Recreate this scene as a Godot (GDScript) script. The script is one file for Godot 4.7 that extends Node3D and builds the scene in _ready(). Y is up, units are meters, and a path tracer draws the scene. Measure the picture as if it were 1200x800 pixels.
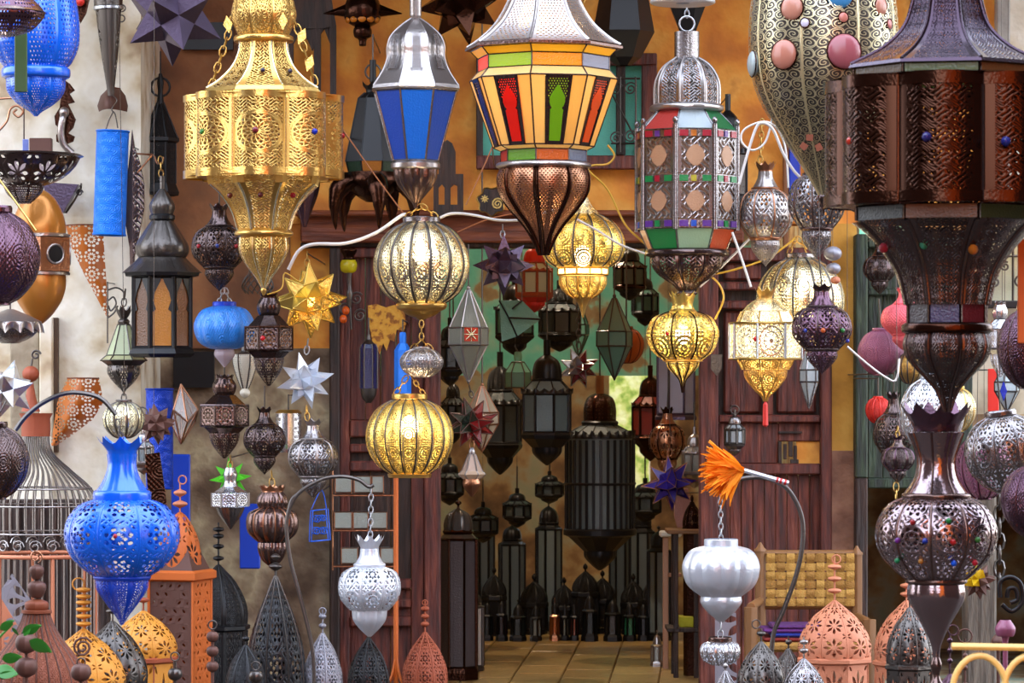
extends Node3D

func _ready() -> void:
	# ---- camera
	var cam := Camera3D.new()
	cam.name = "camera"
	cam.projection = Camera3D.PROJECTION_FRUSTUM
	cam.near = 0.05
	cam.far = 100.0
	cam.size = 800.0 / F * cam.near
	cam.frustum_offset = Vector2(0.0, (HORIZON - 400.0) / F * cam.near)
	cam.position = Vector3(0, EYE, 0)
	add_child(cam)
	cam.current = true
	var lens_look := CameraAttributesPhysical.new()
	lens_look.frustum_focus_distance = 18.0
	lens_look.frustum_focal_length = 100.0
	lens_look.exposure_aperture = 5.0
	cam.attributes = lens_look
	# ---- sky: bright overcast light coming down into the lane
	var env := Environment.new()
	env.background_mode = Environment.BG_SKY
	var sm := ProceduralSkyMaterial.new()
	sm.sky_top_color = Color("#cfdcf2")
	sm.sky_horizon_color = Color("#e6e6e4")
	sm.ground_bottom_color = Color("#3a3028")
	sm.ground_horizon_color = Color("#6a5a4a")
	sm.sky_energy_multiplier = 1.0
	var sky := Sky.new()
	sky.sky_material = sm
	env.sky = sky
	env.background_energy_multiplier = 9.0
	env.tonemap_mode = Environment.TONE_MAPPER_LINEAR
	env.tonemap_exposure = 0.87
	env.sdfgi_enabled = true
	env.ssao_enabled = true
	env.ssil_enabled = true
	var we := WorldEnvironment.new()
	we.name = "world_environment"
	we.environment = env
	add_child(we)
	# ---- sun: high behind the shop, so that the front lies in shade and the house across is lit
	var sun := DirectionalLight3D.new()
	sun.name = "sun"
	sun.light_color = Color("#fff0d8")
	sun.light_energy = 4.5
	sun.light_angular_distance = 0.5
	sun.shadow_enabled = true
	sun.rotation = Vector3(deg_to_rad(-48.0), deg_to_rad(180.0 + 6.0), 0)
	add_child(sun)
	hammer = noise_tex(0.03, [], 3, 5, 256)
	rough_tex = noise_tex(0.02, [], 5, 12)
	build_structure()
	build_heroes()
	build_left()
	build_right()
	build_inside()
	build_floor_row()
	build_small()
	hold_all()
# ---------------------------------------------------------------- geometry helpers
const F := 4000.0   # focal length of the photograph in pixels: a long lens from across the square
const HORIZON := 460.0
const EYE := 1.75

func D(d: float) -> float:
	# the tables give depths on a short scale with the shop front at 6; this is metres from the camera
	return 20.0 - (6.0 - d) * 2.2 if d < 6.0 else 20.0 + (d - 6.0) * 2.5

func K(d: float) -> float: return D(d) / F

func ground_y(d: float) -> float: return HORIZON + EYE / K(d)

class Buf:
	var v := PackedVector3Array()
	var n := PackedVector3Array()
	var uv := PackedVector2Array()
	var ix := PackedInt32Array()
	func grid(rows: Array, us: PackedFloat32Array, vs: PackedFloat32Array) -> void:
		# rows of equally many points; smooth normals
		var base := v.size()
		var nr := rows.size()
		var nc: int = rows[0].size()
		for i in nr:
			for j in nc:
				var i0 := maxi(i - 1, 0)
				var i1 := mini(i + 1, nr - 1)
				var j0 := maxi(j - 1, 0)
				var j1 := mini(j + 1, nc - 1)
				var du: Vector3 = rows[i][j1] - rows[i][j0]
				if du.length_squared() < 1e-12:
					var ii := i1 if i == 0 else i0
					du = rows[ii][j1] - rows[ii][j0]
				var dv: Vector3 = rows[i1][j] - rows[i0][j]
				v.append(rows[i][j])
				var nn := dv.cross(du)
				n.append(nn.normalized() if nn.length_squared() > 1e-18 else Vector3.UP)
				uv.append(Vector2(us[j], vs[i]))
		for i in nr - 1:
			for j in nc - 1:
				var a := base + i * nc + j
				ix.append_array([a, a + 1, a + nc, a + 1, a + nc + 1, a + nc])
	func poly(p: PackedVector3Array, uvs := PackedVector2Array()) -> void:
		var base := v.size()
		var nn := Vector3.ZERO
		for i in range(1, p.size() - 1):
			nn += (p[i + 1] - p[0]).cross(p[i] - p[0])
		nn = nn.normalized()
		for i in p.size():
			v.append(p[i])
			n.append(nn)
			uv.append(uvs[i] if i < uvs.size() else Vector2.ZERO)
		for i in range(1, p.size() - 1):
			ix.append_array([base, base + i, base + i + 1])
	func mesh() -> ArrayMesh:
		var m := ArrayMesh.new()
		if v.is_empty():
			return m
		var a := []
		a.resize(Mesh.ARRAY_MAX)
		a[Mesh.ARRAY_VERTEX] = v
		a[Mesh.ARRAY_NORMAL] = n
		a[Mesh.ARRAY_TEX_UV] = uv
		a[Mesh.ARRAY_INDEX] = ix
		m.add_surface_from_arrays(Mesh.PRIMITIVE_TRIANGLES, a)
		return m

func P(px: float, py: float, d: float) -> Vector3:
	return Vector3((px - 600.0) * K(d), EYE + (HORIZON - py) * K(d), -D(d))

func box(b: Buf, c: Vector3, s: Vector3, ch := 0.0, bas := Basis.IDENTITY) -> void:
	# chamfered box
	var h := s * 0.5
	ch = minf(ch, minf(h.x, minf(h.y, h.z)) * 0.8)
	for ax in 3:
		for sg in [-1.0, 1.0]:
			var q := PackedVector3Array()
			var u := (ax + 1) % 3
			var w := (ax + 2) % 3
			for k in 4:
				var p := Vector3.ZERO
				p[ax] = h[ax] * sg
				p[u] = (h[u] - ch) * (1.0 if k in [0, 3] else -1.0)
				p[w] = (h[w] - ch) * (1.0 if k in [0, 1] else -1.0)
				q.append(c + bas * p)
			if sg < 0: q.reverse()
			q.reverse()
			b.poly(_out(q, c), PackedVector2Array([Vector2(0, 0), Vector2(1, 0), Vector2(1, 1), Vector2(0, 1)]))
	if ch <= 0.0: return
	for ax in 3:
		var u := (ax + 1) % 3
		var w := (ax + 2) % 3
		for su in [-1.0, 1.0]:
			for sw in [-1.0, 1.0]:
				var q := PackedVector3Array()
				for k in 4:
					var p := Vector3.ZERO
					p[ax] = (h[ax] - ch) * (1.0 if k in [0, 3] else -1.0)
					p[u] = (h[u] - (0.0 if k < 2 else ch)) * su
					p[w] = (h[w] - (ch if k < 2 else 0.0)) * sw
					q.append(c + bas * p)
				b.poly(_out(q, c))
	for sx in [-1.0, 1.0]:
		for sy in [-1.0, 1.0]:
			for sz in [-1.0, 1.0]:
				var q := PackedVector3Array([
					c + bas * Vector3(h.x * sx, (h.y - ch) * sy, (h.z - ch) * sz),
					c + bas * Vector3((h.x - ch) * sx, h.y * sy, (h.z - ch) * sz),
					c + bas * Vector3((h.x - ch) * sx, (h.y - ch) * sy, h.z * sz)])
				b.poly(_out(q, c))

func _out(q: PackedVector3Array, c: Vector3) -> PackedVector3Array:
	var nn := (q[2] - q[0]).cross(q[1] - q[0])
	var mid := Vector3.ZERO
	for p in q: mid += p
	mid /= q.size()
	if nn.dot(mid - c) < 0.0: q.reverse()
	return q

func tube(b: Buf, pts: Array, r, sides := 6, closed := false) -> void:
	# r: a number, or one radius for each point
	var rows := []
	var n := pts.size()
	var us := PackedFloat32Array()
	var vs := PackedFloat32Array()
	for j in sides + 1: us.append(float(j) / sides)
	var side := Vector3.ZERO
	var run := 0.0
	for i in n:
		var t: Vector3
		if closed: t = pts[(i + 1) % n] - pts[(i - 1 + n) % n]
		else: t = pts[mini(i + 1, n - 1)] - pts[maxi(i - 1, 0)]
		t = t.normalized()
		if side == Vector3.ZERO:
			side = t.cross(Vector3.UP if absf(t.y) < 0.9 else Vector3.RIGHT).normalized()
		else:
			side = (side - t * side.dot(t)).normalized()
		var up := t.cross(side)
		var rr: float = r[i] if r is Array else r
		var row := PackedVector3Array()
		for j in sides + 1:
			var a := TAU * j / sides
			row.append(pts[i] + (side * cos(a) - up * sin(a)) * rr)
		rows.append(row)
		vs.append(run * 8.0)
		if i < n - 1: run += (pts[i + 1] - pts[i]).length()
	if closed:
		rows.append(rows[0])
		vs.append(run * 8.0)
	b.grid(rows, us, vs)
	if not closed:
		for e in [0, n - 1]:
			var q: PackedVector3Array = rows[e].slice(0, sides)
			if e == 0: q.reverse()
			q.reverse()
			b.poly(_out(q, pts[1 if e == 0 else n - 2]))

func curve(pts: Array, sub := 6) -> Array:
	# Catmull-Rom through points (Vector2 or Vector3)
	var out := []
	var n := pts.size()
	for i in n - 1:
		var p0 = pts[maxi(i - 1, 0)]
		var p1 = pts[i]
		var p2 = pts[i + 1]
		var p3 = pts[mini(i + 2, n - 1)]
		for k in sub:
			var t := float(k) / sub
			out.append((p1 * 2.0 + (p2 - p0) * t + (p0 * 2.0 - p1 * 5.0 + p2 * 4.0 - p3) * t * t + (p1 * 3.0 - p0 - p2 * 3.0 + p3) * t * t * t) * 0.5)
	out.append(pts[n - 1])
	return out

func ball(b: Buf, c: Vector3, r: float, sy := 1.0, seg := 10, ring := 7) -> void:
	var rows := []
	var us := PackedFloat32Array()
	var vs := PackedFloat32Array()
	for j in seg + 1: us.append(float(j) / seg)
	for i in ring + 1:
		var t := PI * i / ring
		var row := PackedVector3Array()
		for j in seg + 1:
			var a := TAU * j / seg
			row.append(c + Vector3(sin(a) * sin(t), cos(t) * sy, cos(a) * sin(t)) * r)
		rows.append(row)
		vs.append(float(i) / ring)
	b.grid(rows, us, vs)

func torus(b: Buf, c: Vector3, R: float, r: float, bas := Basis.IDENTITY, seg := 12, sides := 5, sx := 1.0) -> void:
	var pts := []
	for i in seg:
		var a := TAU * i / seg
		pts.append(c + bas * Vector3(cos(a) * R * sx, sin(a) * R, 0))
	tube(b, pts, r, sides, true)

func links(b: Buf, p0: Vector3, p1: Vector3, size := 0.02, wire := 0.0028) -> void:
	var L := (p1 - p0).length()
	if L < 1e-4: return
	var n := maxi(1, int(round(L / (size * 1.45))))
	var t := (p1 - p0) / L
	var s := t.cross(Vector3.FORWARD if absf(t.z) < 0.9 else Vector3.RIGHT).normalized()
	var w := s.cross(t)
	for i in n:
		var c := p0 + t * (L * (i + 0.5) / n)
		var bas := Basis(s, t, w) if i % 2 == 0 else Basis(w, t, -s)
		torus(b, c, L / n * 0.68, wire, bas, 8, 4, 0.55)

func spiral(c: Vector3, r0: float, r1: float, turns: float, a0: float, bas := Basis.IDENTITY, n := 22) -> Array:
	var out := []
	for i in n + 1:
		var t := float(i) / n
		var a := a0 + TAU * turns * t
		out.append(c + bas * Vector3(cos(a), sin(a), 0) * lerpf(r0, r1, t))
	return out

func lathe(b: Buf, prof: Array, n: int, smooth := true, a0 := 0.0, vk := 0.0) -> void:
	# prof: Vector2(radius, y) from the top down; smooth round or faceted sides
	var run := [0.0]
	for i in range(1, prof.size()): run.append(run[i - 1] + (prof[i] - prof[i - 1]).length())
	var tot: float = maxf(run[-1], 1e-5)
	var vs := PackedFloat32Array()
	for r in run: vs.append(r / tot * (vk if vk > 0.0 else 1.0))
	if smooth:
		var us := PackedFloat32Array()
		for j in n + 1: us.append(float(j) / n)
		var rows := []
		for p in prof:
			var row := PackedVector3Array()
			for j in n + 1:
				var a := TAU * j / n + a0
				row.append(Vector3(sin(a) * p.x, p.y, cos(a) * p.x))
			rows.append(row)
		b.grid(rows, us, vs)
	else:
		for k in n: gore(b, prof, n, TAU * k / n + a0, 0.0, 1, vk)

func gore(b: Buf, prof: Array, n: int, at: float, dip: float, m: int, vk := 0.0, inset := 0.0) -> void:
	# one of n panels round the axis; dip 0 is flat between its edges, more is a bulge whose edges sink in by that share
	var h := PI / n - inset
	var wid := 0.0
	var run := [0.0]
	for i in prof.size():
		wid += prof[i].x
		if i > 0: run.append(run[i - 1] + (prof[i] - prof[i - 1]).length())
	wid = maxf(wid / prof.size() * 2.0 * sin(h), 1e-4)
	var k: float = vk if vk > 0.0 else maxf(1.0, round(run[-1] / wid))
	var us := PackedFloat32Array()
	var vs := PackedFloat32Array()
	for j in m + 1: us.append(float(j) / m)
	for r in run: vs.append(r / maxf(run[-1], 1e-5) * k)
	var rows := []
	for p in prof:
		var row := PackedVector3Array()
		for j in m + 1:
			var a := -h + 2.0 * h * j / m
			var rr: float
			if dip <= 0.0: rr = p.x * cos(h) / cos(a)
			else: rr = p.x * (1.0 - dip + dip * cos(a / h * PI * 0.5))
			row.append(Vector3(sin(a + at) * rr, p.y, cos(a + at) * rr))
		rows.append(row)
	if dip > 0.0 or prof.size() > 4:
		b.grid(rows, us, vs)
	else:
		for i in prof.size() - 1:
			b.grid([rows[i], rows[i + 1]], us, PackedFloat32Array([vs[i], vs[i + 1]]))

# ---------------------------------------------------------------- nodes
var used := {}
func numbered(called: String) -> String:
	var k: int = used.get(called, 0)
	used[called] = k + 1
	return called if k == 0 else "%s_%03d" % [called, k]

func thing(called: String, label: String, category: String, at := Vector3.ZERO, turn := 0.0, group := "") -> Node3D:
	var o := Node3D.new()
	o.name = numbered(called)
	add_child(o)
	o.position = at
	o.rotation.y = turn
	o.set_meta("label", label)
	o.set_meta("category", category)
	if group: o.set_meta("group", group)
	return o

func part(parent: Node, called: String, m, material: Material, xf := Transform3D.IDENTITY) -> MeshInstance3D:
	var o := MeshInstance3D.new()
	o.name = called
	o.mesh = m.mesh() if m is Buf else m
	o.material_override = material
	o.transform = xf
	o.cast_shadow = GeometryInstance3D.SHADOW_CASTING_SETTING_ON
	parent.add_child(o, true)
	return o

func struct(called: String, m, material: Material) -> MeshInstance3D:
	var o := part(self, numbered(called), m, material)
	o.set_meta("kind", "structure")
	return o

func lone(called: String, m, material: Material, label: String, category: String, at := Vector3.ZERO, group := "") -> MeshInstance3D:
	var o := part(self, numbered(called), m, material)
	o.position = at
	o.set_meta("label", label)
	o.set_meta("category", category)
	if group: o.set_meta("group", group)
	return o

# ---------------------------------------------------------------- materials
const PN := 384
var patterns := {}
func pattern(kind: String) -> Array:
	if patterns.has(kind): return patterns[kind]
	var col := PackedByteArray()
	var hei := PackedByteArray()
	col.resize(PN * PN * 4)
	hei.resize(PN * PN)
	for y in PN:
		for x in PN:
			var u := (x + 0.5) / PN
			var v := (y + 0.5) / PN
			var s := _metal(kind, u, v)
			var o := (y * PN + x) * 4
			col[o] = 255
			col[o + 1] = 255
			col[o + 2] = 255
			col[o + 3] = clampi(int(128.0 + s * 500.0), 0, 255)
			hei[y * PN + x] = clampi(int(s * 500.0), 0, 255)
	var a := ImageTexture.create_from_image(Image.create_from_data(PN, PN, false, Image.FORMAT_RGBA8, col))
	var h := ImageTexture.create_from_image(Image.create_from_data(PN, PN, false, Image.FORMAT_L8, hei))
	patterns[kind] = [a, h]
	return patterns[kind]

func _metal(kind: String, u: float, v: float) -> float:
	# how far inside the metal a point of the sheet lies; below 0 it is pierced
	var e := minf(u, 1.0 - u)
	var x := u - 0.5
	var y := v - 0.5
	var r := sqrt(x * x + y * y)
	var a := atan2(y, x)
	match kind:
		"ros":
			if e < 0.06: return 0.06 - e + 0.05
			if r < 0.43:
				if r > 0.385 or r < 0.07: return 0.2
				if absf(r - 0.255) < 0.02: return 0.2
				var p := sin(9.0 * a + 24.0 * r) if r > 0.255 else sin(5.0 * a + 15.0 * r)
				var q := sin(9.0 * a - 24.0 * r) if r > 0.255 else sin(5.0 * a - 15.0 * r)
				return (0.58 - minf(absf(p), absf(q))) * 0.4
			var s := sin(TAU * 5.0 * u + 1.6 * sin(TAU * 3.0 * v))
			var t := sin(TAU * 5.0 * v + 1.6 * sin(TAU * 3.0 * u))
			return (0.68 - minf(absf(s), absf(t))) * 0.4
		"pan":   # tall panel: one medallion on fine foliage
			if e < 0.06 or v < 0.04 or v > 0.96: return 0.12
			var yy := y * 1.75
			r = sqrt(x * x + yy * yy)
			a = atan2(yy, x)
			if r < 0.42:
				if r > 0.38 or r < 0.05 or absf(r - 0.28) < 0.014: return 0.2
				var p := sin(10.0 * a + 26.0 * r) if r > 0.28 else sin(7.0 * a + 20.0 * r)
				var q := sin(10.0 * a - 26.0 * r) if r > 0.28 else sin(7.0 * a - 20.0 * r)
				return (0.58 - minf(absf(p), absf(q))) * 0.4
			if absf(r - 0.445) < 0.02: return 0.15
			var s := sin(TAU * 7.0 * u + 1.9 * sin(TAU * 7.0 * v))
			var t := sin(TAU * 12.0 * v + 1.9 * sin(TAU * 4.0 * u))
			return (0.62 - minf(absf(s), absf(t))) * 0.4
		"med":   # one round medallion of petals on chased foliage
			if e < 0.07: return 0.4
			if r < 0.42:
				if r > 0.36: return 0.45
				if r < 0.07: return 0.45 if r < 0.05 else 0.1
				if absf(r - 0.22) < 0.018: return 0.3
				var nn := 8.0
				var aa := absf(fposmod(a + PI / nn, TAU / nn) - PI / nn)
				if r < 0.22: return (aa * r - 0.055 * sin(PI * (r - 0.07) / 0.15)) * 3.0 + 0.01
				return ((PI / nn - aa) * r - 0.07 * sin(PI * (r - 0.22) / 0.14)) * 3.0 + 0.01
			var s := sin(TAU * 3.0 * u + 1.8 * sin(TAU * 2.0 * v))
			var t := sin(TAU * 3.0 * v + 1.8 * sin(TAU * 2.0 * u))
			var w := minf(absf(s), absf(t))
			return 0.42 - w * 0.45 if w < 0.82 else (0.84 - w) * 1.2
		"pin":   # mostly closed sheet with clusters of small piercings
			if e < 0.12: return 0.2
			var s := sin(TAU * 6.0 * u + 2.2 * sin(TAU * 3.0 * v))
			var t := sin(TAU * 6.0 * v + 2.2 * sin(TAU * 4.0 * u))
			return (0.86 + 0.10 * sin(TAU * u * 2.0) * sin(TAU * v) - minf(absf(s), absf(t))) * 0.4
		"ara":
			if e < 0.15: return 0.3
			var s := sin(TAU * 3.0 * u + 1.7 * sin(TAU * 2.0 * v))
			var t := sin(TAU * 3.0 * v + 1.7 * sin(TAU * 2.0 * u))
			return (0.64 - minf(absf(s), absf(t))) * 0.4
		"fil":
			if e < 0.05: return 0.05 - e + 0.04
			var best := maxf(maxf(0.045 - absf(r - 0.40), 0.04 - absf(r - 0.27)), 0.035 - absf(r - 0.10))
			if r > 0.10 and r < 0.27: best = maxf(best, (0.42 - absf(sin(4.0 * a))) * 0.15)
			elif r < 0.40: best = maxf(best, (0.52 - absf(sin(8.0 * a))) * 0.12)
			else:
				var s := sin(TAU * 4.0 * u)
				var t := sin(TAU * 4.0 * v)
				best = maxf(best, (0.55 - minf(absf(s), absf(t))) * 0.12)
			return best * 1.6
		"scr":
			var wu := u * 4.0 + 0.07 * sin(TAU * v * 2.0)
			var wv := v * 4.0 + 0.07 * sin(TAU * u * 3.0)
			var cx := fposmod(wu, 1.0) - 0.5
			var cy := fposmod(wv, 1.0) - 0.5
			var fl := 1.0 if posmod(int(floor(wu)) + int(floor(wv)), 2) == 0 else -1.0
			var rr := sqrt(cx * cx + cy * cy)
			var f := fposmod(rr * 3.6 - fl * atan2(cy, cx) / TAU, 1.0)
			var w := (0.15 - absf(f - 0.5)) * 0.3
			if rr > 0.47: w = minf(w, 0.5 - rr)
			return maxf(w, 0.03 - absf(rr - 0.49) * 0.9 if rr < 0.55 else -0.1) if e > 0.03 else 0.1
		"dai":
			var aa := fposmod(a + PI / 8.0, PI / 4.0) - PI / 8.0
			var w := 0.2
			if r > 0.09 and r < 0.40:
				var t := (r - 0.09) / 0.31
				w = absf(aa) * r - 0.058 * sin(PI * pow(t, 1.3)) - 0.004
			var du := fposmod(u + 0.5, 1.0) - 0.5
			var dv := fposmod(v + 0.5, 1.0) - 0.5
			var ds := sqrt(du * du + dv * dv)
			var da := absf(fposmod(atan2(dv, du), PI / 3.0) - PI / 6.0)
			if ds > 0.05 and ds < 0.22: w = minf(w, da * ds - 0.035 * sin(PI * (ds - 0.05) / 0.17))
			return w * 1.5 if e > 0.03 else 0.1
		"dot":
			var cv := fposmod(v * 9.0, 1.0) - 0.5
			var cu := fposmod(u * 9.0 + 0.5 * (int(v * 9.0) % 2), 1.0) - 0.5
			if e < 0.09: return 0.2
			return (sqrt(cu * cu + cv * cv * 0.7) - 0.25) * 0.4
		"sta":
			var cu := fposmod(u * 2.0, 1.0) - 0.5
			var cv := fposmod(v * 2.0, 1.0) - 0.5
			var rr := sqrt(cu * cu + cv * cv)
			var n := 10.0
			var aa := absf(fposmod(atan2(cv, cu) + PI / n, TAU / n) - PI / n)
			var w := 0.2
			if rr > 0.08 and rr < 0.26: w = aa * rr - 0.045 * sin(PI * (rr - 0.08) / 0.18)
			elif rr > 0.30 and rr < 0.47: w = aa * rr - 0.09 * sin(PI * (rr - 0.30) / 0.17)
			return w * 1.5 if e > 0.02 else 0.1
		"slt":
			var cv := fposmod(v * 6.0, 1.0) - 0.5
			var row := int(v * 6.0)
			var cu := fposmod(u * 5.0 + 0.5 * (row % 2), 1.0) - 0.5
			if e < 0.10: return 0.2
			var s := 1.0 if row % 2 == 0 else -1.0
			var p := cu * 0.8 + cv * 0.6 * s
			var q := -cu * 0.6 * s + cv * 0.8
			if (row * 7 + int(u * 5.0 + 0.5 * (row % 2)) * 3) % 4 == 0: return 0.2
			return (sqrt(p * p * 9.0 + q * q * 2.2) - 0.36) * 0.4
		"scl":
			var row := int(floor(v * 6.0))
			var best := 0.0
			for k in 2:
				var rw := row + k
				var cu := fposmod(u * 5.0 + 0.5 * posmod(rw, 2), 1.0) - 0.5
				var cv := v * 6.0 - float(rw)
				var rr := sqrt(cu * cu + cv * cv)
				if rr < 0.62: best = maxf(best, 0.12 + 0.10 * sin(rr * 40.0))
			return 0.15 + best
		"emb":
			var cu := fposmod(u, 1.0) - 0.5
			var cv := fposmod(v, 1.0) - 0.5
			var rr := sqrt(cu * cu + cv * cv)
			if rr < 0.36: return 0.25 + 0.15 * sin(rr * 60.0) * (0.6 + 0.4 * sin(8.0 * atan2(cv, cu)))
			return 0.22 + 0.1 * sin(TAU * 6.0 * u) * sin(TAU * 6.0 * v)
	return 0.2

# name: [colour, metallic, roughness]
const BASES := {
	"gold": ["#cfa75c", 0.95, 0.28], "pale_gold": ["#dcd2ac", 0.95, 0.26], "lit_gold": ["#dcc068", 0.92, 0.3], "wire_gold": ["#d0c49c", 0.9, 0.34],
	"silver": ["#c9c8cb", 0.95, 0.26], "pewter": ["#8a8484", 0.95, 0.27], "tin": ["#a39b98", 0.92, 0.3],
	"bronze": ["#6b5650", 0.95, 0.25], "dark_bronze": ["#584a48", 0.95, 0.24], "dark_plum": ["#3e323c", 0.95, 0.22], "lilac_bronze": ["#8c7a7c", 0.95, 0.17], "plum": ["#5d4450", 0.92, 0.25], "copper": ["#a87558", 0.95, 0.28],
	"brown_metal": ["#3a2218", 0.95, 0.22], "black": ["#121114", 0.35, 0.4], "iron": ["#5a5450", 0.88, 0.34], "rust": ["#76391e", 0.25, 0.6],
	"terracotta": ["#c47a58", 0.1, 0.6], "orange": ["#d08a2c", 0.1, 0.55], "burnt": ["#c05f1e", 0.15, 0.55], "umber": ["#5a3a30", 0.3, 0.55], "leather": ["#a85808", 0.0, 0.42], "gloss_leather": ["#b4742e", 0.45, 0.3],
	"blue": ["#005cd4", 0.2, 0.24], "deep_blue": ["#0a3cb4", 0.15, 0.33], "sky_blue": ["#2a84e4", 0.15, 0.33], "drum_blue": ["#0f74e6", 0.2, 0.38],
	"white": ["#ccd0d8", 0.55, 0.36], "grey_white": ["#8e8c94", 0.4, 0.42], "pink": ["#e0606a", 0.1, 0.4], "mauve": ["#8a4c66", 0.1, 0.4], "red": ["#c8281e", 0.1, 0.4], "red_brown": ["#954628", 0.1, 0.6],
	"wood": ["#7a4a26", 0.0, 0.6], "pale_wood": ["#7c5229", 0.0, 0.55], "pink_wood": ["#b08468", 0.0, 0.65], "green_paint": ["#2f4a1e", 0.0, 0.5], "cable": ["#d9d2cc", 0.0, 0.4], "yellow_cable": ["#d8a838", 0.0, 0.45], "brown_cable": ["#a06038", 0.0, 0.5],
	"purple_dark": ["#584c5e", 0.92, 0.34], "steel": ["#b9bcc2", 0.9, 0.3], "cream": ["#d8b668", 0.0, 0.4], "paper": ["#d8d2c0", 0.0, 0.7], "leaf_green": ["#2f7a24", 0.0, 0.45], "lime": ["#58d02a", 0.0, 0.4], "feather": ["#f2960f", 0.0, 0.8],
}
var mats := {}
func mt(base: String, pat := "") -> StandardMaterial3D:
	var key := base + ":" + pat
	if mats.has(key): return mats[key]
	var q: Array = BASES[base]
	var m := StandardMaterial3D.new()
	m.resource_name = key.replace(":", "_")
	m.albedo_color = Color(q[0])
	m.metallic = q[1]
	m.roughness = q[2]
	if pat == "":
		if q[1] > 0.5:
			m.heightmap_enabled = true
			m.heightmap_texture = hammer
			m.heightmap_scale = 0.12
			m.uv1_triplanar = true
			m.uv1_scale = Vector3.ONE * 6.0
	else:
		var t := pattern(pat)
		if not pat in ["scl", "emb"]:
			m.albedo_texture = t[0]
			m.transparency = BaseMaterial3D.TRANSPARENCY_ALPHA_SCISSOR
			m.alpha_scissor_threshold = 0.5
		m.heightmap_enabled = true
		m.heightmap_texture = t[1]
		m.heightmap_scale = 0.7 if pat in ["scl", "emb"] else 0.22
	if base in ["blue", "sky_blue"]:
		m.clearcoat_enabled = true
		m.clearcoat = 0.5
		m.clearcoat_roughness = 0.2
	if base == "leather":
		m.backlight_enabled = true
		m.backlight = Color("#8a4a08")
	if base == "feather":
		m.backlight_enabled = true
		m.backlight = Color("#d06a08")
	mats[key] = m
	return m

func glass(hex: String, rough := 0.3, pass_on := 0.9) -> StandardMaterial3D:
	# coloured pane that lets scattered light through
	var key := "glass" + hex + str(rough)
	if mats.has(key): return mats[key]
	var m := StandardMaterial3D.new()
	m.resource_name = "glass"
	m.albedo_color = Color(hex)
	m.roughness = rough
	m.backlight_enabled = true
	var c := Color(hex)
	m.backlight = c * pass_on
	m.heightmap_enabled = true
	m.heightmap_texture = hammer
	m.heightmap_scale = 0.15
	m.uv1_triplanar = true
	m.uv1_scale = Vector3.ONE * 9.0
	mats[key] = m
	return m

func clear_glass(hex: String, alpha := 0.25) -> StandardMaterial3D:
	var key := "clear" + hex + str(alpha)
	if mats.has(key): return mats[key]
	var m := StandardMaterial3D.new()
	m.resource_name = "clear_glass"
	m.albedo_color = Color(Color(hex), alpha)
	m.transparency = BaseMaterial3D.TRANSPARENCY_ALPHA
	m.roughness = 0.08
	mats[key] = m
	return m

var bulb_mat: StandardMaterial3D
var hammer: Texture2D
var rough_tex: Texture2D

func noise_tex(freq: float, stops: Array, oct := 5, sd := 1, size := 512, kind := FastNoiseLite.TYPE_SIMPLEX_SMOOTH) -> NoiseTexture2D:
	var n := FastNoiseLite.new()
	n.noise_type = kind
	n.frequency = freq
	n.fractal_octaves = oct
	n.seed = sd
	var t := NoiseTexture2D.new()
	t.width = size
	t.height = size
	t.seamless = true
	t.noise = n
	if stops:
		var g := Gradient.new()
		g.offsets = PackedFloat32Array(stops.map(func(s): return s[0]))
		g.colors = PackedColorArray(stops.map(func(s): return Color(s[1])))
		t.color_ramp = g
	return t

func surf(called: String, stops: Array, freq: float, scale: Vector3, rough := 0.85, bump := 1.0, sd := 1) -> StandardMaterial3D:
	var m := StandardMaterial3D.new()
	m.resource_name = called
	m.albedo_texture = noise_tex(freq, stops, 5, sd)
	m.roughness = rough
	m.uv1_triplanar = true
	m.uv1_world_triplanar = true
	m.uv1_scale = scale
	if bump > 0.0:
		m.heightmap_enabled = true
		m.heightmap_texture = rough_tex
		m.heightmap_scale = bump
	return m

# ---------------------------------------------------------------- lanterns
# a lantern is a stack of sections, each [kind, part name, sides, profile [[half width, y] ...] in pixels of the photograph at its depth, metal, pattern, extras]
# kinds: g bulged gores, p flat panels, l round lathe (curved profile), t round lathe (straight profile), f faceted lathe in one piece
func fy(hw: float, y: float) -> float:
	# heights in the tables are those of the near side, which stands closer to the camera than the axis
	return y + (HORIZON - y) * hw / F

func prof(raw: Array, yb: float, k: float, soft: bool, sub := 5) -> Array:
	var out := []
	for q in raw: out.append(Vector2(maxf(q[0], 0.3) * k, (yb - fy(q[0], q[1])) * k))
	return curve(out, sub) if soft else out

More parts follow.
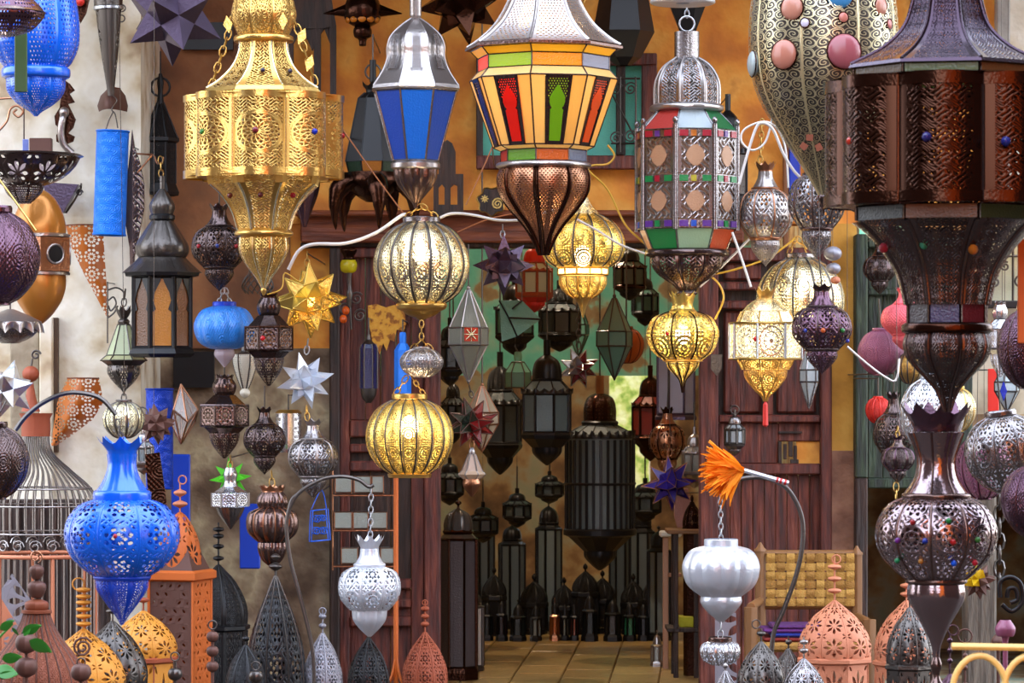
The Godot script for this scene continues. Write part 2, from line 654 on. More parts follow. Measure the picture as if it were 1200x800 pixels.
func lantern(o: Dictionary) -> Node3D:
	var d: float = o.d
	var k := K(d)
	var yb := -1e9
	var yt := 1e9
	for s in o.s:
		for q in s[3]:
			yb = maxf(yb, q[1])
			yt = minf(yt, q[1])
	var t := thing(o.get("n", "hanging_lantern"), o.l, o.get("c", "lantern"), P(o.x, yb, d), o.get("r", 0.0), o.get("g", ""))
	if o.has("tilt"): t.rotation.z = o.tilt
	for s in o.s: section(t, s, yb, k)
	for c in o.get("chain", []):
		var b := Buf.new()
		links(b, Vector3((c[0] - o.x) * k, (yb - c[1]) * k, c[4] * k if c.size() > 4 else 0.0), Vector3((c[2] - o.x) * k, (yb - c[3]) * k, 0.0), o.get("ls", 5.0) * k, o.get("lw", 0.8) * k)
		part(t, "chain", b, mt(o.get("cm", "gold")))
	for c in o.get("rod", []):
		var b := Buf.new()
		if c[3] == -1000: c = [c[0], c[1], c[2], HORIZON - (4.1 - EYE) / k]
		tube(b, [Vector3((c[0] - o.x) * k, (yb - c[1]) * k, 0), Vector3((c[2] - o.x) * k, (yb - c[3]) * k, 0)], o.get("rr", 1.0) * k, 5)
		part(t, "hanging_rod", b, mt(o.get("cm", "iron")))
	for c in o.get("ring", []):
		var b := Buf.new()
		torus(b, Vector3((c[0] - o.x) * k, (yb - c[1]) * k, 0), c[2] * k, maxf(0.9, c[2] * 0.14) * k, Basis.IDENTITY, 14, 5)
		part(t, "ring", b, mt(o.get("cm", "iron")))
	for c in o.get("gems", []):   # [angle, radius px, y, size px, colour]
		var b := Buf.new()
		ball(b, Vector3.ZERO, c[3] * k, 1.0, 8, 6)
		var at := Vector3(sin(c[0]) * c[1] * k, (yb - fy(c[1], c[2])) * k, cos(c[0]) * c[1] * k)
		var host: Node3D = t
		var best := 9.0
		for p in t.get_children():   # the panel that it is set in
			if not (p is MeshInstance3D and "panel" in p.name): continue
			var bx: AABB = p.mesh.get_aabb()
			var off := absf(wrapf(p.rotation.y - c[0], -PI, PI))
			if at.y > bx.position.y and at.y < bx.end.y and off < best and p.rotation.y != 0.0:
				best = off
				host = p
		part(host, "gem", b, glass(c[4], 0.15), (host.transform.affine_inverse() if host != t else Transform3D.IDENTITY) * Transform3D(Basis.IDENTITY, at))
	if o.has("bulb"):   # [y, radius px, energy]
		lamp(t, Vector3(0, (yb - o.bulb[0]) * k, 0), o.bulb[1] * k, o.bulb[2], o.get("warm", "#ffe8c0"))
	return t

func lamp(t: Node3D, at: Vector3, r: float, e: float, hex: String) -> void:
	var b := Buf.new()
	ball(b, Vector3.ZERO, r, 1.25, 12, 9)
	var key := "bulb" + hex
	if not mats.has(key):
		var m := StandardMaterial3D.new()
		m.resource_name = "glowing_bulb"
		m.albedo_color = Color("#fff4e0")
		m.emission_enabled = true
		m.emission = Color(hex)
		m.emission_energy_multiplier = 7.0
		mats[key] = m
	part(t, "light_bulb", b, mats[key], Transform3D(Basis.IDENTITY, at))
	var l := OmniLight3D.new()
	l.name = "bulb_light"
	l.light_color = Color(hex)
	l.light_energy = e
	l.light_size = r
	l.omni_range = 12.0
	l.omni_attenuation = 2.0
	l.shadow_enabled = true
	t.add_child(l, true)
	l.position = at

func section(t: Node3D, s: Array, yb: float, k: float) -> void:
	var kind: String = s[0]
	var n: int = s[2]
	var ex: Dictionary = s[6] if s.size() > 6 else {}
	var m: Material = s[4] if s[4] is Material else mt(s[4], s[5] if s.size() > 5 else "")
	var off: float = ex.get("off", 0.0) * TAU / n
	var wide := 0.0
	var tall := 0.0
	for q in s[3]:
		wide = maxf(wide, q[0])
	tall = absf(s[3][-1][1] - s[3][0][1])
	match kind:
		"c":   # crown: a flared collar whose upper edge is cut into n pointed petals
			var pr := prof(s[3], yb, k, true, 4)
			var hgt: float = pr[0].y - pr[-1].y
			var us := PackedFloat32Array()
			var vs := PackedFloat32Array()
			var nn := n * 6
			for j in nn + 1: us.append(float(j) / 6.0)
			var rows := []
			for i in pr.size():
				var row := PackedVector3Array()
				var up := pow(1.0 - float(i) / (pr.size() - 1), 1.5)
				for j in nn + 1:
					var a := TAU * j / nn + off
					var w := absf(sin(a * n * 0.5))
					row.append(Vector3(sin(a) * pr[i].x * (1.0 - 0.18 * w * up), pr[i].y - hgt * 0.42 * w * up, cos(a) * pr[i].x * (1.0 - 0.18 * w * up)))
				rows.append(row)
				vs.append(float(i) / (pr.size() - 1))
			var b := Buf.new()
			b.grid(rows, us, vs)
			part(t, s[1], b, m)
		"l", "t":
			var b := Buf.new()
			lathe(b, prof(s[3], yb, k, kind == "l"), n, true, off)
			if kind == "t" and s[3].size() > 2:
				b = Buf.new()
				var pr := prof(s[3], yb, k, false)
				for i in pr.size() - 1: lathe(b, [pr[i], pr[i + 1]], n, true, off)
			part(t, s[1], b, m)
		"f":
			var b := Buf.new()
			lathe(b, prof(s[3], yb, k, false), n, false, off, ex.get("k", 0.0))
			part(t, s[1], b, m)
		"g", "p":
			var pr := prof(s[3], yb, k, kind == "g", ex.get("sub", 5))
			var dip: float = ex.get("dip", 0.1) if kind == "g" else 0.0
			var seg := 6 if kind == "g" else 1
			var ins: float = ex.get("ins", 0.0)
			if 2.0 * wide * sin(PI / n) >= ex.get("min", 9.0) and tall >= 6.0:
				if ex.has("mats"):
					var b := Buf.new()
					gore(b, pr, n, 0.0, dip, seg, ex.get("k", 0.0), ins)
					var me := b.mesh()
					for i in n:
						part(t, s[1], me, glass(ex.mats[i % ex.mats.size()]), Transform3D(Basis(Vector3.UP, TAU * i / n + off), Vector3.ZERO))
				else:
					var b := Buf.new()
					gore(b, pr, n, 0.0, dip, seg, ex.get("k", 0.0), ins)
					var me := b.mesh()
					for i in n:
						part(t, s[1], me, m if not ex.has("pm") else mt(ex.pm[i % ex.pm.size()], s[5]), Transform3D(Basis(Vector3.UP, TAU * i / n + off), Vector3.ZERO))
			else:
				var b := Buf.new()
				for i in n: gore(b, pr, n, TAU * i / n + off, dip, maxi(1, seg - 2), ex.get("k", 0.0), ins)
				if ex.has("mats"): m = glass(ex.mats[0])
				part(t, s[1], b, m)
			if ex.has("rib"):
				var rr: float = ex.get("rw", 1.0) * k
				var pts := []
				for p in pr: pts.append(Vector3(0, p.y, p.x * (1.0 - dip)))
				if tall >= 28.0:
					var b := Buf.new()
					tube(b, pts, rr, 5)
					var me := b.mesh()
					for i in n: part(t, "rib", me, mt(ex.rib), Transform3D(Basis(Vector3.UP, TAU * (i + 0.5) / n + off), Vector3.ZERO))
				else:
					var b := Buf.new()
					for i in n:
						var bb := Basis(Vector3.UP, TAU * (i + 0.5) / n + off)
						tube(b, pts.map(func(p): return bb * p), rr, 4)
					part(t, "rib_frame", b, mt(ex.rib)).set_meta("kind", "stuff")
			if ex.has("bars"):   # rims along the top and the bottom edge
				var rr: float = ex.get("rw", 1.0) * k
				for q in [pr[0], pr[-1]]:
					var b := Buf.new()
					var pts := []
					for i in n:
						var a := TAU * (i + 0.5) / n + off
						pts.append(Vector3(sin(a) * q.x, q.y, cos(a) * q.x))
					tube(b, pts, rr, 5, true)
					part(t, "rim", b, mt(ex.bars))

# ---------------------------------------------------------------- star lanterns
func star(o: Dictionary) -> Node3D:
	# rhombicuboctahedron core with a point on each face; R px tip radius, q core share
	var d: float = o.d
	var k := K(d)
	var t := thing(o.get("n", "hanging_star_lantern"), o.l, "star lantern", P(o.x, o.y, d), 0.0, o.get("g", ""))
	var R: float = o.R * k
	var q: float = (o.get("q", 0.42) + 0.1) * R
	var s := 1.0 / (1.0 + sqrt(2.0))
	var m: Material = o.m if o.m is Material else mt(o.m, o.get("pat", ""))
	var m2: Material = m
	if o.has("m2"): m2 = o.m2 if o.m2 is Material else mt(o.m2)
	if o.get("twelve", false): return star12(o, t, R, k, m, m2)
	var sides := []   # [normal, up, half, corners]
	for ax in 3:
		for sg in [-1.0, 1.0]:
			var nn := Vector3.ZERO
			nn[ax] = sg
			var u := Vector3.ZERO
			u[(ax + 1) % 3] = 1.0
			sides.append([nn, u, 1.0])
	for ax in 3:
		for s1 in [-1.0, 1.0]:
			for s2 in [-1.0, 1.0]:
				var nn := Vector3.ZERO
				nn[(ax + 1) % 3] = s1
				nn[(ax + 2) % 3] = s2
				var u := Vector3.ZERO
				u[ax] = 1.0
				sides.append([nn.normalized(), u, o.get("edge", 0.92)])
	if o.get("tri", true):
		for sx in [-1.0, 1.0]:
			for sy in [-1.0, 1.0]:
				for sz in [-1.0, 1.0]:
					sides.append([Vector3(sx, sy, sz).normalized(), Vector3(-sx, sy, 0).normalized(), -o.get("corner", 0.7)])
	var rot := Basis.from_euler(o.get("e", Vector3(0.15, 0.3, 0.1)))
	var core := Buf.new()
	var idx := 0
	var cache := {}
	for f in sides:
		var tri: bool = f[2] < 0.0
		var tip: float = absf(f[2])
		var b: Buf
		if not cache.has(f[2]):
			b = Buf.new()
			# pyramid along +Z, base at z = q
			var cs := []
			if tri:
				var rr := q * s * 1.1547
				for i in 3: cs.append(Vector3(cos(TAU * i / 3.0), sin(TAU * i / 3.0), 0) * rr + Vector3(0, 0, q * 1.02))
			else:
				for c in [[-1, -1], [1, -1], [1, 1], [-1, 1]]: cs.append(Vector3(c[0] * q * s, c[1] * q * s, q))
			var top := Vector3(0, 0, R * tip)
			for i in cs.size():
				b.poly(_out(PackedVector3Array([cs[i], cs[(i + 1) % cs.size()], top]), Vector3(0, 0, q)), PackedVector2Array([Vector2(0.1, 1), Vector2(0.9, 1), Vector2(0.5, 0)]))
			cache[f[2]] = b.mesh()
		var z: Vector3 = f[0]
		var y: Vector3 = f[1]
		var x := y.cross(z).normalized()
		y = z.cross(x)
		part(t, "point", cache[f[2]], m if idx % 3 else m2, Transform3D(rot * Basis(x, y, z), Vector3.ZERO))
		idx += 1
	if not o.has("bulb"):
		ball(core, Vector3.ZERO, q * 0.98, 1.0, 10, 8)
		part(t, "core", core, m)
	if o.has("wire"):
		var b := Buf.new()
		for f in sides:
			if f[2] < 0: continue
			var z: Vector3 = f[0]
			var y: Vector3 = f[1]
			var x := y.cross(z).normalized()
			var bb := rot * Basis(x, z.cross(x), z)
			for c in [[-1, -1], [1, -1], [1, 1], [-1, 1]]:
				tube(b, [bb * Vector3(c[0] * q * s, c[1] * q * s, q), bb * Vector3(0, 0, R * f[2])], o.get("ww", 0.6) * k, 4)
		part(t, "edge_wires", b, mt(o.wire))
	for c in o.get("chain", []):
		var b := Buf.new()
		links(b, Vector3((c[0] - o.x) * k, (o.y - c[1]) * k, 0), Vector3((c[2] - o.x) * k, (o.y - c[3]) * k, 0), 5.0 * k, 0.8 * k)
		part(t, "chain", b, mt(o.get("cm", "iron")))
	if o.has("bulb"): lamp(t, Vector3(0, 0, 0), q * 0.3, o.bulb, "#ffd070")
	return t

func star12(o: Dictionary, t: Node3D, R: float, k: float, m: Material, m2: Material) -> Node3D:
	# twelve broad five-sided points on a dodecahedron
	var q := 0.43 * R
	var g := (1.0 + sqrt(5.0)) / 2.0
	var dirs := []
	for s1 in [-1.0, 1.0]:
		for s2 in [-1.0, 1.0]:
			dirs.append(Vector3(0, s1, s2 * g).normalized())
			dirs.append(Vector3(s1, s2 * g, 0).normalized())
			dirs.append(Vector3(s2 * g, 0, s1).normalized())
	var rot := Basis.from_euler(o.get("e", Vector3.ZERO))
	for i in 12:
		var z: Vector3 = dirs[i]
		var near: Vector3 = dirs[0]
		var best := -2.0
		for j in 12:
			var dd := z.dot(dirs[j])
			if j != i and dd > best:
				best = dd
				near = dirs[j]
		var x := (near - z * z.dot(near)).normalized()
		var y := z.cross(x)
		var b := Buf.new()
		var cs := []
		for j in 5:
			var a := TAU * (j + 0.5) / 5.0
			cs.append(rot * (z * q + (x * cos(a) + y * sin(a)) * q * 0.7639))
		var tip := rot * (z * R)
		for j in 5:
			b.poly(_out(PackedVector3Array([cs[j], cs[(j + 1) % 5], tip]), rot * (z * q)), PackedVector2Array([Vector2(0.1, 1), Vector2(0.9, 1), Vector2(0.5, 0)]))
		part(t, "point", b, m if i % 3 else m2)
	for c in o.get("chain", []):
		var b := Buf.new()
		links(b, Vector3((c[0] - o.x) * k, (o.y - c[1]) * k, 0), Vector3((c[2] - o.x) * k, (o.y - c[3]) * k, 0), 5.0 * k, 0.8 * k)
		part(t, "chain", b, mt(o.get("cm", "iron")))
	return t
# ---------------------------------------------------------------- the setting
func slab(px0: float, py0: float, px1: float, py1: float, d: float, thick: float, ch := 0.0) -> Buf:
	# box whose front face spans those pixels at depth d
	var b := Buf.new()
	var a := P(px0, py0, d)
	var c := P(px1, py1, d)
	box(b, Vector3((a.x + c.x) * 0.5, (a.y + c.y) * 0.5, -D(d) - thick * 0.5), Vector3(absf(c.x - a.x), absf(a.y - c.y), thick), ch)
	return b

var wood_red: StandardMaterial3D
var wood_dark: StandardMaterial3D
var plaster_orange: StandardMaterial3D

func wood_mat(called: String, stops: Array, sd: int, vertical := true) -> StandardMaterial3D:
	var m := surf(called, stops, 0.012, Vector3(3.0, 0.35, 3.0) if vertical else Vector3(0.35, 3.0, 3.0), 0.6, 0.6, sd)
	return m

func build_structure() -> void:
	plaster_orange = surf("ochre_plaster", [[0.0, "#b0662c"], [0.35, "#cc7c30"], [0.55, "#dc9038"], [0.75, "#e2a048"], [1.0, "#b87434"]], 0.008, Vector3.ONE * 0.5, 0.85, 0.8, 3)
	var plaster_white := surf("cream_plaster", [[0.0, "#8d7458"], [0.22, "#b9a688"], [0.38, "#cfc3ac"], [0.6, "#dad2c2"], [1.0, "#c9bda6"]], 0.007, Vector3.ONE * 0.55, 0.85, 0.8, 11)
	var plaster_grey := surf("worn_stone", [[0.0, "#3c2e26"], [0.25, "#665240"], [0.5, "#8a7660"], [0.75, "#b4a484"], [1.0, "#76624c"]], 0.007, Vector3.ONE * 0.5, 0.9, 2.0, 17)
	var plaster_yellow := surf("yellow_plaster", [[0.0, "#9a6a24"], [0.5, "#c08a34"], [1.0, "#d0a04a"]], 0.008, Vector3.ONE * 0.6, 0.85, 0.6, 21)
	var plaster_teal := surf("turquoise_paint", [[0.0, "#7a6444"], [0.30, "#9a8460"], [0.38, "#8cc0ac"], [0.6, "#6cc4b0"], [1.0, "#5cb8a6"]], 0.006, Vector3.ONE * 0.7, 0.7, 0.5, 29)
	var plaster_brown := surf("stained_plaster", [[0.0, "#5a4632"], [0.35, "#86694a"], [0.5, "#a08862"], [0.66, "#a09c84"], [1.0, "#8a9a84"]], 0.006, Vector3.ONE * 0.7, 0.85, 0.5, 31)
	wood_red = wood_mat("red_brown_wood", [[0.0, "#260d08"], [0.35, "#4a1c14"], [0.6, "#5e271b"], [0.85, "#723422"], [1.0, "#865040"]], 41)
	wood_dark = wood_mat("dark_wood", [[0.0, "#180e0a"], [0.5, "#2e1a12"], [1.0, "#44281a"]], 43)
	var wood_green := wood_mat("green_black_wood", [[0.0, "#101410"], [0.4, "#1e261c"], [0.7, "#303e2a"], [1.0, "#46503a"]], 47)
	var wood_lintel := wood_mat("lintel_wood", [[0.0, "#4a1e0e"], [0.5, "#6e3216"], [1.0, "#86461e"]], 49, false)
	var street := surf("street_stone", [[0.0, "#2c2622"], [0.5, "#3e3630"], [1.0, "#4a4038"]], 0.01, Vector3.ONE, 0.9, 1.0, 51)
	var house := surf("ochre_house", [[0.0, "#7a4a34"], [0.5, "#96604a"], [1.0, "#a4705a"]], 0.01, Vector3.ONE * 0.4, 0.9, 1.0, 53)
	var lane := surf("lane_render", [[0.0, "#3a2620"], [0.5, "#523830"], [1.0, "#604438"]], 0.01, Vector3.ONE * 0.4, 0.9, 1.0, 54)
	# ground of the square and the house across it, behind the camera, which the sun reaches
	var b := Buf.new()
	box(b, Vector3(0, -0.1, -8.9), Vector3(26, 0.2, 22.0))
	struct("floor", b, street)
	b = Buf.new()
	box(b, Vector3(0, 1.7, 2.0), Vector3(9.0, 3.4, 0.3))
	struct("wall_across_the_square", b, house)
	b = Buf.new()
	box(b, Vector3(3.2, 2.6, -8.85), Vector3(2.6, 5.2, 0.3))
	struct("wall_corner_house", b, surf("sunlit_ochre", [[0.0, "#b85a14"], [0.5, "#d8741c"], [1.0, "#e08428"]], 0.01, Vector3.ONE * 0.5, 0.9, 1.0, 56))
	for sg in [-1.0, 1.0]:
		b = Buf.new()
		box(b, Vector3(sg * 4.6, 3.7, -6.5), Vector3(0.4, 7.4, 17.0))  # unseen side walls, made tall and dark to narrow the sky
		struct("wall_added_lane_side", b, lane)
	# unseen reed awning, added to darken the shop front
	b = Buf.new()
	box(b, Vector3(0, 4.8, -18.75), Vector3(9.0, 0.05, 2.4))
	struct("ceiling_added_awning", b, surf("reed_mat", [[0.0, "#4a3a20"], [1.0, "#8a7040"]], 0.05, Vector3(6, 6, 0.5), 0.9, 1.0, 55))
	# facade: cream pillar on the left
	struct("wall_left", slab(-700, -420, 165, 850, 5.55, 1.2), plaster_white)
	struct("trim_7", slab(46, 372, 61, 850, 5.5, 0.1, 0.006), plaster_white)
	struct("trim_8", slab(61, 372, 68, 530, 5.53, 0.06, 0.004), wood_mat("slot_wood", [[0.0, "#2a1c12"], [1.0, "#5a4028"]], 45))
	struct("trim_9", slab(12, 384, 46, 540, 5.53, 0.06, 0.006), surf("grey_board", [[0.0, "#7a6a54"], [1.0, "#a39680"]], 0.01, Vector3.ONE, 0.85, 0.6, 46))
	# upper facade over the doors
	struct("wall_upper", slab(340, -1600, 1172, 262, 6.02, 0.3), plaster_orange)
	struct("wall_upper_right", slab(1172, -1600, 1800, 262, 6.0, 0.3), plaster_white)
	struct("trim_10", slab(1168, -100, 1184, 262, 5.98, 0.1, 0.008), surf("grey_post", [[0.0, "#8a8680"], [1.0, "#b4b0a8"]], 0.01, Vector3.ONE, 0.8, 0.4, 48))
	struct("painted_dark_window_4", slab(203, 412, 251, 454, 6.015, 0.03), mt("black"))  # flat black slab; the shade of a hole is its colour
	struct("wall_upper_left", slab(150, -1600, 340, 408, 6.02, 0.3), surf("brown_plaster", [[0.0, "#5e3c28"], [0.5, "#845636"], [1.0, "#9c6c46"]], 0.008, Vector3.ONE * 0.5, 0.85, 0.8, 4))
	b = Buf.new()   # left of the door
	var q := slab(150, 408, 392, 840, 6.03, 0.3)
	struct("wall_beside_lintel", slab(340, 262, 392, 408, 6.03, 0.3), plaster_orange)
	struct("wall_beside_door", q, plaster_grey)
	# lintel
	struct("trim_1", slab(352, 252, 872, 284, 5.95, 0.36, 0.01), wood_lintel)
	struct("trim_2", slab(352, 284, 872, 290, 5.99, 0.2, 0.006), wood_dark)
	struct("trim_3", slab(345, 246, 880, 253, 5.91, 0.4, 0.01), wood_lintel)
	# right side
	struct("wall_yellow", slab(974, 262, 1004, 840, 5.97, 0.4), plaster_yellow)
	struct("wall_right", slab(1080, 180, 1700, 512, 6.3, 0.3), surf("pale_plaster", [[0.0, "#8a7c66"], [0.5, "#c0b49c"], [1.0, "#cfc6b2"]], 0.008, Vector3.ONE * 0.5, 0.85, 0.6, 61))
	# low open store room at the right, under the green boards
	for w in [["wall_store_back", Vector3(2.9, 0.8, -23.6), Vector3(1.9, 1.9, 0.2)], ["wall_store_right", Vector3(3.75, 0.8, -22.2), Vector3(0.2, 1.9, 3.0)], ["ceiling_store", Vector3(2.9, 1.56, -22.2), Vector3(1.9, 0.12, 3.0)], ["floor_store", Vector3(2.9, -0.06, -21.7), Vector3(1.9, 0.1, 4.0)]]:
		b = Buf.new()
		box(b, w[1], w[2])
		struct(w[0], b, plaster_brown)
	struct("wall_right_edge", slab(1245, 512, 1800, 860, 6.3, 0.3), plaster_white)
	# lower edge of the yellow pier, cut in a darker pinkish render
	struct("wall_pier", slab(972, 528, 1005, 840, 5.955, 0.4), surf("pink_render", [[0.0, "#4a3026"], [0.45, "#7a5442"], [1.0, "#9a7058"]], 0.01, Vector3.ONE * 0.7, 0.9, 1.2, 63))
	# inside of the shop
	struct("wall_back", slab(330, 60, 1150, 440, 8.6, 0.2), plaster_teal)
	struct("wall_back_left", slab(330, 440, 714, 800, 8.6, 0.2), plaster_brown)
	struct("wall_back_right", slab(762, 440, 1150, 800, 8.6, 0.2), plaster_brown)
	for sg in [-1.0, 1.0]:
		b = Buf.new()
		box(b, Vector3(sg * 1.95, 2.05, -23.3), Vector3(0.2, 4.1, 6.3))
		struct("wall_inner", b, plaster_brown)
	b = Buf.new()
	box(b, Vector3(0, 4.2, -23.45), Vector3(4.1, 0.2, 6.0))
	struct("ceiling", b, plaster_brown)
	# unseen lamp added under the ceiling to brighten the shop, hidden by the lintel
	var cl := thing("added_ceiling_lamp", "added fill bulb under the shop ceiling behind the lintel", "fill lamp", Vector3(0.1, 4.1, -22.6))
	var cord := Buf.new()
	tube(cord, [Vector3.ZERO, Vector3(0, -0.35, 0)], 0.006, 5)
	part(cl, "cord", cord, mt("black"))
	lamp(cl, Vector3(0, -0.42, 0), 0.06, 6.0, "#ffe8cc")
	# shop floor of tiles, laid a little askew
	var bed := Buf.new()
	box(bed, Vector3(0, -0.06, -23.2), Vector3(3.9, 0.1, 6.6))
	var fl := struct("floor_shop", bed, surf("tile_bed", [[0.0, "#6a5230"], [1.0, "#8a6e44"]], 0.02, Vector3.ONE, 0.9, 0.5, 67))
	var tile_mats := []
	for i in 4:
		var c := [["#745a30", "#9c7e48"], ["#7c6034", "#a6864e"], ["#6c522a", "#927440"], ["#846a3c", "#ae9058"]][i] as Array
		tile_mats.append(surf("floor_tile_glaze", [[0.0, c[0]], [0.6, c[1]], [1.0, c[0]]], 0.012, Vector3.ONE * 1.5, 0.35, 0.3, 70 + i))
	var tb := Buf.new()
	box(tb, Vector3.ZERO, Vector3(0.294, 0.03, 0.594), 0.006)
	var tm := tb.mesh()
	var rng := RandomNumberGenerator.new()
	rng.seed = 9
	var askew := Basis(Vector3.UP, -0.0575)
	for i in range(-6, 6):
		for j in 11:
			var at := askew * Vector3(0.15 + i * 0.3, 0, -0.3 - j * 0.6 + (0.3 if posmod(i, 2) else 0.0))
			part(fl, "tile", tm, tile_mats[rng.randi() % 4], Transform3D(askew * Basis(Vector3.UP, rng.randf_range(-0.006, 0.006)), at + Vector3(-0.05, -0.006 + rng.randf_range(-0.002, 0.002), -20.0)))
	# daylight in the yard behind, seen through the back doorway
	var yard := surf("yard_foliage", [[0.0, "#4a5a1c"], [0.3, "#7a8030"], [0.5, "#a89c58"], [0.7, "#b8a878"], [1.0, "#c0b08a"]], 0.01, Vector3.ONE * 1.2, 0.9, 0.5, 83)
	struct("wall_yard", slab(560, 300, 940, 800, 9.6, 0.1), yard)
	build_doors(wood_green)
	build_transom()

func board_row(o: Node3D, called: String, px0: float, px1: float, py0: float, py1: float, n: int, d: float, thick: float, m: Material, seed_ := 1) -> void:
	var rng := RandomNumberGenerator.new()
	rng.seed = seed_
	for i in n:
		var b := slab(lerpf(px0, px1, float(i) / n) + 0.25, py0, lerpf(px0, px1, float(i + 1) / n) - 0.25, py1, d + rng.randf_range(0.0, 0.006), thick, 0.004)
		part(o, called, b, m)

func build_doors(wood_green: Material) -> void:
	# left leaf, folded back against the wall
	var o := Node3D.new()
	o.name = "door_1"
	add_child(o)
	o.set_meta("kind", "structure")
	part(o, "door_frame", slab(386, 290, 398, 830, 5.96, 0.14, 0.008), wood_dark)
	part(o, "door_frame", slab(497, 290, 516, 830, 5.96, 0.16, 0.008), wood_red)
	part(o, "stile", slab(398, 290, 410, 830, 5.98, 0.05, 0.006), wood_red)
	part(o, "stile", slab(482, 290, 497, 830, 5.98, 0.05, 0.006), wood_red)
	for r in [[290, 302], [492, 512], [520, 530], [540, 552], [678, 690], [702, 712], [722, 734]]:
		part(o, "rail", slab(410, r[0], 482, r[1], 5.975, 0.06, 0.008), wood_red)
	board_row(o, "board", 410, 482, 302, 492, 4, 5.998, 0.03, wood_red, 3)
	board_row(o, "board", 410, 482, 512, 678, 3, 5.998, 0.03, wood_dark, 4)
	board_row(o, "board", 410, 482, 690, 830, 3, 5.998, 0.03, wood_red, 5)
	# peeled patch with yellow undercoat
	var y := surf("peeling_yellow_paint", [[0.0, "#7a4a20"], [0.38, "#a86a28"], [0.45, "#d69a34"], [1.0, "#e0ac4a"]], 0.03, Vector3.ONE * 1.2, 0.8, 0.4, 91)
	var b := Buf.new()
	var pts := PackedVector3Array()
	for q in [[431, 358], [441, 356], [452, 360], [463, 357], [474, 362], [476, 380], [473, 388], [465, 386], [462, 400], [457, 398], [453, 411], [449, 402], [445, 415], [441, 406], [438, 410], [435, 392], [432, 378]]:
		pts.append(P(q[0], q[1], 5.994))
	fan(b, pts)
	part(o, "paint_patch", b, y)
	# right leaf
	o = Node3D.new()
	o.name = "door_2"
	add_child(o)
	o.set_meta("kind", "structure")
	part(o, "door_frame", slab(820, 290, 842, 830, 5.93, 0.14, 0.008), wood_red)
	part(o, "door_frame", slab(962, 290, 975, 830, 5.95, 0.16, 0.008), wood_red)
	for r in [[290, 306], [330, 340], [352, 362], [486, 495], [543, 556]]:
		part(o, "rail", slab(842, r[0], 962, r[1], 5.96, 0.06, 0.008), wood_red)
	part(o, "stile", slab(896, 362, 906, 486, 5.962, 0.05, 0.006), wood_red)
	for r in [[848, 892], [910, 956]]:
		part(o, "door_panel", slab(r[0], 364, r[1], 484, 5.985, 0.03, 0.012), wood_red)
		part(o, "door_panel", slab(r[0], 308, r[1], 328, 5.985, 0.03, 0.012), wood_red)
	part(o, "backing_board", slab(842, 290, 962, 495, 6.0, 0.02), wood_dark)
	part(o, "door_panel", slab(842, 495, 912, 543, 5.985, 0.03, 0.006), wood_red)
	part(o, "door_panel", slab(912, 495, 962, 517, 5.985, 0.03, 0.006), wood_red)
	# the broken piece: splintered bits round a hole with ochre behind it
	for q in [[912, 517, 916, 543, 0], [918, 520, 922, 538, 0.1], [924, 517, 929, 535, -0.08], [912, 505, 940, 508, 0.2], [926, 538, 936, 543, 0.1], [930, 522, 934, 540, 0.05]]:
		var sb := slab(q[0], q[1], q[2], q[3], 5.975, 0.02, 0.003)
		part(o, "splinter", sb, wood_dark)
	part(o, "ochre_gap", slab(933, 517, 962, 543, 5.992, 0.01), plaster_orange)
	board_row(o, "board", 842, 962, 556, 830, 9, 5.985, 0.03, wood_red, 8)
	# green-black door further right
	o = Node3D.new()
	o.name = "door_3"
	add_child(o)
	o.set_meta("kind", "structure")
	part(o, "door_frame", slab(1003, 274, 1017, 560, 5.9, 0.3, 0.008), wood_green)
	part(o, "door_frame", slab(1003, 560, 1017, 830, 5.9, 0.3, 0.008), wood_dark)
	part(o, "rail", slab(1017, 274, 1150, 290, 6.0, 0.1, 0.008), wood_green)
	part(o, "rail", slab(1017, 338, 1150, 346, 6.02, 0.06, 0.008), wood_green)
	part(o, "rail", slab(1017, 560, 1150, 572, 6.02, 0.06, 0.008), wood_green)
	board_row(o, "board", 1017, 1034, 290, 560, 1, 6.03, 0.04, wood_green, 11)
	board_row(o, "board", 1034, 1140, 290, 560, 5, 6.05, 0.04, wood_green, 12)

func fan(b: Buf, pts: PackedVector3Array) -> void:
	var flat := PackedVector2Array()
	for p in pts: flat.append(Vector2(p.x, p.y))
	var ix := Geometry2D.triangulate_polygon(flat)
	for i in range(0, ix.size(), 3):
		b.poly(_out(PackedVector3Array([pts[ix[i]], pts[ix[i + 1]], pts[ix[i + 2]]]), pts[ix[i]] + Vector3(0, 0, -1)))

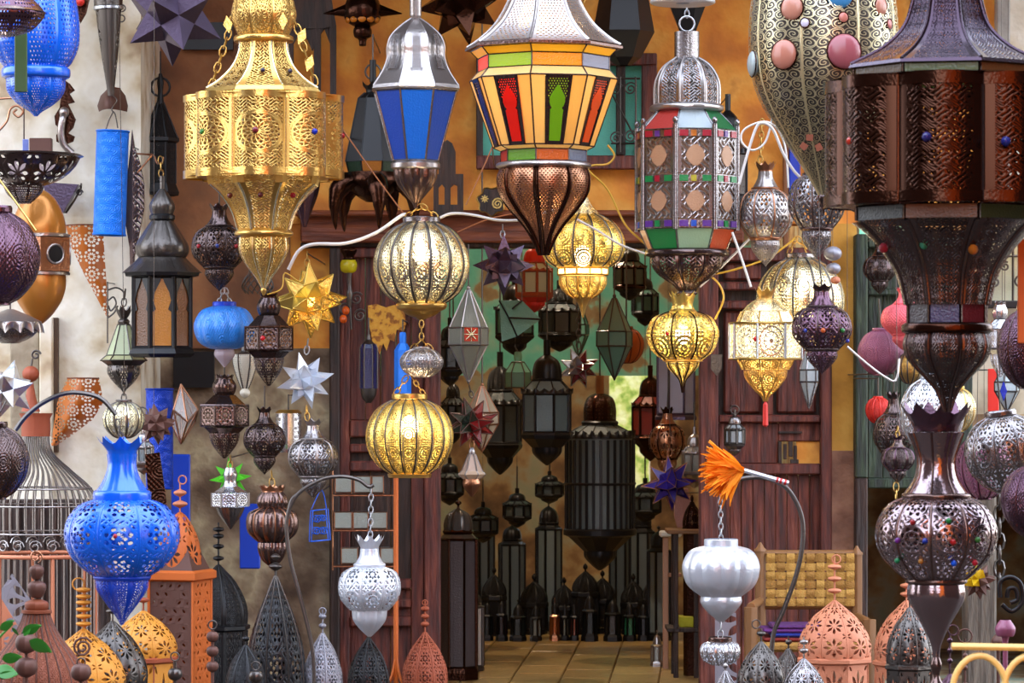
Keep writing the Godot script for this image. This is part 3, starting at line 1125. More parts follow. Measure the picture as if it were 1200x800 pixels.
func extrude(pts: Array, thick: float) -> Buf:
	# outline in x, y (Vector2), extruded along z about 0
	var b := Buf.new()
	var flat := PackedVector2Array(pts)
	if Geometry2D.is_polygon_clockwise(flat): flat.reverse()
	var ix := Geometry2D.triangulate_polygon(flat)
	var lo := flat[0]
	var hi := flat[0]
	for p in flat:
		lo = lo.min(p)
		hi = hi.max(p)
	var sz := maxf(hi.x - lo.x, hi.y - lo.y)
	for sg in [1.0, -1.0]:
		for i in range(0, ix.size(), 3):
			var q := PackedVector3Array()
			var w := PackedVector2Array()
			for kk in 3:
				var p := flat[ix[i + kk]]
				q.append(Vector3(p.x, p.y, thick * 0.5 * sg))
				w.append((p - lo) / sz * 2.0)
			if ((q[2] - q[0]).cross(q[1] - q[0])).z * sg < 0.0:
				q.reverse()
				w.reverse()
			b.poly(q, w)
	for i in flat.size():
		var p := flat[i]
		var r := flat[(i + 1) % flat.size()]
		var q := PackedVector3Array([Vector3(p.x, p.y, thick * 0.5), Vector3(r.x, r.y, thick * 0.5), Vector3(r.x, r.y, -thick * 0.5), Vector3(p.x, p.y, -thick * 0.5)])
		var nn := (q[2] - q[0]).cross(q[1] - q[0])
		if nn.dot(Vector3(r.y - p.y, -(r.x - p.x), 0)) < 0.0: q.reverse()
		b.poly(q)
	return b

func build_transom() -> void:
	var o := Node3D.new()
	o.name = "window_1"
	add_child(o)
	o.set_meta("kind", "structure")
	var teal := glass("#58b8a4", 0.4)
	part(o, "window_frame", slab(558, 70, 566, 196, 5.97, 0.06, 0.006), wood_dark)
	part(o, "window_frame", slab(752, 70, 770, 196, 5.97, 0.06, 0.006), wood_red)
	part(o, "window_frame", slab(558, 62, 770, 76, 5.96, 0.07, 0.006), wood_red)
	part(o, "window_frame", slab(558, 182, 770, 198, 5.96, 0.07, 0.006), wood_red)
	part(o, "pane", slab(566, 76, 752, 182, 6.0, 0.01), teal)
	part(o, "window_frame", slab(722, 76, 733, 182, 5.98, 0.05, 0.006), wood_dark)
	var b := Buf.new()
	var z := 5.94
	for q in [[727, 90, 727, 178], [745, 90, 745, 178], [716, 92, 750, 92], [716, 168, 750, 168], [716, 108, 748, 168]]:
		tube(b, [P(q[0], q[1], z), P(q[2], q[3], z)], 0.006, 5)
	for c in [[739, 104], [739, 160], [722, 162], [722, 104]]:
		tube(b, spiral(P(c[0], c[1], z), 0.04, 0.006, 1.8, 0.4), 0.005, 5)
	part(o, "iron_grille", b, mt("iron"))
# ---------------------------------------------------------------- the large hanging lanterns
func build_beams() -> void:
	# poles above the frame from which the lanterns hang
	var n := 0
	for q in [[4.7, -107], [5.0, -107], [4.35, -158], [3.2, -107], [4.9, -107], [5.5, -107]]:
		var b := Buf.new()
		tube(b, [Vector3(-4, 0, 0), Vector3(4.4, 0, 0)], 0.03, 8)
		n += 1
		lone("hanging_pole", b, mt("wood"), ["wooden pole above the gold and stained lanterns", "wooden pole above the blue glass lantern", "wooden pole above the scrolled egg lantern", "wooden pole above the huge dark lantern", "wooden pole above the tall pewter lantern", "wooden pole above the lanterns close to the wall"][n - 1], "pole", Vector3(0, P(0, q[1], q[0]).y, -D(q[0])))

func build_heroes() -> void:
	build_beams()
	# gold lantern
	var gold := lantern({"l": "large gold pierced lantern with eight round-fronted rosette panels", "x": 309, "d": 4.7, "s": [
		["l", "top_collar", 24, [[10, -42], [14, -36], [13, -28]], "gold"],
		["g", "knob_panel", 8, [[16, -28], [30, -16], [37, 4], [38, 18], [30, 38]], "gold", "ros", {"dip": 0.08, "k": 2}],
		["l", "ring", 24, [[30, 38], [35, 40], [35, 45], [30, 47]], "gold"],
		["g", "roof_panel", 8, [[29, 46], [31, 60], [39, 76], [54, 90], [70, 99]], "gold", "ara", {"dip": 0.0, "rib": "pale_gold", "rw": 1.2, "k": 3}],
		["p", "roof_edge", 8, [[70, 99], [74, 104], [70, 107]], "gold", "", {"min": 99}],
		["t", "body_top", 32, [[72, 106], [88, 107]], "gold"],
		["g", "body_panel", 8, [[93, 106], [93.2, 120], [93.2, 185], [93, 201]], "gold", "pan", {"dip": 0.15, "k": 1, "sub": 2, "rib": "pale_gold", "rw": 1.4}],
		["g", "body_rim", 8, [[94.5, 194], [94.5, 204]], "gold", "", {"dip": 0.15, "min": 99}],
		["g", "body_rim", 8, [[94.5, 104], [94.5, 112]], "gold", "", {"dip": 0.15, "min": 99}],
		["t", "body_floor", 32, [[90, 202], [66, 203]], "gold"],
		["p", "collar_panel", 8, [[70, 203], [68, 213]], "gold", "ara", {"k": 1}],
		["g", "funnel_panel", 8, [[66, 213], [52, 226], [39, 246], [32, 268]], "gold", "ara", {"dip": 0.0, "k": 3, "rib": "pale_gold", "rw": 1.6}],
		["l", "ring", 24, [[30, 267], [34, 270], [34, 274], [29, 277]], "gold"],
		["g", "drop_panel", 8, [[29, 277], [29.5, 292], [22, 308], [9, 326], [2, 338]], "gold", "ara", {"dip": 0.02, "k": 3, "rib": "pale_gold", "rw": 1.0}],
		["l", "drop_tip", 10, [[2, 336], [3.5, 340], [1, 346]], "gold"]],
		"gems": [[-0.03, 93, 152, 4, "#6a1420"], [-0.80, 92, 152, 3.6, "#2a6a20"], [0.76, 92, 152, 3.8, "#1a2a9a"], [1.56, 92, 152, 3.6, "#8a1a20"], [0.05, 46, 82, 3, "#201830"], [0.8, 46, 82, 3, "#201830"], [0.0, 52, 228, 3.4, "#5a1418"], [0.78, 52, 228, 3.4, "#8a1420"], [-0.78, 52, 228, 3.4, "#6a2418"]],
		"chain": [[247, 103, 300, -60], [370, 99, 318, -60]], "rod": [[309, -40, 309, -99]], "ls": 7.0, "lw": 1.1})
	var k := K(4.7)
	for q in [[270, 32, 0.15], [356, 46, -0.4], [365, 77, -0.3], [334, 28, 0.0]]:
		part(gold, "diamond_plate", extrude([Vector2(0, 10 * k), Vector2(5.5 * k, 0), Vector2(0, -11 * k), Vector2(-5.5 * k, 0)], 0.003), mt("gold"), Transform3D(Basis(Vector3.BACK, q[2]), Vector3((q[0] - 309) * k, (346 - q[1]) * k, 36 * k)))
	# blue glass lantern
	lantern({"l": "tapering blue glass lantern with silver pierced bell roof", "x": 487, "d": 5.0, "r": 0.06, "s": [
		["t", "stem", 12, [[5, -8], [7, -2], [7, 18], [4, 22]], "tin"],
		["g", "roof_panel", 8, [[4, 20], [18, 28], [31, 39], [36, 51], [36, 64], [42, 80], [54, 97]], "tin", "", {"dip": 0.0, "rib": "tin", "rw": 1.0}],
		["f", "eave", 8, [[54, 96], [55, 100], [51, 103]], "tin", "", {"off": 0.0}],
		["p", "glass_pane", 8, [[51, 103], [28, 187]], glass("#1566d0", 0.2), "", {"rib": "pewter", "rw": 1.5, "bars": "pewter", "mats": ["#1470d8", "#0a3f9a", "#20347a", "#0d3c98"]}],
		["t", "collar", 24, [[27, 188], [29, 190], [29, 195], [26, 197]], "tin"],
		["g", "cup_panel", 8, [[26, 197], [25, 206], [21, 216], [12, 228], [4, 238], [2, 244]], "bronze", "", {"dip": 0.12, "min": 8}]],
		"rod": [[487, -6, 487, -99]], "rr": 2.0, "cm": "tin"})
	var bl := get_node("hanging_lantern_001") as Node3D
	for i in 8:
		# pierced strip in the middle of each roof panel
		var b := Buf.new()
		gore(b, prof([[32.6, 38], [36.8, 51], [36.8, 64], [42.6, 79]], 244, K(5.0), true), 8, 0.0, 0.0, 4, 4.0, 0.22)
		part(bl, "pierced_strip", b, mt("pewter", "ara"), Transform3D(Basis(Vector3.UP, TAU * i / 8), Vector3.ZERO))
	build_stained()
	# tall pewter lantern with gem bands
	lantern({"l": "tall pewter lantern with dome, gem bands and coloured glass skirt", "x": 805, "d": 4.9, "r": 0.12, "s": [
		["t", "post", 12, [[15, 36], [15, 67]], "pewter"],
		["g", "dome_panel", 8, [[13, 66], [27, 74], [36, 87], [39, 100], [39, 119]], "pewter", "ara", {"dip": 0.0, "k": 3, "rib": "tin", "rw": 1.6}],
		["l", "rope_ring", 24, [[38, 119], [43, 121], [43, 126], [38, 128]], "tin"],
		["p", "shoulder_pane", 8, [[38, 128], [60, 149]], "white", "", {"mats": ["#9aa4a8", "#1c5a34", "#8a8a70", "#9a9aa0", "#a09a90", "#58626a", "#9aa4a8", "#a03028"], "rib": "pewter", "rw": 1.3}],
		["p", "band_panel", 8, [[61, 150], [61, 159]], "pewter", "", {"min": 5}],
		["p", "pierced_panel", 8, [[61, 160], [61, 202]], "pewter", "ara", {"k": 1, "rib": "tin", "rw": 1.8}],
		["p", "band_panel", 8, [[61, 203], [61, 213]], "pewter", "", {"min": 5}],
		["p", "pierced_panel", 8, [[61, 214], [61, 255]], "pewter", "ara", {"k": 1, "rib": "tin", "rw": 1.8}],
		["p", "band_panel", 8, [[61, 256], [61, 266]], "pewter", "", {"min": 5}],
		["p", "inner_pane", 8, [[55, 160], [55, 255]], glass("#b08a70", 0.4), "", {}],
		["t", "body_cap", 24, [[36, 149], [60, 150]], "pewter"],
		["p", "skirt_pane", 8, [[57, 267], [47, 290]], "white", "", {"mats": ["#a8c8a0", "#c04a20", "#8a8a60", "#c8c0b0", "#2a6a50", "#8a5a30", "#c06a20", "#187838"], "rib": "pewter", "rw": 1.3}],
		["l", "ring", 24, [[45, 290], [49, 292], [49, 297], [44, 299]], "dark_bronze"],
		["g", "cup_panel", 8, [[43, 299], [42, 310], [33, 322], [18, 332], [11, 340]], "bronze", "ara", {"dip": 0.1, "rib": "dark_bronze", "rw": 1.5}],
		["l", "drop_tip", 10, [[11, 340], [12, 344], [4, 348]], "dark_bronze"]],
		"ring": [[805, 28, 9]], "chain": [[805, 20, 805, -99]], "cm": "steel"})
	var tl := get_node("hanging_lantern_003") as Node3D
	var kk := K(4.9)
	for i in 8:
		# slender corner posts of the body, each with a finial
		var b := Buf.new()
		tube(b, [Vector3.ZERO, Vector3(0, 122 * kk, 0)], 3.2 * kk, 8)
		ball(b, Vector3(0, 126 * kk, 0), 3.4 * kk, 1.3, 8, 6)
		var a := TAU * (i + 0.5) / 8
		part(tl, "corner_post", b, mt("pewter"), Transform3D(Basis.IDENTITY, Vector3(sin(a) * 60 * kk, (348 - fy(60, 268)) * kk, cos(a) * 60 * kk)))
	var gem_cols := ["#a02030", "#2050b0", "#207a40", "#c06a20", "#5a3080", "#b0a030"]
	for row in 3:
		var y0: float = [151, 204, 257][row]
		for i in 8:
			for u in 3:
				facet(tl, "gem", Vector2(61 * kk, (348 - fy(61, y0)) * kk), Vector2(61 * kk, (348 - fy(61, y0 + 8)) * kk), 8, i, 0.0, 0.10 + u * 0.29, 0.10 + u * 0.29 + (0.22 if u != 1 else 0.14), 0.05, 0.95, 0.006, glass(gem_cols[(row * 2 + i * (1 if u == 1 else 0) + (3 if u == 1 else 0)) % 6], 0.15))
	for i in 8:   # oval windows between the filigree
		for row in 2:
			for u in [[0.28, 0.72, 0.2, 0.8]]:
				var ov := []
				for a in 14: ov.append([0.5 + 0.5 * cos(TAU * a / 14.0) * (1.0 + 0.12 * cos(TAU * a / 14.0 * 4.0)), 0.5 + 0.5 * sin(TAU * a / 14.0)])
				facet(tl, "oval_window", Vector2(61 * kk, (348 - fy(61, [160, 214][row])) * kk), Vector2(61 * kk, (348 - fy(61, [202, 255][row])) * kk), 8, i, 0.0, u[0], u[1], u[2], u[3], 0.004, glass("#b88a68", 0.35), ov)
	# scrolled wire egg with set stones
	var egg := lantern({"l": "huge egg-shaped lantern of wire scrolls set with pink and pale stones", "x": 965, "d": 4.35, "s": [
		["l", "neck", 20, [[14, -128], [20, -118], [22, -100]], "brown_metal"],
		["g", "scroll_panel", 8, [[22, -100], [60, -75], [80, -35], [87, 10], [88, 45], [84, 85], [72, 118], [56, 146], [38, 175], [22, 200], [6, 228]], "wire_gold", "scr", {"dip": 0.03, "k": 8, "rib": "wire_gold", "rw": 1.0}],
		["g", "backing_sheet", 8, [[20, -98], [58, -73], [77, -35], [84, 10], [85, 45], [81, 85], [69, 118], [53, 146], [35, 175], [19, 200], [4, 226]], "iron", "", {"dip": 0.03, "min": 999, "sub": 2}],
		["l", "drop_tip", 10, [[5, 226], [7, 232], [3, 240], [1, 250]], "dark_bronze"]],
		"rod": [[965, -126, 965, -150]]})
	for q in [[913, 62, 17, "#a06452"], [981, 60, 20, "#8a464c"], [922, 8, 14, "#a8705c"], [976, -6, 16, "#3a7aa8"], [980, 20, 6, "#b0685a"], [877, 68, 15, "#8a9290"], [1026, 5, 11, "#a8705c"], [1037, 24, 6, "#b0625a"], [936, 26, 5.5, "#b8b0c0"], [940, -40, 10, "#b06a60"], [1040, 66, 14, "#a85a58"]]:
		var kx := K(4.35)
		var hw := 88.0 - 0.0006 * pow(q[1] - 40.0, 2.0) * 4.0
		var sn := clampf((q[0] - 965.0) / hw, -0.98, 0.98)
		var a := asin(sn)
		var b := Buf.new()
		ball(b, Vector3.ZERO, q[2] * kx, 1.0, 14, 10)
		var bas := Basis(Vector3.UP, a).scaled_local(Vector3(1, 1.02, 0.42))
		part(egg, "stone", b, stone(q[3]), Transform3D(bas, Vector3(sin(a) * hw * 0.99 * kx, (250 - fy(hw, q[1])) * kx, cos(a) * hw * 0.99 * kx)))
		var tb := Buf.new()
		torus(tb, Vector3.ZERO, q[2] * 1.03 * kx, 0.9 * kx, Basis.IDENTITY, 18, 5)
		part(egg, "bezel", tb, mt("brown_metal"), Transform3D(Basis(Vector3.UP, a), Vector3(sin(a) * hw * 1.0 * kx, (250 - fy(hw, q[1])) * kx, cos(a) * hw * 1.0 * kx)))
	for q in [[945, 165, 0.78], [938, 175, 0.2], [955, 176, -0.3]]:
		var kx := K(4.35)
		part(egg, "red_leaf", extrude([Vector2(0, 6 * kx), Vector2(6 * kx, 0), Vector2(0, -5 * kx), Vector2(-5 * kx, 1 * kx)], 0.008), mt("rust"), Transform3D(Basis(Vector3.BACK, q[2]), Vector3((q[0] - 965) * kx, (250 - q[1]) * kx, 44 * kx)))
	# huge dark lantern in the foreground on the right
	lantern({"l": "huge dark copper-brown lantern in the right foreground, pierced and hanging", "x": 1110, "d": 3.2, "r": -0.19, "s": [
		["g", "roof_panel", 8, [[26, -70], [34, -40], [43, 0], [54, 28], [80, 50], [118, 66]], "dark_plum", "pin", {"dip": 0.0, "k": 3, "rib": "dark_plum", "rw": 2.4}],
		["f", "roof_edge", 8, [[118, 66], [121, 70], [116, 72]], "dark_plum"],
		["p", "glass_band", 8, [[114, 71], [114, 82]], "white", "", {"mats": ["#3a4a1a", "#5a3a1a", "#2a2a3a", "#4a3418"], "rib": "brown_metal", "rw": 2.0}],
		["t", "body_top", 32, [[112, 81], [138, 82]], "brown_metal"],
		["g", "body_panel", 8, [[143, 82], [143.5, 100], [143.5, 215], [143, 233]], "brown_metal", "pin", {"dip": 0.13, "k": 2, "sub": 2, "rib": "dark_bronze", "rw": 2.6}],
		["g", "body_rim", 8, [[145.5, 81], [145.5, 96]], "brown_metal", "", {"dip": 0.13, "min": 999}],
		["g", "body_rim", 8, [[145.5, 221], [145.5, 235]], "brown_metal", "", {"dip": 0.13, "min": 999}],
		["t", "body_floor", 32, [[140, 234], [108, 236]], "brown_metal"],
		["p", "glass_band", 8, [[111, 238], [111, 254]], "white", "", {"mats": ["#5a3410", "#2a3a20", "#101820", "#141c28", "#3a2a18"], "rib": "brown_metal", "rw": 2.0}],
		["g", "funnel_panel", 8, [[112, 255], [96, 268], [76, 292], [60, 320], [51, 356]], "dark_bronze", "pin", {"dip": 0.05, "k": 2, "rib": "dark_bronze", "rw": 3.0}],
		["p", "glass_band", 8, [[48, 356], [48, 377]], "white", "", {"mats": ["#2a2448", "#4a1018", "#1a1a20", "#281a20"], "rib": "brown_metal", "rw": 2.0}],
		["l", "ring", 28, [[49, 377], [53, 380], [53, 387], [49, 390]], "brown_metal"],
		["g", "drop_panel", 8, [[49, 390], [52, 404], [46, 422], [28, 442], [14, 458], [4, 482]], "dark_bronze", "pin", {"dip": 0.06, "k": 2, "rib": "dark_bronze", "rw": 2.0}]],
		"rod": [[1110, -68, 1110, -99]], "rr": 4.0,
		"gems": [[-0.1, 141, 160, 6, "#1a1a50"], [-0.85, 140, 160, 5, "#a02818"], [0.55, 141, 165, 6, "#182060"], [-0.3, 74, 286, 6, "#2a6a50"], [0.45, 78, 292, 6, "#9a5a18"], [-1.05, 82, 288, 6, "#7a1a28"]]})
	# bronze gourd lamp in the right foreground
	lantern({"l": "big bronze gourd lamp in right foreground with coloured beads", "x": 1097, "d": 3.5, "r": 0.1, "s": [
		["c", "crown", 8, [[44, 470], [30, 492], [26, 506]], "plum"],
		["g", "neck_panel", 8, [[33, 507], [27, 522], [22, 540], [25, 560], [37, 579]], "lilac_bronze", "", {"dip": 0.02, "rib": "bronze", "rw": 1.4}],
		["l", "ring", 24, [[36, 578], [40, 580], [40, 584], [37, 586]], "bronze"],
		["g", "body_panel", 10, [[38, 584], [56, 592], [68, 610], [72, 630], [66, 652], [50, 670], [36, 681]], "lilac_bronze", "med", {"dip": 0.04, "k": 3, "rib": "bronze", "rw": 1.4}],
		["l", "ring", 24, [[36, 680], [36, 684], [33, 686]], "bronze"],
		["g", "drop_panel", 10, [[33, 686], [34, 700], [28, 714], [16, 734], [6, 756], [4, 770]], "lilac_bronze", "", {"dip": 0.03, "min": 8}],
		["l", "stem", 12, [[4, 770], [7, 780], [4, 792], [9, 806], [4, 826]], "bronze"]],
		"gems": [[-0.62, 70, 612, 3.4, "#8a1a20"], [-0.02, 71, 610, 3.4, "#1a6a30"], [-0.4, 72, 634, 3.6, "#1a2a80"], [0.05, 72, 635, 3.8, "#9a1a1a"], [0.5, 72, 633, 3.6, "#2a5a20"], [-0.9, 71, 634, 3.4, "#5a1a70"], [0.1, 64, 660, 3.6, "#1a50c0"], [0.58, 62, 660, 3.6, "#a01828"], [-0.5, 64, 658, 3.4, "#8a5a20"], [-1.0, 64, 658, 3.4, "#1a6a40"]],
		"n": "standing_lamp"})
	# blue painted gourd lamp on the left
	lantern({"l": "large glossy blue gourd lamp with pierced rosettes hung from curved arm", "x": 143, "d": 4.15, "r": 0.05, "s": [
		["c", "crown", 8, [[30, 511], [20, 524], [17, 532]], "blue"],
		["g", "neck_panel", 8, [[18, 532], [17, 545], [21, 560], [31, 577]], "blue", "", {"dip": 0.05, "min": 9}],
		["l", "ring", 24, [[31, 575], [34, 578], [34, 586], [33, 588]], "blue"],
		["g", "body_panel", 8, [[34, 586], [52, 594], [65, 612], [68, 632], [62, 652], [48, 668], [33, 677]], "blue", "med", {"dip": 0.06, "k": 3, "rib": "blue", "rw": 1.0}],
		["l", "ring", 24, [[33, 676], [34, 678], [32, 681]], "deep_blue"],
		["g", "drop_panel", 8, [[31, 681], [30, 692], [20, 707], [8, 722], [2, 732]], "deep_blue", "ara", {"dip": 0.08, "k": 3}]],
		"n": "hanging_lamp", "c": "lamp", "gems": [[-0.05, 69, 628, 2.6, "#a02030"]],
		"chain": [[143, 514, 137, 492]], "cm": "iron"})
	# lit openwork globes
	lantern({"l": "lit round ribbed globe lantern under the blue glass lantern", "x": 494, "d": 5.0, "s": [
		["t", "collar", 28, [[21, 253], [22, 254], [22, 259], [20, 260]], "pewter"],
		["g", "filigree_panel", 14, [[20, 260], [36, 267], [50, 282], [57, 302], [55, 322], [44, 342], [28, 354]], "pale_gold", "fil", {"dip": 0.04, "k": 4, "rib": "iron", "rw": 1.6}],
		["l", "lower_collar", 24, [[27, 353], [30, 356], [28, 361], [22, 364]], "gold"],
		["l", "drop", 16, [[22, 364], [16, 369], [6, 373], [1, 376]], "gold", ""]],
		"chain": [[476, 254, 494, 240], [512, 254, 494, 240]], "bulb": [296, 11, 0.3]})
	lantern({"l": "lit yellow ribbed globe lantern hanging beside the left door", "x": 480, "d": 4.95, "s": [
		["t", "collar", 28, [[20, 461], [21, 462], [21, 467], [19, 468]], "gold"],
		["g", "filigree_panel", 16, [[19, 468], [34, 475], [46, 489], [51.5, 508], [49, 528], [38, 546], [25, 555]], "lit_gold", "fil", {"dip": 0.05, "k": 5, "rib": "iron", "rw": 1.1}],
		["t", "lower_collar", 24, [[25, 555], [26, 556], [25, 560], [18, 560]], "gold"]],
		"chain": [[463, 462, 477, 441], [497, 462, 482, 441]], "bulb": [500, 11, 0.3]})
	lantern({"l": "lit onion lantern hanging behind the stained glass lantern's bowl", "x": 683, "d": 5.2, "s": [
		["c", "crown", 6, [[10, 218], [6, 226], [6, 232]], "gold"],
		["g", "neck_panel", 10, [[6, 231], [11, 240], [21, 250]], "pale_gold", "fil", {"dip": 0.04, "min": 7}],
		["g", "filigree_panel", 12, [[20, 250], [36, 258], [47, 272], [50, 288], [45, 302], [34, 311]], "lit_gold", "fil", {"dip": 0.05, "k": 3, "rib": "iron", "rw": 1.2}],
		["p", "window_band", 12, [[30, 313], [30, 321]], glass("#f0e0b0", 0.3), "", {"rib": "gold", "rw": 1.1, "bars": "gold", "min": 6}],
		["g", "cup_panel", 12, [[28, 323], [28, 332], [22, 342], [12, 349]], "lit_gold", "fil", {"dip": 0.05, "k": 2, "rib": "gold", "rw": 1.0, "min": 7}],
		["l", "drop", 10, [[11, 348], [6, 356], [3, 364], [1, 372]], "gold"]],
		"bulb": [300, 10, 0.4], "chain": [[683, 220, 683, -99]]})
	lantern({"l": "bright lit gourd lantern directly under the tall pewter lantern", "x": 800, "d": 4.9, "s": [
		["c", "crown", 7, [[17, 340], [13, 352], [12, 358]], "lit_gold"],
		["g", "neck_panel", 8, [[12, 357], [14, 362], [18, 365]], "lit_gold", "", {"dip": 0.05, "min": 99}],
		["g", "filigree_panel", 8, [[19, 365], [34, 371], [42, 385], [42, 397], [36, 411], [24, 421]], "lit_gold", "fil", {"dip": 0.08, "k": 2, "rib": "brown_metal", "rw": 1.1}],
		["t", "ring", 20, [[23, 421], [24, 423], [20, 424]], "gold"],
		["g", "drop_panel", 8, [[20, 424], [18, 430], [10, 439], [4, 446], [1, 460]], "lit_gold", "fil", {"dip": 0.08, "k": 2, "min": 7, "rib": "brown_metal", "rw": 0.9}]],
		"bulb": [392, 9, 0.4], "warm": "#fff0d0", "gems": [[-0.5, 41, 391, 2.2, "#b02020"], [0.25, 42, 391, 2.2, "#c0a030"]]})
	lantern({"l": "lit banded gold lantern with red tassel below it", "x": 897, "d": 4.8, "r": 0.1, "s": [
		["c", "crown", 7, [[13, 335], [9, 344], [8, 350]], "gold"],
		["g", "neck_panel", 8, [[9, 349], [20, 356], [28, 364]], "pale_gold", "fil", {"dip": 0.04, "k": 1}],
		["p", "shoulder_panel", 8, [[29, 364], [35, 377]], "pale_gold", "fil", {"k": 1, "rib": "gold"}],
		["p", "band_panel", 8, [[43, 378], [43, 420]], "pale_gold", "ros", {"k": 1, "rib": "steel", "rw": 1.6, "bars": "gold"}],
		["t", "band_top", 8, [[34, 377], [42, 378]], "gold", "", {"off": 0.5}],
		["p", "under_panel", 8, [[34, 421], [28, 433]], "gold", "fil", {"k": 1, "rib": "gold"}],
		["g", "cup_panel", 8, [[26, 434], [24, 443], [15, 455], [5, 464], [2, 470]], "gold", "fil", {"dip": 0.05, "k": 2, "rib": "gold", "rw": 1.0}],
		["t", "tassel", 8, [[1, 470], [3, 474], [3.5, 498], [1.5, 500]], "red"]],
		"bulb": [398, 9, 0.4], "warm": "#fff0d0", "gems": [[-0.45, 41, 397, 3.2, "#c01818"]]})
	lantern({"l": "lit wide ribbed globe lantern behind the banded gold lantern", "x": 938, "d": 5.1, "s": [
		["t", "collar", 24, [[17, 296], [18, 297], [18, 301], [17, 302]], "pewter"],
		["g", "filigree_panel", 12, [[17, 302], [34, 311], [47, 328], [52, 348], [49, 370], [38, 390], [22, 401]], "pale_gold", "fil", {"dip": 0.05, "k": 4, "rib": "iron", "rw": 1.3}],
		["t", "lower_collar", 20, [[22, 401], [22, 406], [16, 407]], "gold"]],
		"chain": [[924, 297, 933, 278], [950, 297, 934, 278]], "bulb": [338, 10, 0.35]})

func stone(hex: String) -> StandardMaterial3D:
	var key := "stone" + hex
	if not mats.has(key):
		var m := StandardMaterial3D.new()
		m.resource_name = "polished_stone"
		m.albedo_color = Color(hex)
		m.roughness = 0.28
		mats[key] = m
	return mats[key]

func facet(t: Node3D, called: String, p0: Vector2, p1: Vector2, n: int, i: int, off: float, u0: float, u1: float, v0: float, v1: float, proud: float, m: Material, outline := []) -> MeshInstance3D:
	# a flat piece on facet i between two levels; outline: points in (u, v) of the piece, else the whole of it
	var h := PI / n
	var at := TAU * i / n + off
	var pick := func(u: float, v: float) -> Vector3:
		var q: Vector2 = p0.lerp(p1, v)
		var l := Vector3(sin(at - h) * q.x, q.y, cos(at - h) * q.x)
		var r := Vector3(sin(at + h) * q.x, q.y, cos(at + h) * q.x)
		return l.lerp(r, u)
	var nn: Vector3 = ((pick.call(0, 1) - pick.call(0, 0)) as Vector3).cross(pick.call(1, 0) - pick.call(0, 0)).normalized()
	var pts := outline if outline else [[0, 0], [1, 0], [1, 1], [0, 1]]
	var q := PackedVector3Array()
	var flat := PackedVector2Array()
	for o in pts:
		q.append(pick.call(lerpf(u0, u1, o[0]), lerpf(v0, v1, o[1])) + nn * proud)
		flat.append(Vector2(o[0], o[1]))
	var b := Buf.new()
	var ix := Geometry2D.triangulate_polygon(flat)
	for j in range(0, ix.size(), 3):
		b.poly(_out(PackedVector3Array([q[ix[j]], q[ix[j + 1]], q[ix[j + 2]]]), q[ix[j]] - nn), PackedVector2Array([flat[ix[j]], flat[ix[j + 1]], flat[ix[j + 2]]]))
	for j in q.size():   # edge, so that the piece has thickness
		var a := q[j]
		var c := q[(j + 1) % q.size()]
		b.poly(_out(PackedVector3Array([a, c, c - nn * 0.004, a - nn * 0.004]), (q[0] + q[q.size() / 2]) * 0.5))
	return part(t, called, b, m)

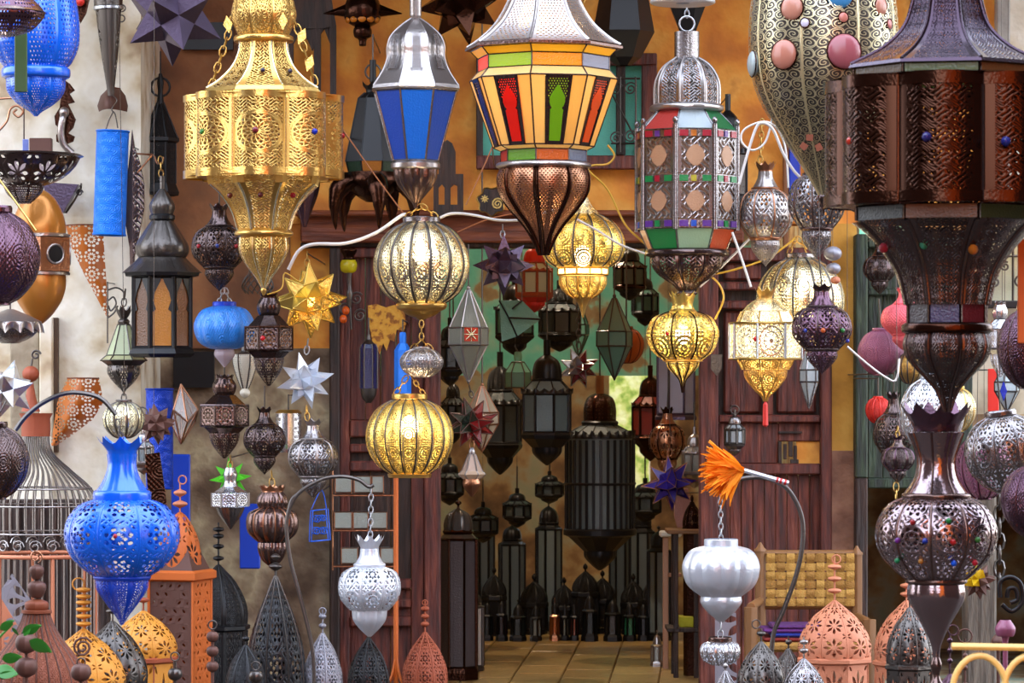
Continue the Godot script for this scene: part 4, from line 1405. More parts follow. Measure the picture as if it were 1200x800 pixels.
func build_stained() -> void:
	var d := 4.7
	var k := K(d)
	var off := 0.21
	var t := lantern({"l": "large stained glass lantern of red, green, amber and cream panes", "x": 637, "d": d, "s": [
		["g", "roof_panel", 8, [[20, -60], [32, -30], [40, -8], [48, 8], [60, 24], [78, 38], [91, 45]], "tin", "dot", {"dip": 0.0, "k": 4, "off": off / TAU * 8.0, "rib": "tin", "rw": 2.2}],
		["f", "roof_rim", 8, [[91, 44], [94, 46], [94, 49], [89, 50]], "bronze", "", {"off": off / TAU * 8.0}],
		["l", "rope_ring", 28, [[50, 187], [55, 188], [56, 192], [51, 195]], "tin"],
		["g", "bowl_panel", 8, [[52, 194], [56, 206], [53, 224], [40, 243], [25, 260], [13, 278], [4, 298]], "copper", "dot", {"dip": 0.06, "k": 5, "off": off / TAU * 8.0, "rib": "brown_metal", "rw": 3.4}]],
		"bulb": [80, 14, 0.4], "warm": "#ffdf9a", "rod": [[637, -58, 637, -99]], "rr": 3.0})
	var v := func(hw: float, y: float) -> Vector2: return Vector2(hw * k, (298 - fy(hw, y)) * k)
	var lead := Buf.new()
	var top := ["#c89a20", "#c89a20", "#d0a830", "#c09018", "#c8a028", "#c89a20", "#c08c14", "#b88a18"]
	var band := ["#b07018", "#4a5070", "#8a7a20", "#a03018", "#506a20", "#a83018", "#c02c14", "#6a8a18"]
	var arch := ["#6a9a10", "#e8541a", "#d83020", "#5a8a20", "#e0901a", "#c02a18", "#302a58", "#f01c0c"]
	var low := ["#a8501a", "#38405a", "#5a7a20", "#a03018", "#506a20", "#28487a", "#a83418", "#4a7a14"]
	for i in 8:
		facet(t, "top_pane", v.call(87, 50), v.call(78, 60), 8, i, off, 0, 1, 0, 1, 0, glass(top[i], 0.25))
		facet(t, "band_pane", v.call(78, 60), v.call(78, 76), 8, i, off, 0, 1, 0, 1, 0, glass(band[i], 0.25))
		facet(t, "eave_pane", v.call(78, 76), v.call(88, 86), 8, i, off, 0, 1, 0, 1, 0, glass("#b09a68", 0.3))
		var a: Vector2 = v.call(88, 86)
		var b: Vector2 = v.call(60, 168)
		facet(t, "side_pane", a, b, 8, i, off, 0, 0.26, 0, 1, 0, glass("#c09a58", 0.3))
		facet(t, "side_pane", a, b, 8, i, off, 0.74, 1, 0, 1, 0, glass("#b88c48", 0.3))
		facet(t, "pierced_frame", a, b, 8, i, off, 0.28, 0.72, 0.04, 0.36, 0.001, mt("dark_bronze", "dot"))
		facet(t, "dark_frame", a, b, 8, i, off, 0.28, 0.72, 0.36, 0.97, 0.001, mt("dark_bronze"))
		facet(t, "backing_pane", a, b, 8, i, off, 0.26, 0.74, 0.03, 0.97, -0.006, glass(arch[i], 0.3))
		for e in [[0.26, 0.31, 0.0, 1.0], [0.69, 0.74, 0.0, 1.0], [0.26, 0.74, 0.0, 0.05], [0.26, 0.74, 0.95, 1.0]]:
			facet(t, "frame_bar", a, b, 8, i, off, e[0], e[1], e[2], e[3], 0.006, mt("dark_bronze"))
		facet(t, "arched_pane", a, b, 8, i, off, 0.33, 0.67, 0.14, 0.95, 0.006, glass(arch[i], 0.25),
			[[0.1, 1], [0.1, 0.45], [0.2, 0.42], [0.1, 0.38], [0.04, 0.3], [0.1, 0.2], [0.3, 0.1], [0.5, 0.0], [0.7, 0.1], [0.9, 0.2], [0.96, 0.3], [0.9, 0.38], [0.8, 0.42], [0.9, 0.45], [0.9, 1]])
		facet(t, "tuck_pane", v.call(60, 168), v.call(51, 173), 8, i, off, 0, 1, 0, 1, 0, glass("#b09a68", 0.3))
		facet(t, "low_pane", v.call(51, 173), v.call(51, 187), 8, i, off, 0, 1, 0, 1, 0, glass(low[i], 0.25))
		var e0 := TAU * (i + 0.5) / 8 + off
		var e1 := TAU * (i + 1.5) / 8 + off
		var ring := [[87, 50], [78, 60], [78, 76], [88, 86], [60, 168], [51, 173], [51, 187]]
		for j in ring.size():
			var q: Vector2 = v.call(ring[j][0], ring[j][1])
			if j < ring.size() - 1:
				var r: Vector2 = v.call(ring[j + 1][0], ring[j + 1][1])
				tube(lead, [Vector3(sin(e0) * q.x, q.y, cos(e0) * q.x), Vector3(sin(e0) * r.x, r.y, cos(e0) * r.x)], 0.0042, 5)
			tube(lead, [Vector3(sin(e0) * q.x, q.y, cos(e0) * q.x), Vector3(sin(e1) * q.x, q.y, cos(e1) * q.x)], 0.004, 5)
	part(t, "lead_frame", lead, mt("dark_bronze"))
# ---------------------------------------------------------------- kinds of lantern, drawn in shares of half width and height
func kind_sections(kind: String, A: String, pa: String, B: String, G) -> Array:
	match kind:
		"gourd": return [
			["c", "crown", 7, [[.40, 0], [.27, .07], [.25, .10]], B],
			["g", "neck_panel", 8, [[.25, .10], [.29, .17], [.46, .25]], A, "", {"dip": .05, "min": 8}],
			["l", "ring", 20, [[.46, .245], [.51, .255], [.48, .27]], B],
			["g", "body_panel", 8, [[.48, .265], [.84, .33], [1, .47], [.93, .60], [.60, .72]], A, pa, {"dip": .05, "k": 2, "rib": B}],
			["l", "ring", 20, [[.55, .715], [.58, .73], [.52, .75]], B],
			["g", "drop_panel", 8, [[.50, .75], [.51, .82], [.30, .91], [.05, .985], [.02, 1]], A, pa, {"dip": .06, "k": 2}]]
		"melon": return [
			["c", "crown", 8, [[.55, 0], [.44, .06], [.42, .09]], B],
			["g", "upper_lobe", 12, [[.42, .09], [.55, .15], [.60, .22], [.52, .29]], A, pa, {"dip": .10, "min": 8}],
			["g", "body_lobe", 12, [[.55, .29], [.90, .35], [1, .47], [.92, .60], [.58, .70]], A, pa, {"dip": .12, "k": 2, "rib": B}],
			["g", "lower_lobe", 10, [[.55, .71], [.56, .80], [.40, .92], [.10, 1]], A, pa, {"dip": .12, "min": 8}]]
		"tiered": return [
			["c", "crown", 7, [[.40, 0], [.34, .04], [.33, .06]], B],
			["g", "neck_panel", 8, [[.33, .06], [.46, .13], [.44, .20], [.36, .25]], A, "", {"dip": .06, "min": 8}],
			["p", "shoulder_panel", 8, [[.46, .25], [.86, .36]], A, "", {"min": 8}],
			["p", "band_panel", 8, [[1, .37], [1, .62]], A, pa, {"k": 1, "rib": B}],
			["f", "band_rim", 8, [[1.02, .36], [1.04, .375], [1.0, .385]], B],
			["f", "band_rim", 8, [[1.0, .61], [1.04, .62], [.8, .64]], B],
			["p", "under_panel", 8, [[.84, .64], [.62, .70]], A, "", {"min": 8}],
			["g", "drop_panel", 8, [[.60, .70], [.55, .80], [.32, .91], [.05, 1]], A, pa, {"dip": .08, "k": 2}]]
		"dome": return [
			["l", "finial", 12, [[.02, .0], [.05, .01], [.02, .04], [.02, .05]], B],
			["l", "finial_bead", 14, [[.02, .05], [.15, .065], [.15, .075], [.02, .09]], B],
			["l", "finial_bead", 14, [[.02, .10], [.18, .12], [.18, .13], [.02, .15]], B],
			["l", "finial_bead", 14, [[.02, .16], [.22, .18], [.22, .195], [.02, .215]], B],
			["g", "dome_panel", 8, [[.03, .21], [.22, .27], [.58, .38], [.88, .54], [1, .70], [.97, .80]], A, pa, {"dip": .05, "k": 3, "rib": A}],
			["f", "rim", 8, [[.95, .795], [1.07, .81], [1.07, .84], [.95, .855]], B],
			["p", "body_panel", 8, [[.96, .855], [.96, 1.0]], A, pa, {"k": 1}]]
		"point": return [   # tall pointed floor lantern
			["l", "finial_bead", 14, [[.02, .0], [.16, .022], [.02, .045]], B],
			["l", "finial_bead", 14, [[.02, .05], [.24, .078], [.02, .105]], B],
			["l", "spike", 8, [[.05, .10], [.04, .14]], B],
			["g", "dome_panel", 8, [[.03, .13], [.26, .22], [.62, .38], [.90, .56], [1, .76], [.98, 1.0]], A, pa, {"dip": .05, "k": 4, "rib": B}]]
		"diamond": return [
			["l", "cap", 10, [[.03, 0], [.10, .02], [.08, .05]], B],
			["p", "upper_pane", 6, [[.10, .05], [.95, .42]], G, "", {"rib": B}],
			["p", "belt_pane", 6, [[1, .43], [1, .60]], G, "", {"rib": B, "bars": B}],
			["p", "lower_pane", 6, [[.95, .61], [.08, .96]], G, "", {"rib": B}],
			["l", "drop_tip", 8, [[.08, .955], [.10, .97], [.02, 1]], B]]
		"house": return [
			["t", "post", 10, [[.14, 0], [.14, .12]], B],
			["g", "dome_panel", 8, [[.14, .12], [.46, .17], [.58, .25], [.58, .31]], A, pa, {"dip": .06, "min": 8}],
			["f", "ring", 8, [[.58, .305], [.64, .315], [.60, .33]], B],
			["p", "eave_pane", 8, [[.60, .33], [.98, .41]], G, "", {"rib": B}],
			["c", "parapet", 16, [[1.04, .385], [1.03, .41], [1.02, .43]], B],
			["p", "body_pane", 8, [[.94, .43], [.94, .74]], G, "", {"rib": B, "rw": 1.8, "bars": B}],
			["f", "base_rim", 8, [[.98, .74], [1.04, .76], [1.0, .79]], B],
			["p", "under_panel", 8, [[.98, .79], [.62, .86]], A, "", {"min": 8}],
			["g", "drop_panel", 8, [[.60, .86], [.55, .91], [.28, .965], [.05, 1]], A, "", {"dip": .06, "min": 8}]]
		"column": return [
			["l", "finial", 10, [[.03, 0], [.16, .015], [.05, .03], [.08, .05]], B],
			["g", "dome_panel", 8, [[.08, .045], [.50, .08], [.66, .13], [.66, .17]], A, pa, {"dip": .06, "min": 8}],
			["f", "ring", 8, [[.66, .165], [.74, .175], [.68, .19]], B],
			["p", "shoulder_panel", 8, [[.68, .19], [.90, .22]], A, "", {"min": 8}],
			["p", "body_pane", 8, [[.88, .22], [.88, .93]], G, "", {"rib": B, "rw": 1.6, "bars": B}],
			["f", "foot", 8, [[.90, .93], [1.0, .96], [1.0, 1.0]], B]]
		"tiny": return [
			["l", "finial", 8, [[.03, 0], [.12, .03], [.04, .07], [.10, .12]], B],
			["g", "dome_panel", 6, [[.08, .12], [.34, .18], [.52, .28], [.60, .38]], A, "", {"dip": .04, "min": 8}],
			["f", "eave", 6, [[.60, .38], [.86, .42], [.80, .46]], B],
			["p", "glass_pane", 6, [[.70, .46], [.74, .84]], G, "", {"rib": B, "rw": 1.3, "min": 5}],
			["f", "base", 6, [[.78, .84], [.92, .90], [.92, 1.0]], B]]
		"ball": return [
			["t", "collar", 18, [[.36, 0], [.38, .02], [.38, .06], [.35, .08]], B],
			["g", "panel", 10, [[.35, .07], [.72, .17], [.96, .36], [1, .52], [.90, .72], [.60, .90], [.34, .97]], A, pa, {"dip": .05, "k": 3, "rib": B}],
			["t", "foot", 14, [[.34, .965], [.34, .99], [.20, 1]], B]]
	return []

func std(kind: String, x: float, y0: float, y1: float, w: float, d: float, look: Array, label: String, ex := {}) -> Node3D:
	# look: [main metal, pattern, trim metal, glass]
	var secs := []
	for s in kind_sections(kind, look[0], look[1], look[2], look[3] if look.size() > 3 else "#8a9694"):
		var c: Array = s.duplicate()
		c[3] = s[3].map(func(q): return [q[0] * w, lerpf(y0, y1, q[1])])
		if c[4] is String and c[4].begins_with("#"): c[4] = glass(c[4], 0.3)
		secs.append(c)
	var o := {"l": label, "x": x, "d": d, "s": secs, "r": hash(label) % 100 / 100.0 * 0.5 - 0.25}
	o.merge(ex, true)
	return lantern(o)
# ---------------------------------------------------------------- left third

func plate(called: String, label: String, cat: String, pts: Array, d: float, thick: float, m: Material, turn := 0.0) -> MeshInstance3D:
	# flat cut sheet; pts in pixels
	var c := Vector2.ZERO
	for q in pts: c += Vector2(q[0], q[1])
	c /= pts.size()
	var k := K(d)
	var out := pts.map(func(q): return Vector2((q[0] - c.x) * k, (c.y - q[1]) * k))
	var o := lone(called, extrude(out, thick), m, label, cat, P(c.x, c.y, d))
	o.rotation.y = turn
	return o

func wires(called: String, label: String, cat: String, d: float, m: Material, strands: Array, r: float) -> MeshInstance3D:
	# bent rods; strands are lists of pixel points, curved; placed with its own origin
	var c: Array = strands[0][0]
	var b := Buf.new()
	var o0 := P(c[0], c[1], d)
	for st in strands:
		var pts: Array = st.map(func(q): return P(q[0], q[1], d - (q[2] if q.size() > 2 else 0.0)) - o0)
		tube(b, curve(pts, 6) if pts.size() > 2 else pts, r, 6)
	return lone(called, b, m, label, cat, o0)

func half_shade(called: String, label: String, pts: Array, d: float, depth: float, m: Material) -> Node3D:
	# wall shade: a bent sheet whose middle stands off the wall. pts: rows [xl, xr, y]
	var b := Buf.new()
	var rows := []
	var k := K(d)
	var us := PackedFloat32Array()
	var vs := PackedFloat32Array()
	var n := 10
	for j in n + 1: us.append(float(j) / n)
	var x0: float = (pts[0][0] + pts[0][1]) * 0.5
	var yb: float = pts[-1][2]
	for i in pts.size():
		var q: Array = pts[i]
		var row := PackedVector3Array()
		for j in n + 1:
			var t := float(j) / n
			row.append(Vector3((lerpf(q[0], q[1], t) - x0) * k, (yb - q[2]) * k, sin(PI * t) * depth * (q[1] - q[0]) / (pts[0][1] - pts[0][0] + 1.0)))
		rows.append(row)
		vs.append((q[2] - pts[0][2]) / (pts[0][1] - pts[0][0]) * 2.0)
	b.grid(rows, us, vs)
	var w0: float = (pts[0][1] - pts[0][0]) * k
	for i in b.v.size(): b.uv[i] = Vector2(b.v[i].x, -b.v[i].y) / w0 * 1.1
	var t := thing(called, label, "wall lamp", P(x0, yb, d))
	part(t, "bent_shade", b, m)
	var rim := Buf.new()
	var e := []
	for j in n + 1: e.append(rows[0][j])
	tube(rim, e, 0.004, 5)
	part(t, "upper_rim", rim, mt("rust"))
	return t

func drum(label: String, x0: float, x1: float, y0: float, y1: float, d: float, base: String, top_shift := 0.0) -> Node3D:
	var k := K(d)
	var t := thing("hanging_drum_lamp", label, "lamp", P((x0 + x1) * 0.5, y1, d))
	var r := (x1 - x0) * 0.5 * k
	var h := (y1 - y0) * k
	var b := Buf.new()
	lathe(b, [Vector2(r, h), Vector2(r, 0.0)], 28, true, PI, 1.0)
	for i in b.uv.size(): b.uv[i] = Vector2(b.uv[i].x * 1.4, b.uv[i].y * h / (TAU * r) * 1.75)
	part(t, "drum", b, mt(base, "scl"))
	for yy in [h, 0.0]:
		var q := Buf.new()
		var pts := []
		for i in 24: pts.append(Vector3(sin(TAU * i / 24) * r, yy, cos(TAU * i / 24) * r))
		tube(q, pts, 0.006, 5, true)
		part(t, "rim", q, mt(base))
	t.rotation.z = top_shift
	return t

func build_left() -> void:
	var dk := ["dark_bronze", "med", "dark_bronze"]
	# --- top left cluster
	var c := lantern({"l": "big bright blue pierced gourd lantern in the top left corner", "x": 42, "d": 4.4, "s": [
		["g", "upper_panel", 8, [[20, -60], [40, -30], [50, 10], [51, 45], [44, 66], [36, 77]], "blue", "dot", {"dip": 0.05, "k": 3}],
		["l", "ring", 28, [[36, 75], [40, 78], [40, 86], [36, 89]], "blue"],
		["g", "lower_panel", 8, [[35, 89], [34, 104], [24, 118], [8, 130], [2, 136]], "blue", "dot", {"dip": 0.05, "k": 2}]],
		"rod": [[42, -60, 42, -145]], "r": 0.3})
	lantern({"l": "dark pierced bowl lamp cut by the top left corner", "x": 4, "d": 3.9, "s": [
		["g", "bowl_panel", 8, [[16, -30], [30, -10], [48, 8], [44, 20], [30, 34], [6, 43]], "plum", "dot", {"dip": 0.03, "k": 2}],
		["t", "rim", 24, [[46, 6], [50, 9], [46, 12]], "dark_bronze"]], "rod": [[4, -30, 4, -190]]})
	lone("hanging_green_strap", slab2(17, 32, 32, 108, 4.1, 0.012), mt("green_paint"), "dark green strap hanging before the big blue gourd lantern", "strap", P(24.5, 108, 4.1))
	plate("hanging_pierced_disc", "dark brown pierced disc with a red bead near top left", "ornament", [[82, -20], [104, -20], [105, 0], [101, 16], [94, 28], [90, 10]], 5.2, 0.012, mt("brown_metal"))
	var rb := Buf.new()
	ball(rb, Vector3.ZERO, 5.5 * K(5.1), 1.0, 12, 8)
	lone("hanging_red_bead", rb, mt("red"), "round red bead on the dark pierced disc", "bead", P(94, 2, 5.17))
	lantern({"l": "grey pierced metal cone hanging point down on the cream pillar", "n": "hanging_cone_lamp", "c": "lamp", "x": 130, "d": 5.35, "s": [
		["t", "cap", 20, [[17, -20], [17, 5]], "iron"], ["t", "ring", 20, [[17, 5], [18, 6], [18, 9], [16, 10]], "steel"],
		["l", "cone", 20, [[15, 10], [13, 35], [9, 70], [5, 100], [4, 112]], "iron", "pin", {}]],
		"ring": [[146, 10, 4], [145, 22, 4]], "tilt": 0.03})
	half_shade("scoop_wall_sconce", "small brown scoop shade on the cream pillar above the blue drum", [[126, 141, 104], [118, 147, 112], [114, 150, 124], [116, 149, 131]], 5.5, 0.09, mt("umber"))
	wires("hanging_wire_hook", "twisted wire hook holding the long blue drum lamp", "hook", 5.38, mt("iron"), [[[133, 112], [137, 118], [131, 128], [135, 134], [138, 150]], [[133, 130], [128, 140], [124, 152]]], 0.004)
	drum("long bright blue embossed drum lamp on the cream pillar", 109, 147, 154, 275, 5.33, "drum_blue", -0.035)
	# ornamental knocker plate
	var kn := thing("wall_lamp_bracket", "dark scalloped plate with a pale brass arm on the cream wall", "bracket", P(76, 176, 5.5))
	var k := K(5.5)
	part(kn, "scalloped_plate", extrude([[76, 94], [82, 98], [88, 106], [82, 110], [88, 120], [80, 122], [84, 130], [89, 140], [86, 150], [80, 156], [88, 160], [86, 166], [76, 170], [66, 166], [66, 158], [72, 154], [65, 146], [64, 136], [70, 126], [72, 110]].map(func(q): return Vector2((q[0] - 76) * k, (176 - q[1]) * k)), 0.012), mt("brown_metal"))
	var arm := Buf.new()
	tube(arm, curve([Vector3(0, 44 * k, 0.02), Vector3(-1 * k, 36 * k, 0.06), Vector3(-3 * k, 20 * k, 0.06), Vector3(0, 6 * k, 0.05), Vector3(10 * k, -4 * k, 0.04)], 6), 4.2 * k, 8)
	ball(arm, Vector3(0, 44 * k, 0.03), 6 * k, 1.1, 12, 8)
	part(kn, "brass_arm", arm, mt("tin"))
	wires("hanging_copper_bracket", "thin copper wire bracket with curls at the left edge", "bracket", 4.6, mt("copper"), [[[-4, 116], [12, 115], [28, 116], [33, 124], [40, 127], [40, 121]], [[-2, 154], [8, 142], [12, 128], [20, 124], [27, 130], [22, 137], [16, 132], [20, 128]]], 0.006)
	var tag := Buf.new()
	box(tag, Vector3.ZERO, Vector3(7, 14, 2) * K(4.6), 0.002)
	lone("hanging_glass_tag", tag, glass("#7a8ac8"), "small pale blue glass block under the copper bracket", "tag", P(30, 170, 4.6))
	# dishes
	lantern({"l": "wide dark pierced dish lamp jutting in from the left edge", "n": "hanging_dish_lamp", "c": "lamp", "x": 28, "d": 4.7, "s": [
		["t", "rim", 32, [[66, 176], [70, 178], [66, 180]], "dark_bronze"],
		["g", "dish_panel", 10, [[66, 180], [58, 194], [42, 208], [24, 216]], "dark_bronze", "dai", {"dip": 0.03, "k": 1}],
		["g", "lower_bowl", 8, [[24, 216], [20, 226], [8, 238]], "dark_bronze", "dot", {"dip": 0.03, "k": 1}]],
		"rod": [[28, 178, 28, 126]]})
	var sh := thing("wall_shelf", "small dark wedge shelf with iron scroll bracket on cream wall", "shelf", P(72, 252, 5.5))
	part(sh, "wedge", extrude([[52, 214], [94, 217], [76, 250], [60, 246]].map(func(q): return Vector2((q[0] - 72) * k, (252 - q[1]) * k)), 0.1), mt("purple_dark"), Transform3D(Basis.IDENTITY, Vector3(0, 0, 0.03)))
	var sc := Buf.new()
	tube(sc, curve([[96, 215], [95, 222], [88, 235], [78, 250]].map(func(q): return Vector3((q[0] - 72) * k, (252 - q[1]) * k, 0.03)), 5), 0.006, 5)
	tube(sc, spiral(Vector3(22 * k, 26 * k, 0.03), 4 * k, 1 * k, 1.6, 0), 0.005, 5)
	part(sh, "scroll_bracket", sc, mt("iron"))
	var cr := Buf.new()
	box(cr, Vector3.ZERO, Vector3(26, 20, 12) * K(5.45), 0.004)
	lone("wall_lamp_box", cr, mt("umber"), "small brown box fixed to the cream wall above the dark dish", "box", P(48, 172, 5.45))
	# copper and leather egg lantern
	lantern({"l": "egg-shaped amber leather lantern with band of round portholes", "x": 46, "d": 4.9, "r": -0.35, "s": [
		["l", "cap", 10, [[2, 216], [4, 219], [3, 223]], "tin"],
		["g", "upper_gore", 6, [[3, 221], [17, 230], [27, 247], [31, 262], [31, 273]], "gloss_leather", "", {"dip": 0.03}],
		["t", "ring", 28, [[31, 272], [36, 273], [36, 276], [33, 277]], "tin"],
		["p", "porthole_band", 6, [[40, 277], [40, 317]], "copper", "", {"off": 0.0}],
		["t", "ring", 28, [[33, 317], [36, 318], [36, 321], [31, 322]], "tin"],
		["g", "lower_gore", 6, [[31, 321], [31, 335], [26, 352], [14, 370], [3, 380]], "gloss_leather", "", {"dip": 0.03}]],
		"rod": [[46, 217, 46, 182]]})
	var eg: Node3D = get_node(NodePath("hanging_lantern_%03d" % (used["hanging_lantern"] - 1)))
	var ke := K(4.9)
	for i in 6:
		var a := TAU * i / 6.0
		var q := Buf.new()
		torus(q, Vector3.ZERO, 11 * ke, 1.6 * ke, Basis.IDENTITY, 16, 5)
		part(eg, "porthole_ring", q, mt("tin"), Transform3D(Basis(Vector3.UP, a), Vector3(sin(a) * 35.2 * ke, (380 - fy(36, 297)) * ke, cos(a) * 35.2 * ke)))
		var dsk := Buf.new()
		ball(dsk, Vector3.ZERO, 10.4 * ke, 1.0, 12, 8)
		part(eg, "porthole_glass", dsk, mt("black"), Transform3D(Basis(Vector3.UP, a).scaled_local(Vector3(1, 1, 0.08)), Vector3(sin(a) * 35 * ke, (380 - fy(36, 297)) * ke, cos(a) * 35 * ke)))
	std("ball", -6, 240, 358, 54, 4.2, ["plum", "emb", "plum"], "reddish dark round lantern cut by the left edge below the dish", {"rod": [[-6, 240, -6, 205]]})
	wires("hanging_rope", "yellow twisted cord slanting down at the left edge", "cord", 4.15, mt("gold"), [[[-4, 206], [18, 236], [42, 270]]], 0.005)
	half_shade("leather_wall_sconce", "orange pierced leather wall shade tapering to a point", [[77, 121, 264], [84, 122, 290], [98, 124, 320], [113, 126, 348], [125, 128, 371]], 5.46, 0.1, mt("leather", "sta"))
	half_shade("leather_wall_sconce", "rust orange pierced wall shade leaning above the iron arm", [[79, 116, 443], [72, 119, 458], [67, 121, 472], [64, 108, 492], [61, 84, 510], [60, 66, 522]], 5.46, 0.12, mt("leather", "sta"))
	lantern({"l": "shallow pale metal dish lamp with scalloped edge at left edge", "n": "hanging_dish_lamp", "c": "lamp", "x": 12, "d": 4.6, "s": [
		["l", "upper_plate", 24, [[4, 362], [20, 368], [37, 376]], "tin"],
		["c", "scalloped_rim", 14, [[40, 390], [38, 380], [36, 376]], "tin"],
		["g", "under_bowl", 8, [[34, 384], [26, 394], [10, 402]], "pewter", "dot", {"dip": 0.03, "k": 1}]],
		"rod": [[12, 364, 12, 340]]})
	# iron bracket and small glass lantern
	wires("hanging_scroll_bracket", "black iron scroll bracket over the small glass lantern", "bracket", 5.4, mt("iron"), [[[126, 330], [126, 375], [126, 402]], [[126, 340], [136, 337], [144, 341], [146, 348], [147, 338]], [[127, 352], [133, 348], [136, 356], [130, 364], [127, 358]], [[127, 372], [134, 366], [138, 358]]], 0.005)
	lantern({"l": "small pyramid lantern of greenish glass with iron lower cup", "x": 145, "d": 5.3, "s": [
		["c", "crown", 7, [[11, 357], [7, 367], [4, 373]], "iron"],
		["l", "cap", 12, [[4, 373], [7, 376], [6, 380]], "iron"],
		["p", "glass_pane", 6, [[7, 380], [20, 416]], glass("#b4bc98", 0.25), "", {"rib": "iron", "rw": 0.9, "bars": "iron"}],
		["p", "eave_pane", 6, [[20, 416], [27, 422]], glass("#a8a880", 0.25), "", {"rib": "iron", "rw": 0.9, "bars": "iron", "min": 8}],
		["f", "eave_under", 6, [[27, 422], [19, 428]], "iron"],
		["g", "cup_panel", 6, [[19, 428], [20, 436], [14, 446], [4, 456], [1, 460]], "iron", "ara", {"dip": 0.06, "k": 1}]],
		"chain": [[145, 358, 146, 342]], "cm": "iron"})
	# tall dark lantern with amber panes
	lantern({"l": "tall dark iron lantern with onion roof and amber panes", "x": 190, "d": 5.2, "s": [
		["t", "stem", 10, [[3, 206], [3, 222]], "iron"],
		["g", "finial_panel", 8, [[3, 221], [10, 230], [15, 240], [13, 250]], "iron", "", {"dip": 0.05, "min": 9}],
		["t", "ring", 20, [[13, 250], [15, 252], [15, 256], [13, 258]], "black"],
		["g", "roof_panel", 8, [[13, 258], [20, 268], [30, 284], [31, 294], [28, 300]], "iron", "", {"dip": 0.05}],
		["g", "skirt_panel", 8, [[27, 300], [33, 306], [47, 318]], "iron", "", {"dip": 0.05}],
		["f", "eave", 8, [[47, 318], [46, 322], [36, 323]], "black"],
		["p", "amber_pane", 8, [[35, 323], [35, 408]], glass("#b8741c", 0.35), "", {"rib": "black", "rw": 3.4, "bars": "black", "mats": ["#c07a1c", "#6a3a14", "#8a5218", "#5a3414"]}],
		["f", "foot", 8, [[38, 408], [42, 414], [36, 418]], "black"]],
		"chain": [[188, 184, 189, 207]], "cm": "gold", "r": 0.1})
	for i in 8:
		var tl: Node3D = get_node(NodePath("hanging_lantern_%03d" % (used["hanging_lantern"] - 1)))
		var kk := K(5.2)
		var v0 := Vector2(35.6 * kk, (418 - fy(35, 323)) * kk)
		var v1 := Vector2(35.6 * kk, (418 - fy(35, 408)) * kk)
		for sd in 2:   # black spandrels that leave a pointed arch
			var ou := [[0, 0], [0.5, 0], [0.42, 0.08], [0.2, 0.22], [0.12, 0.34], [0.24, 0.46], [0.1, 0.5], [0, 0.55]]
			if sd: ou = ou.map(func(q): return [1 - q[0], q[1]])
			facet(tl, "arch_spandrel", v0, v1, 8, i, 0.0, 0.0, 1.0, 0.0, 1.0, 0.004, mt("black"), ou)
	wires("hanging_copper_bracket", "copper wall bracket holding the tall amber lantern", "bracket", 5.3, mt("copper"), [[[160, 180], [174, 181], [180, 182], [184, 191], [190, 190], [191, 184]], [[161, 202], [168, 194], [178, 182]]], 0.006)
	# long dark leaf
	plate("hanging_leaf_lamp", "long dark narrow pierced leaf-shaped lamp on the pillar edge", "lamp", [[155, 152], [158, 172], [164, 190], [169, 215], [169, 245], [163, 275], [158, 300], [157, 318], [153, 318], [152, 290], [147, 260], [146, 230], [150, 200], [153, 175]], 5.47, 0.03, mt("dark_bronze", "pin"))
	# black lantern silhouette on the ochre wall
	lantern({"l": "black iron lantern with pyramid roof against the brown wall", "x": 188, "d": 5.8, "s": [
		["l", "finial", 10, [[2, 86], [4, 96], [3, 108], [5, 122]], "black"],
		["p", "roof_panel", 6, [[4, 120], [12, 140], [20, 160]], "black", "pin", {"rib": "black"}],
		["f", "eave", 6, [[22, 160], [22, 164], [19, 166]], "black"],
		["p", "body_panel", 6, [[18, 166], [18, 214]], "black", "pin", {"k": 2, "rib": "black"}],
		["f", "foot", 6, [[18, 214], [22, 224], [21, 228]], "black"]], "ring": [[188, 102, 11]], "rod": [[188, 87, 188, 60]], "cm": "black"})
	var rec := struct("painted_dark_window_2", slab(214, 26, 273, 58, 5.99, 0.05), mt("black"))  # no opening here: its darkness is painted as a black slab
	rec.set_meta("label", "small black slab painted as a shaded opening in the ochre wall")
	star({"l": "large purple-grey metal star at the top left of the ochre wall", "x": 202, "y": 16, "d": 5.0, "R": 64, "twelve": true, "m": "purple_dark", "e": Vector3(0.35, 0.0, 0.52), "chain": [[202, -20, 202, -80]]})
	# arm that carries the blue lamp
	wires("iron_lamp_arm", "curved iron arm arching over the blue gourd lamp", "lamp arm", 4.15, mt("iron"), [[[18, 504], [30, 488], [50, 472], [75, 461], [100, 461], [120, 468], [136, 486]]], 0.012)
	star({"l": "silver mirror glass star at the left edge above the dark ball", "x": 8, "y": 456, "d": 4.3, "R": 36, "twelve": true, "m": "steel", "m2": "tin", "e": Vector3(0.1, 0.2, 0.3)})
	std("ball", -6, 494, 586, 40, 3.9, ["dark_bronze", "emb", "dark_bronze"], "dark embossed ball lantern cut by the left edge", {"rod": [[-6, 494, 8, 470]]})
	build_birdcage()
	std("ball", 145, 468, 514, 25, 4.5, ["pale_gold", "ara", "iron"], "small squat gold and silver melon lantern behind the blue crown", {"chain": [[145, 470, 146, 446]], "cm": "iron"})
	drum("blue drum lamp behind the dark red star", 171, 203, 456, 572, 5.25, "deep_blue")
	var bp := Buf.new()
	box(bp, Vector3.ZERO, Vector3(22, 84, 8) * K(5.6), 0.006)
	lone("wall_lamp_panel", bp, mt("deep_blue"), "flat dark blue panel lamp leaning on stained wall", "lamp", P(212, 574, 5.6))
	star({"l": "dark reddish metal star before the blue drum", "x": 183, "y": 497, "d": 4.7, "R": 26, "q": 0.36, "m": "umber", "e": Vector3(0.2, 0.5, 0.2)})
	build_wire_poly()
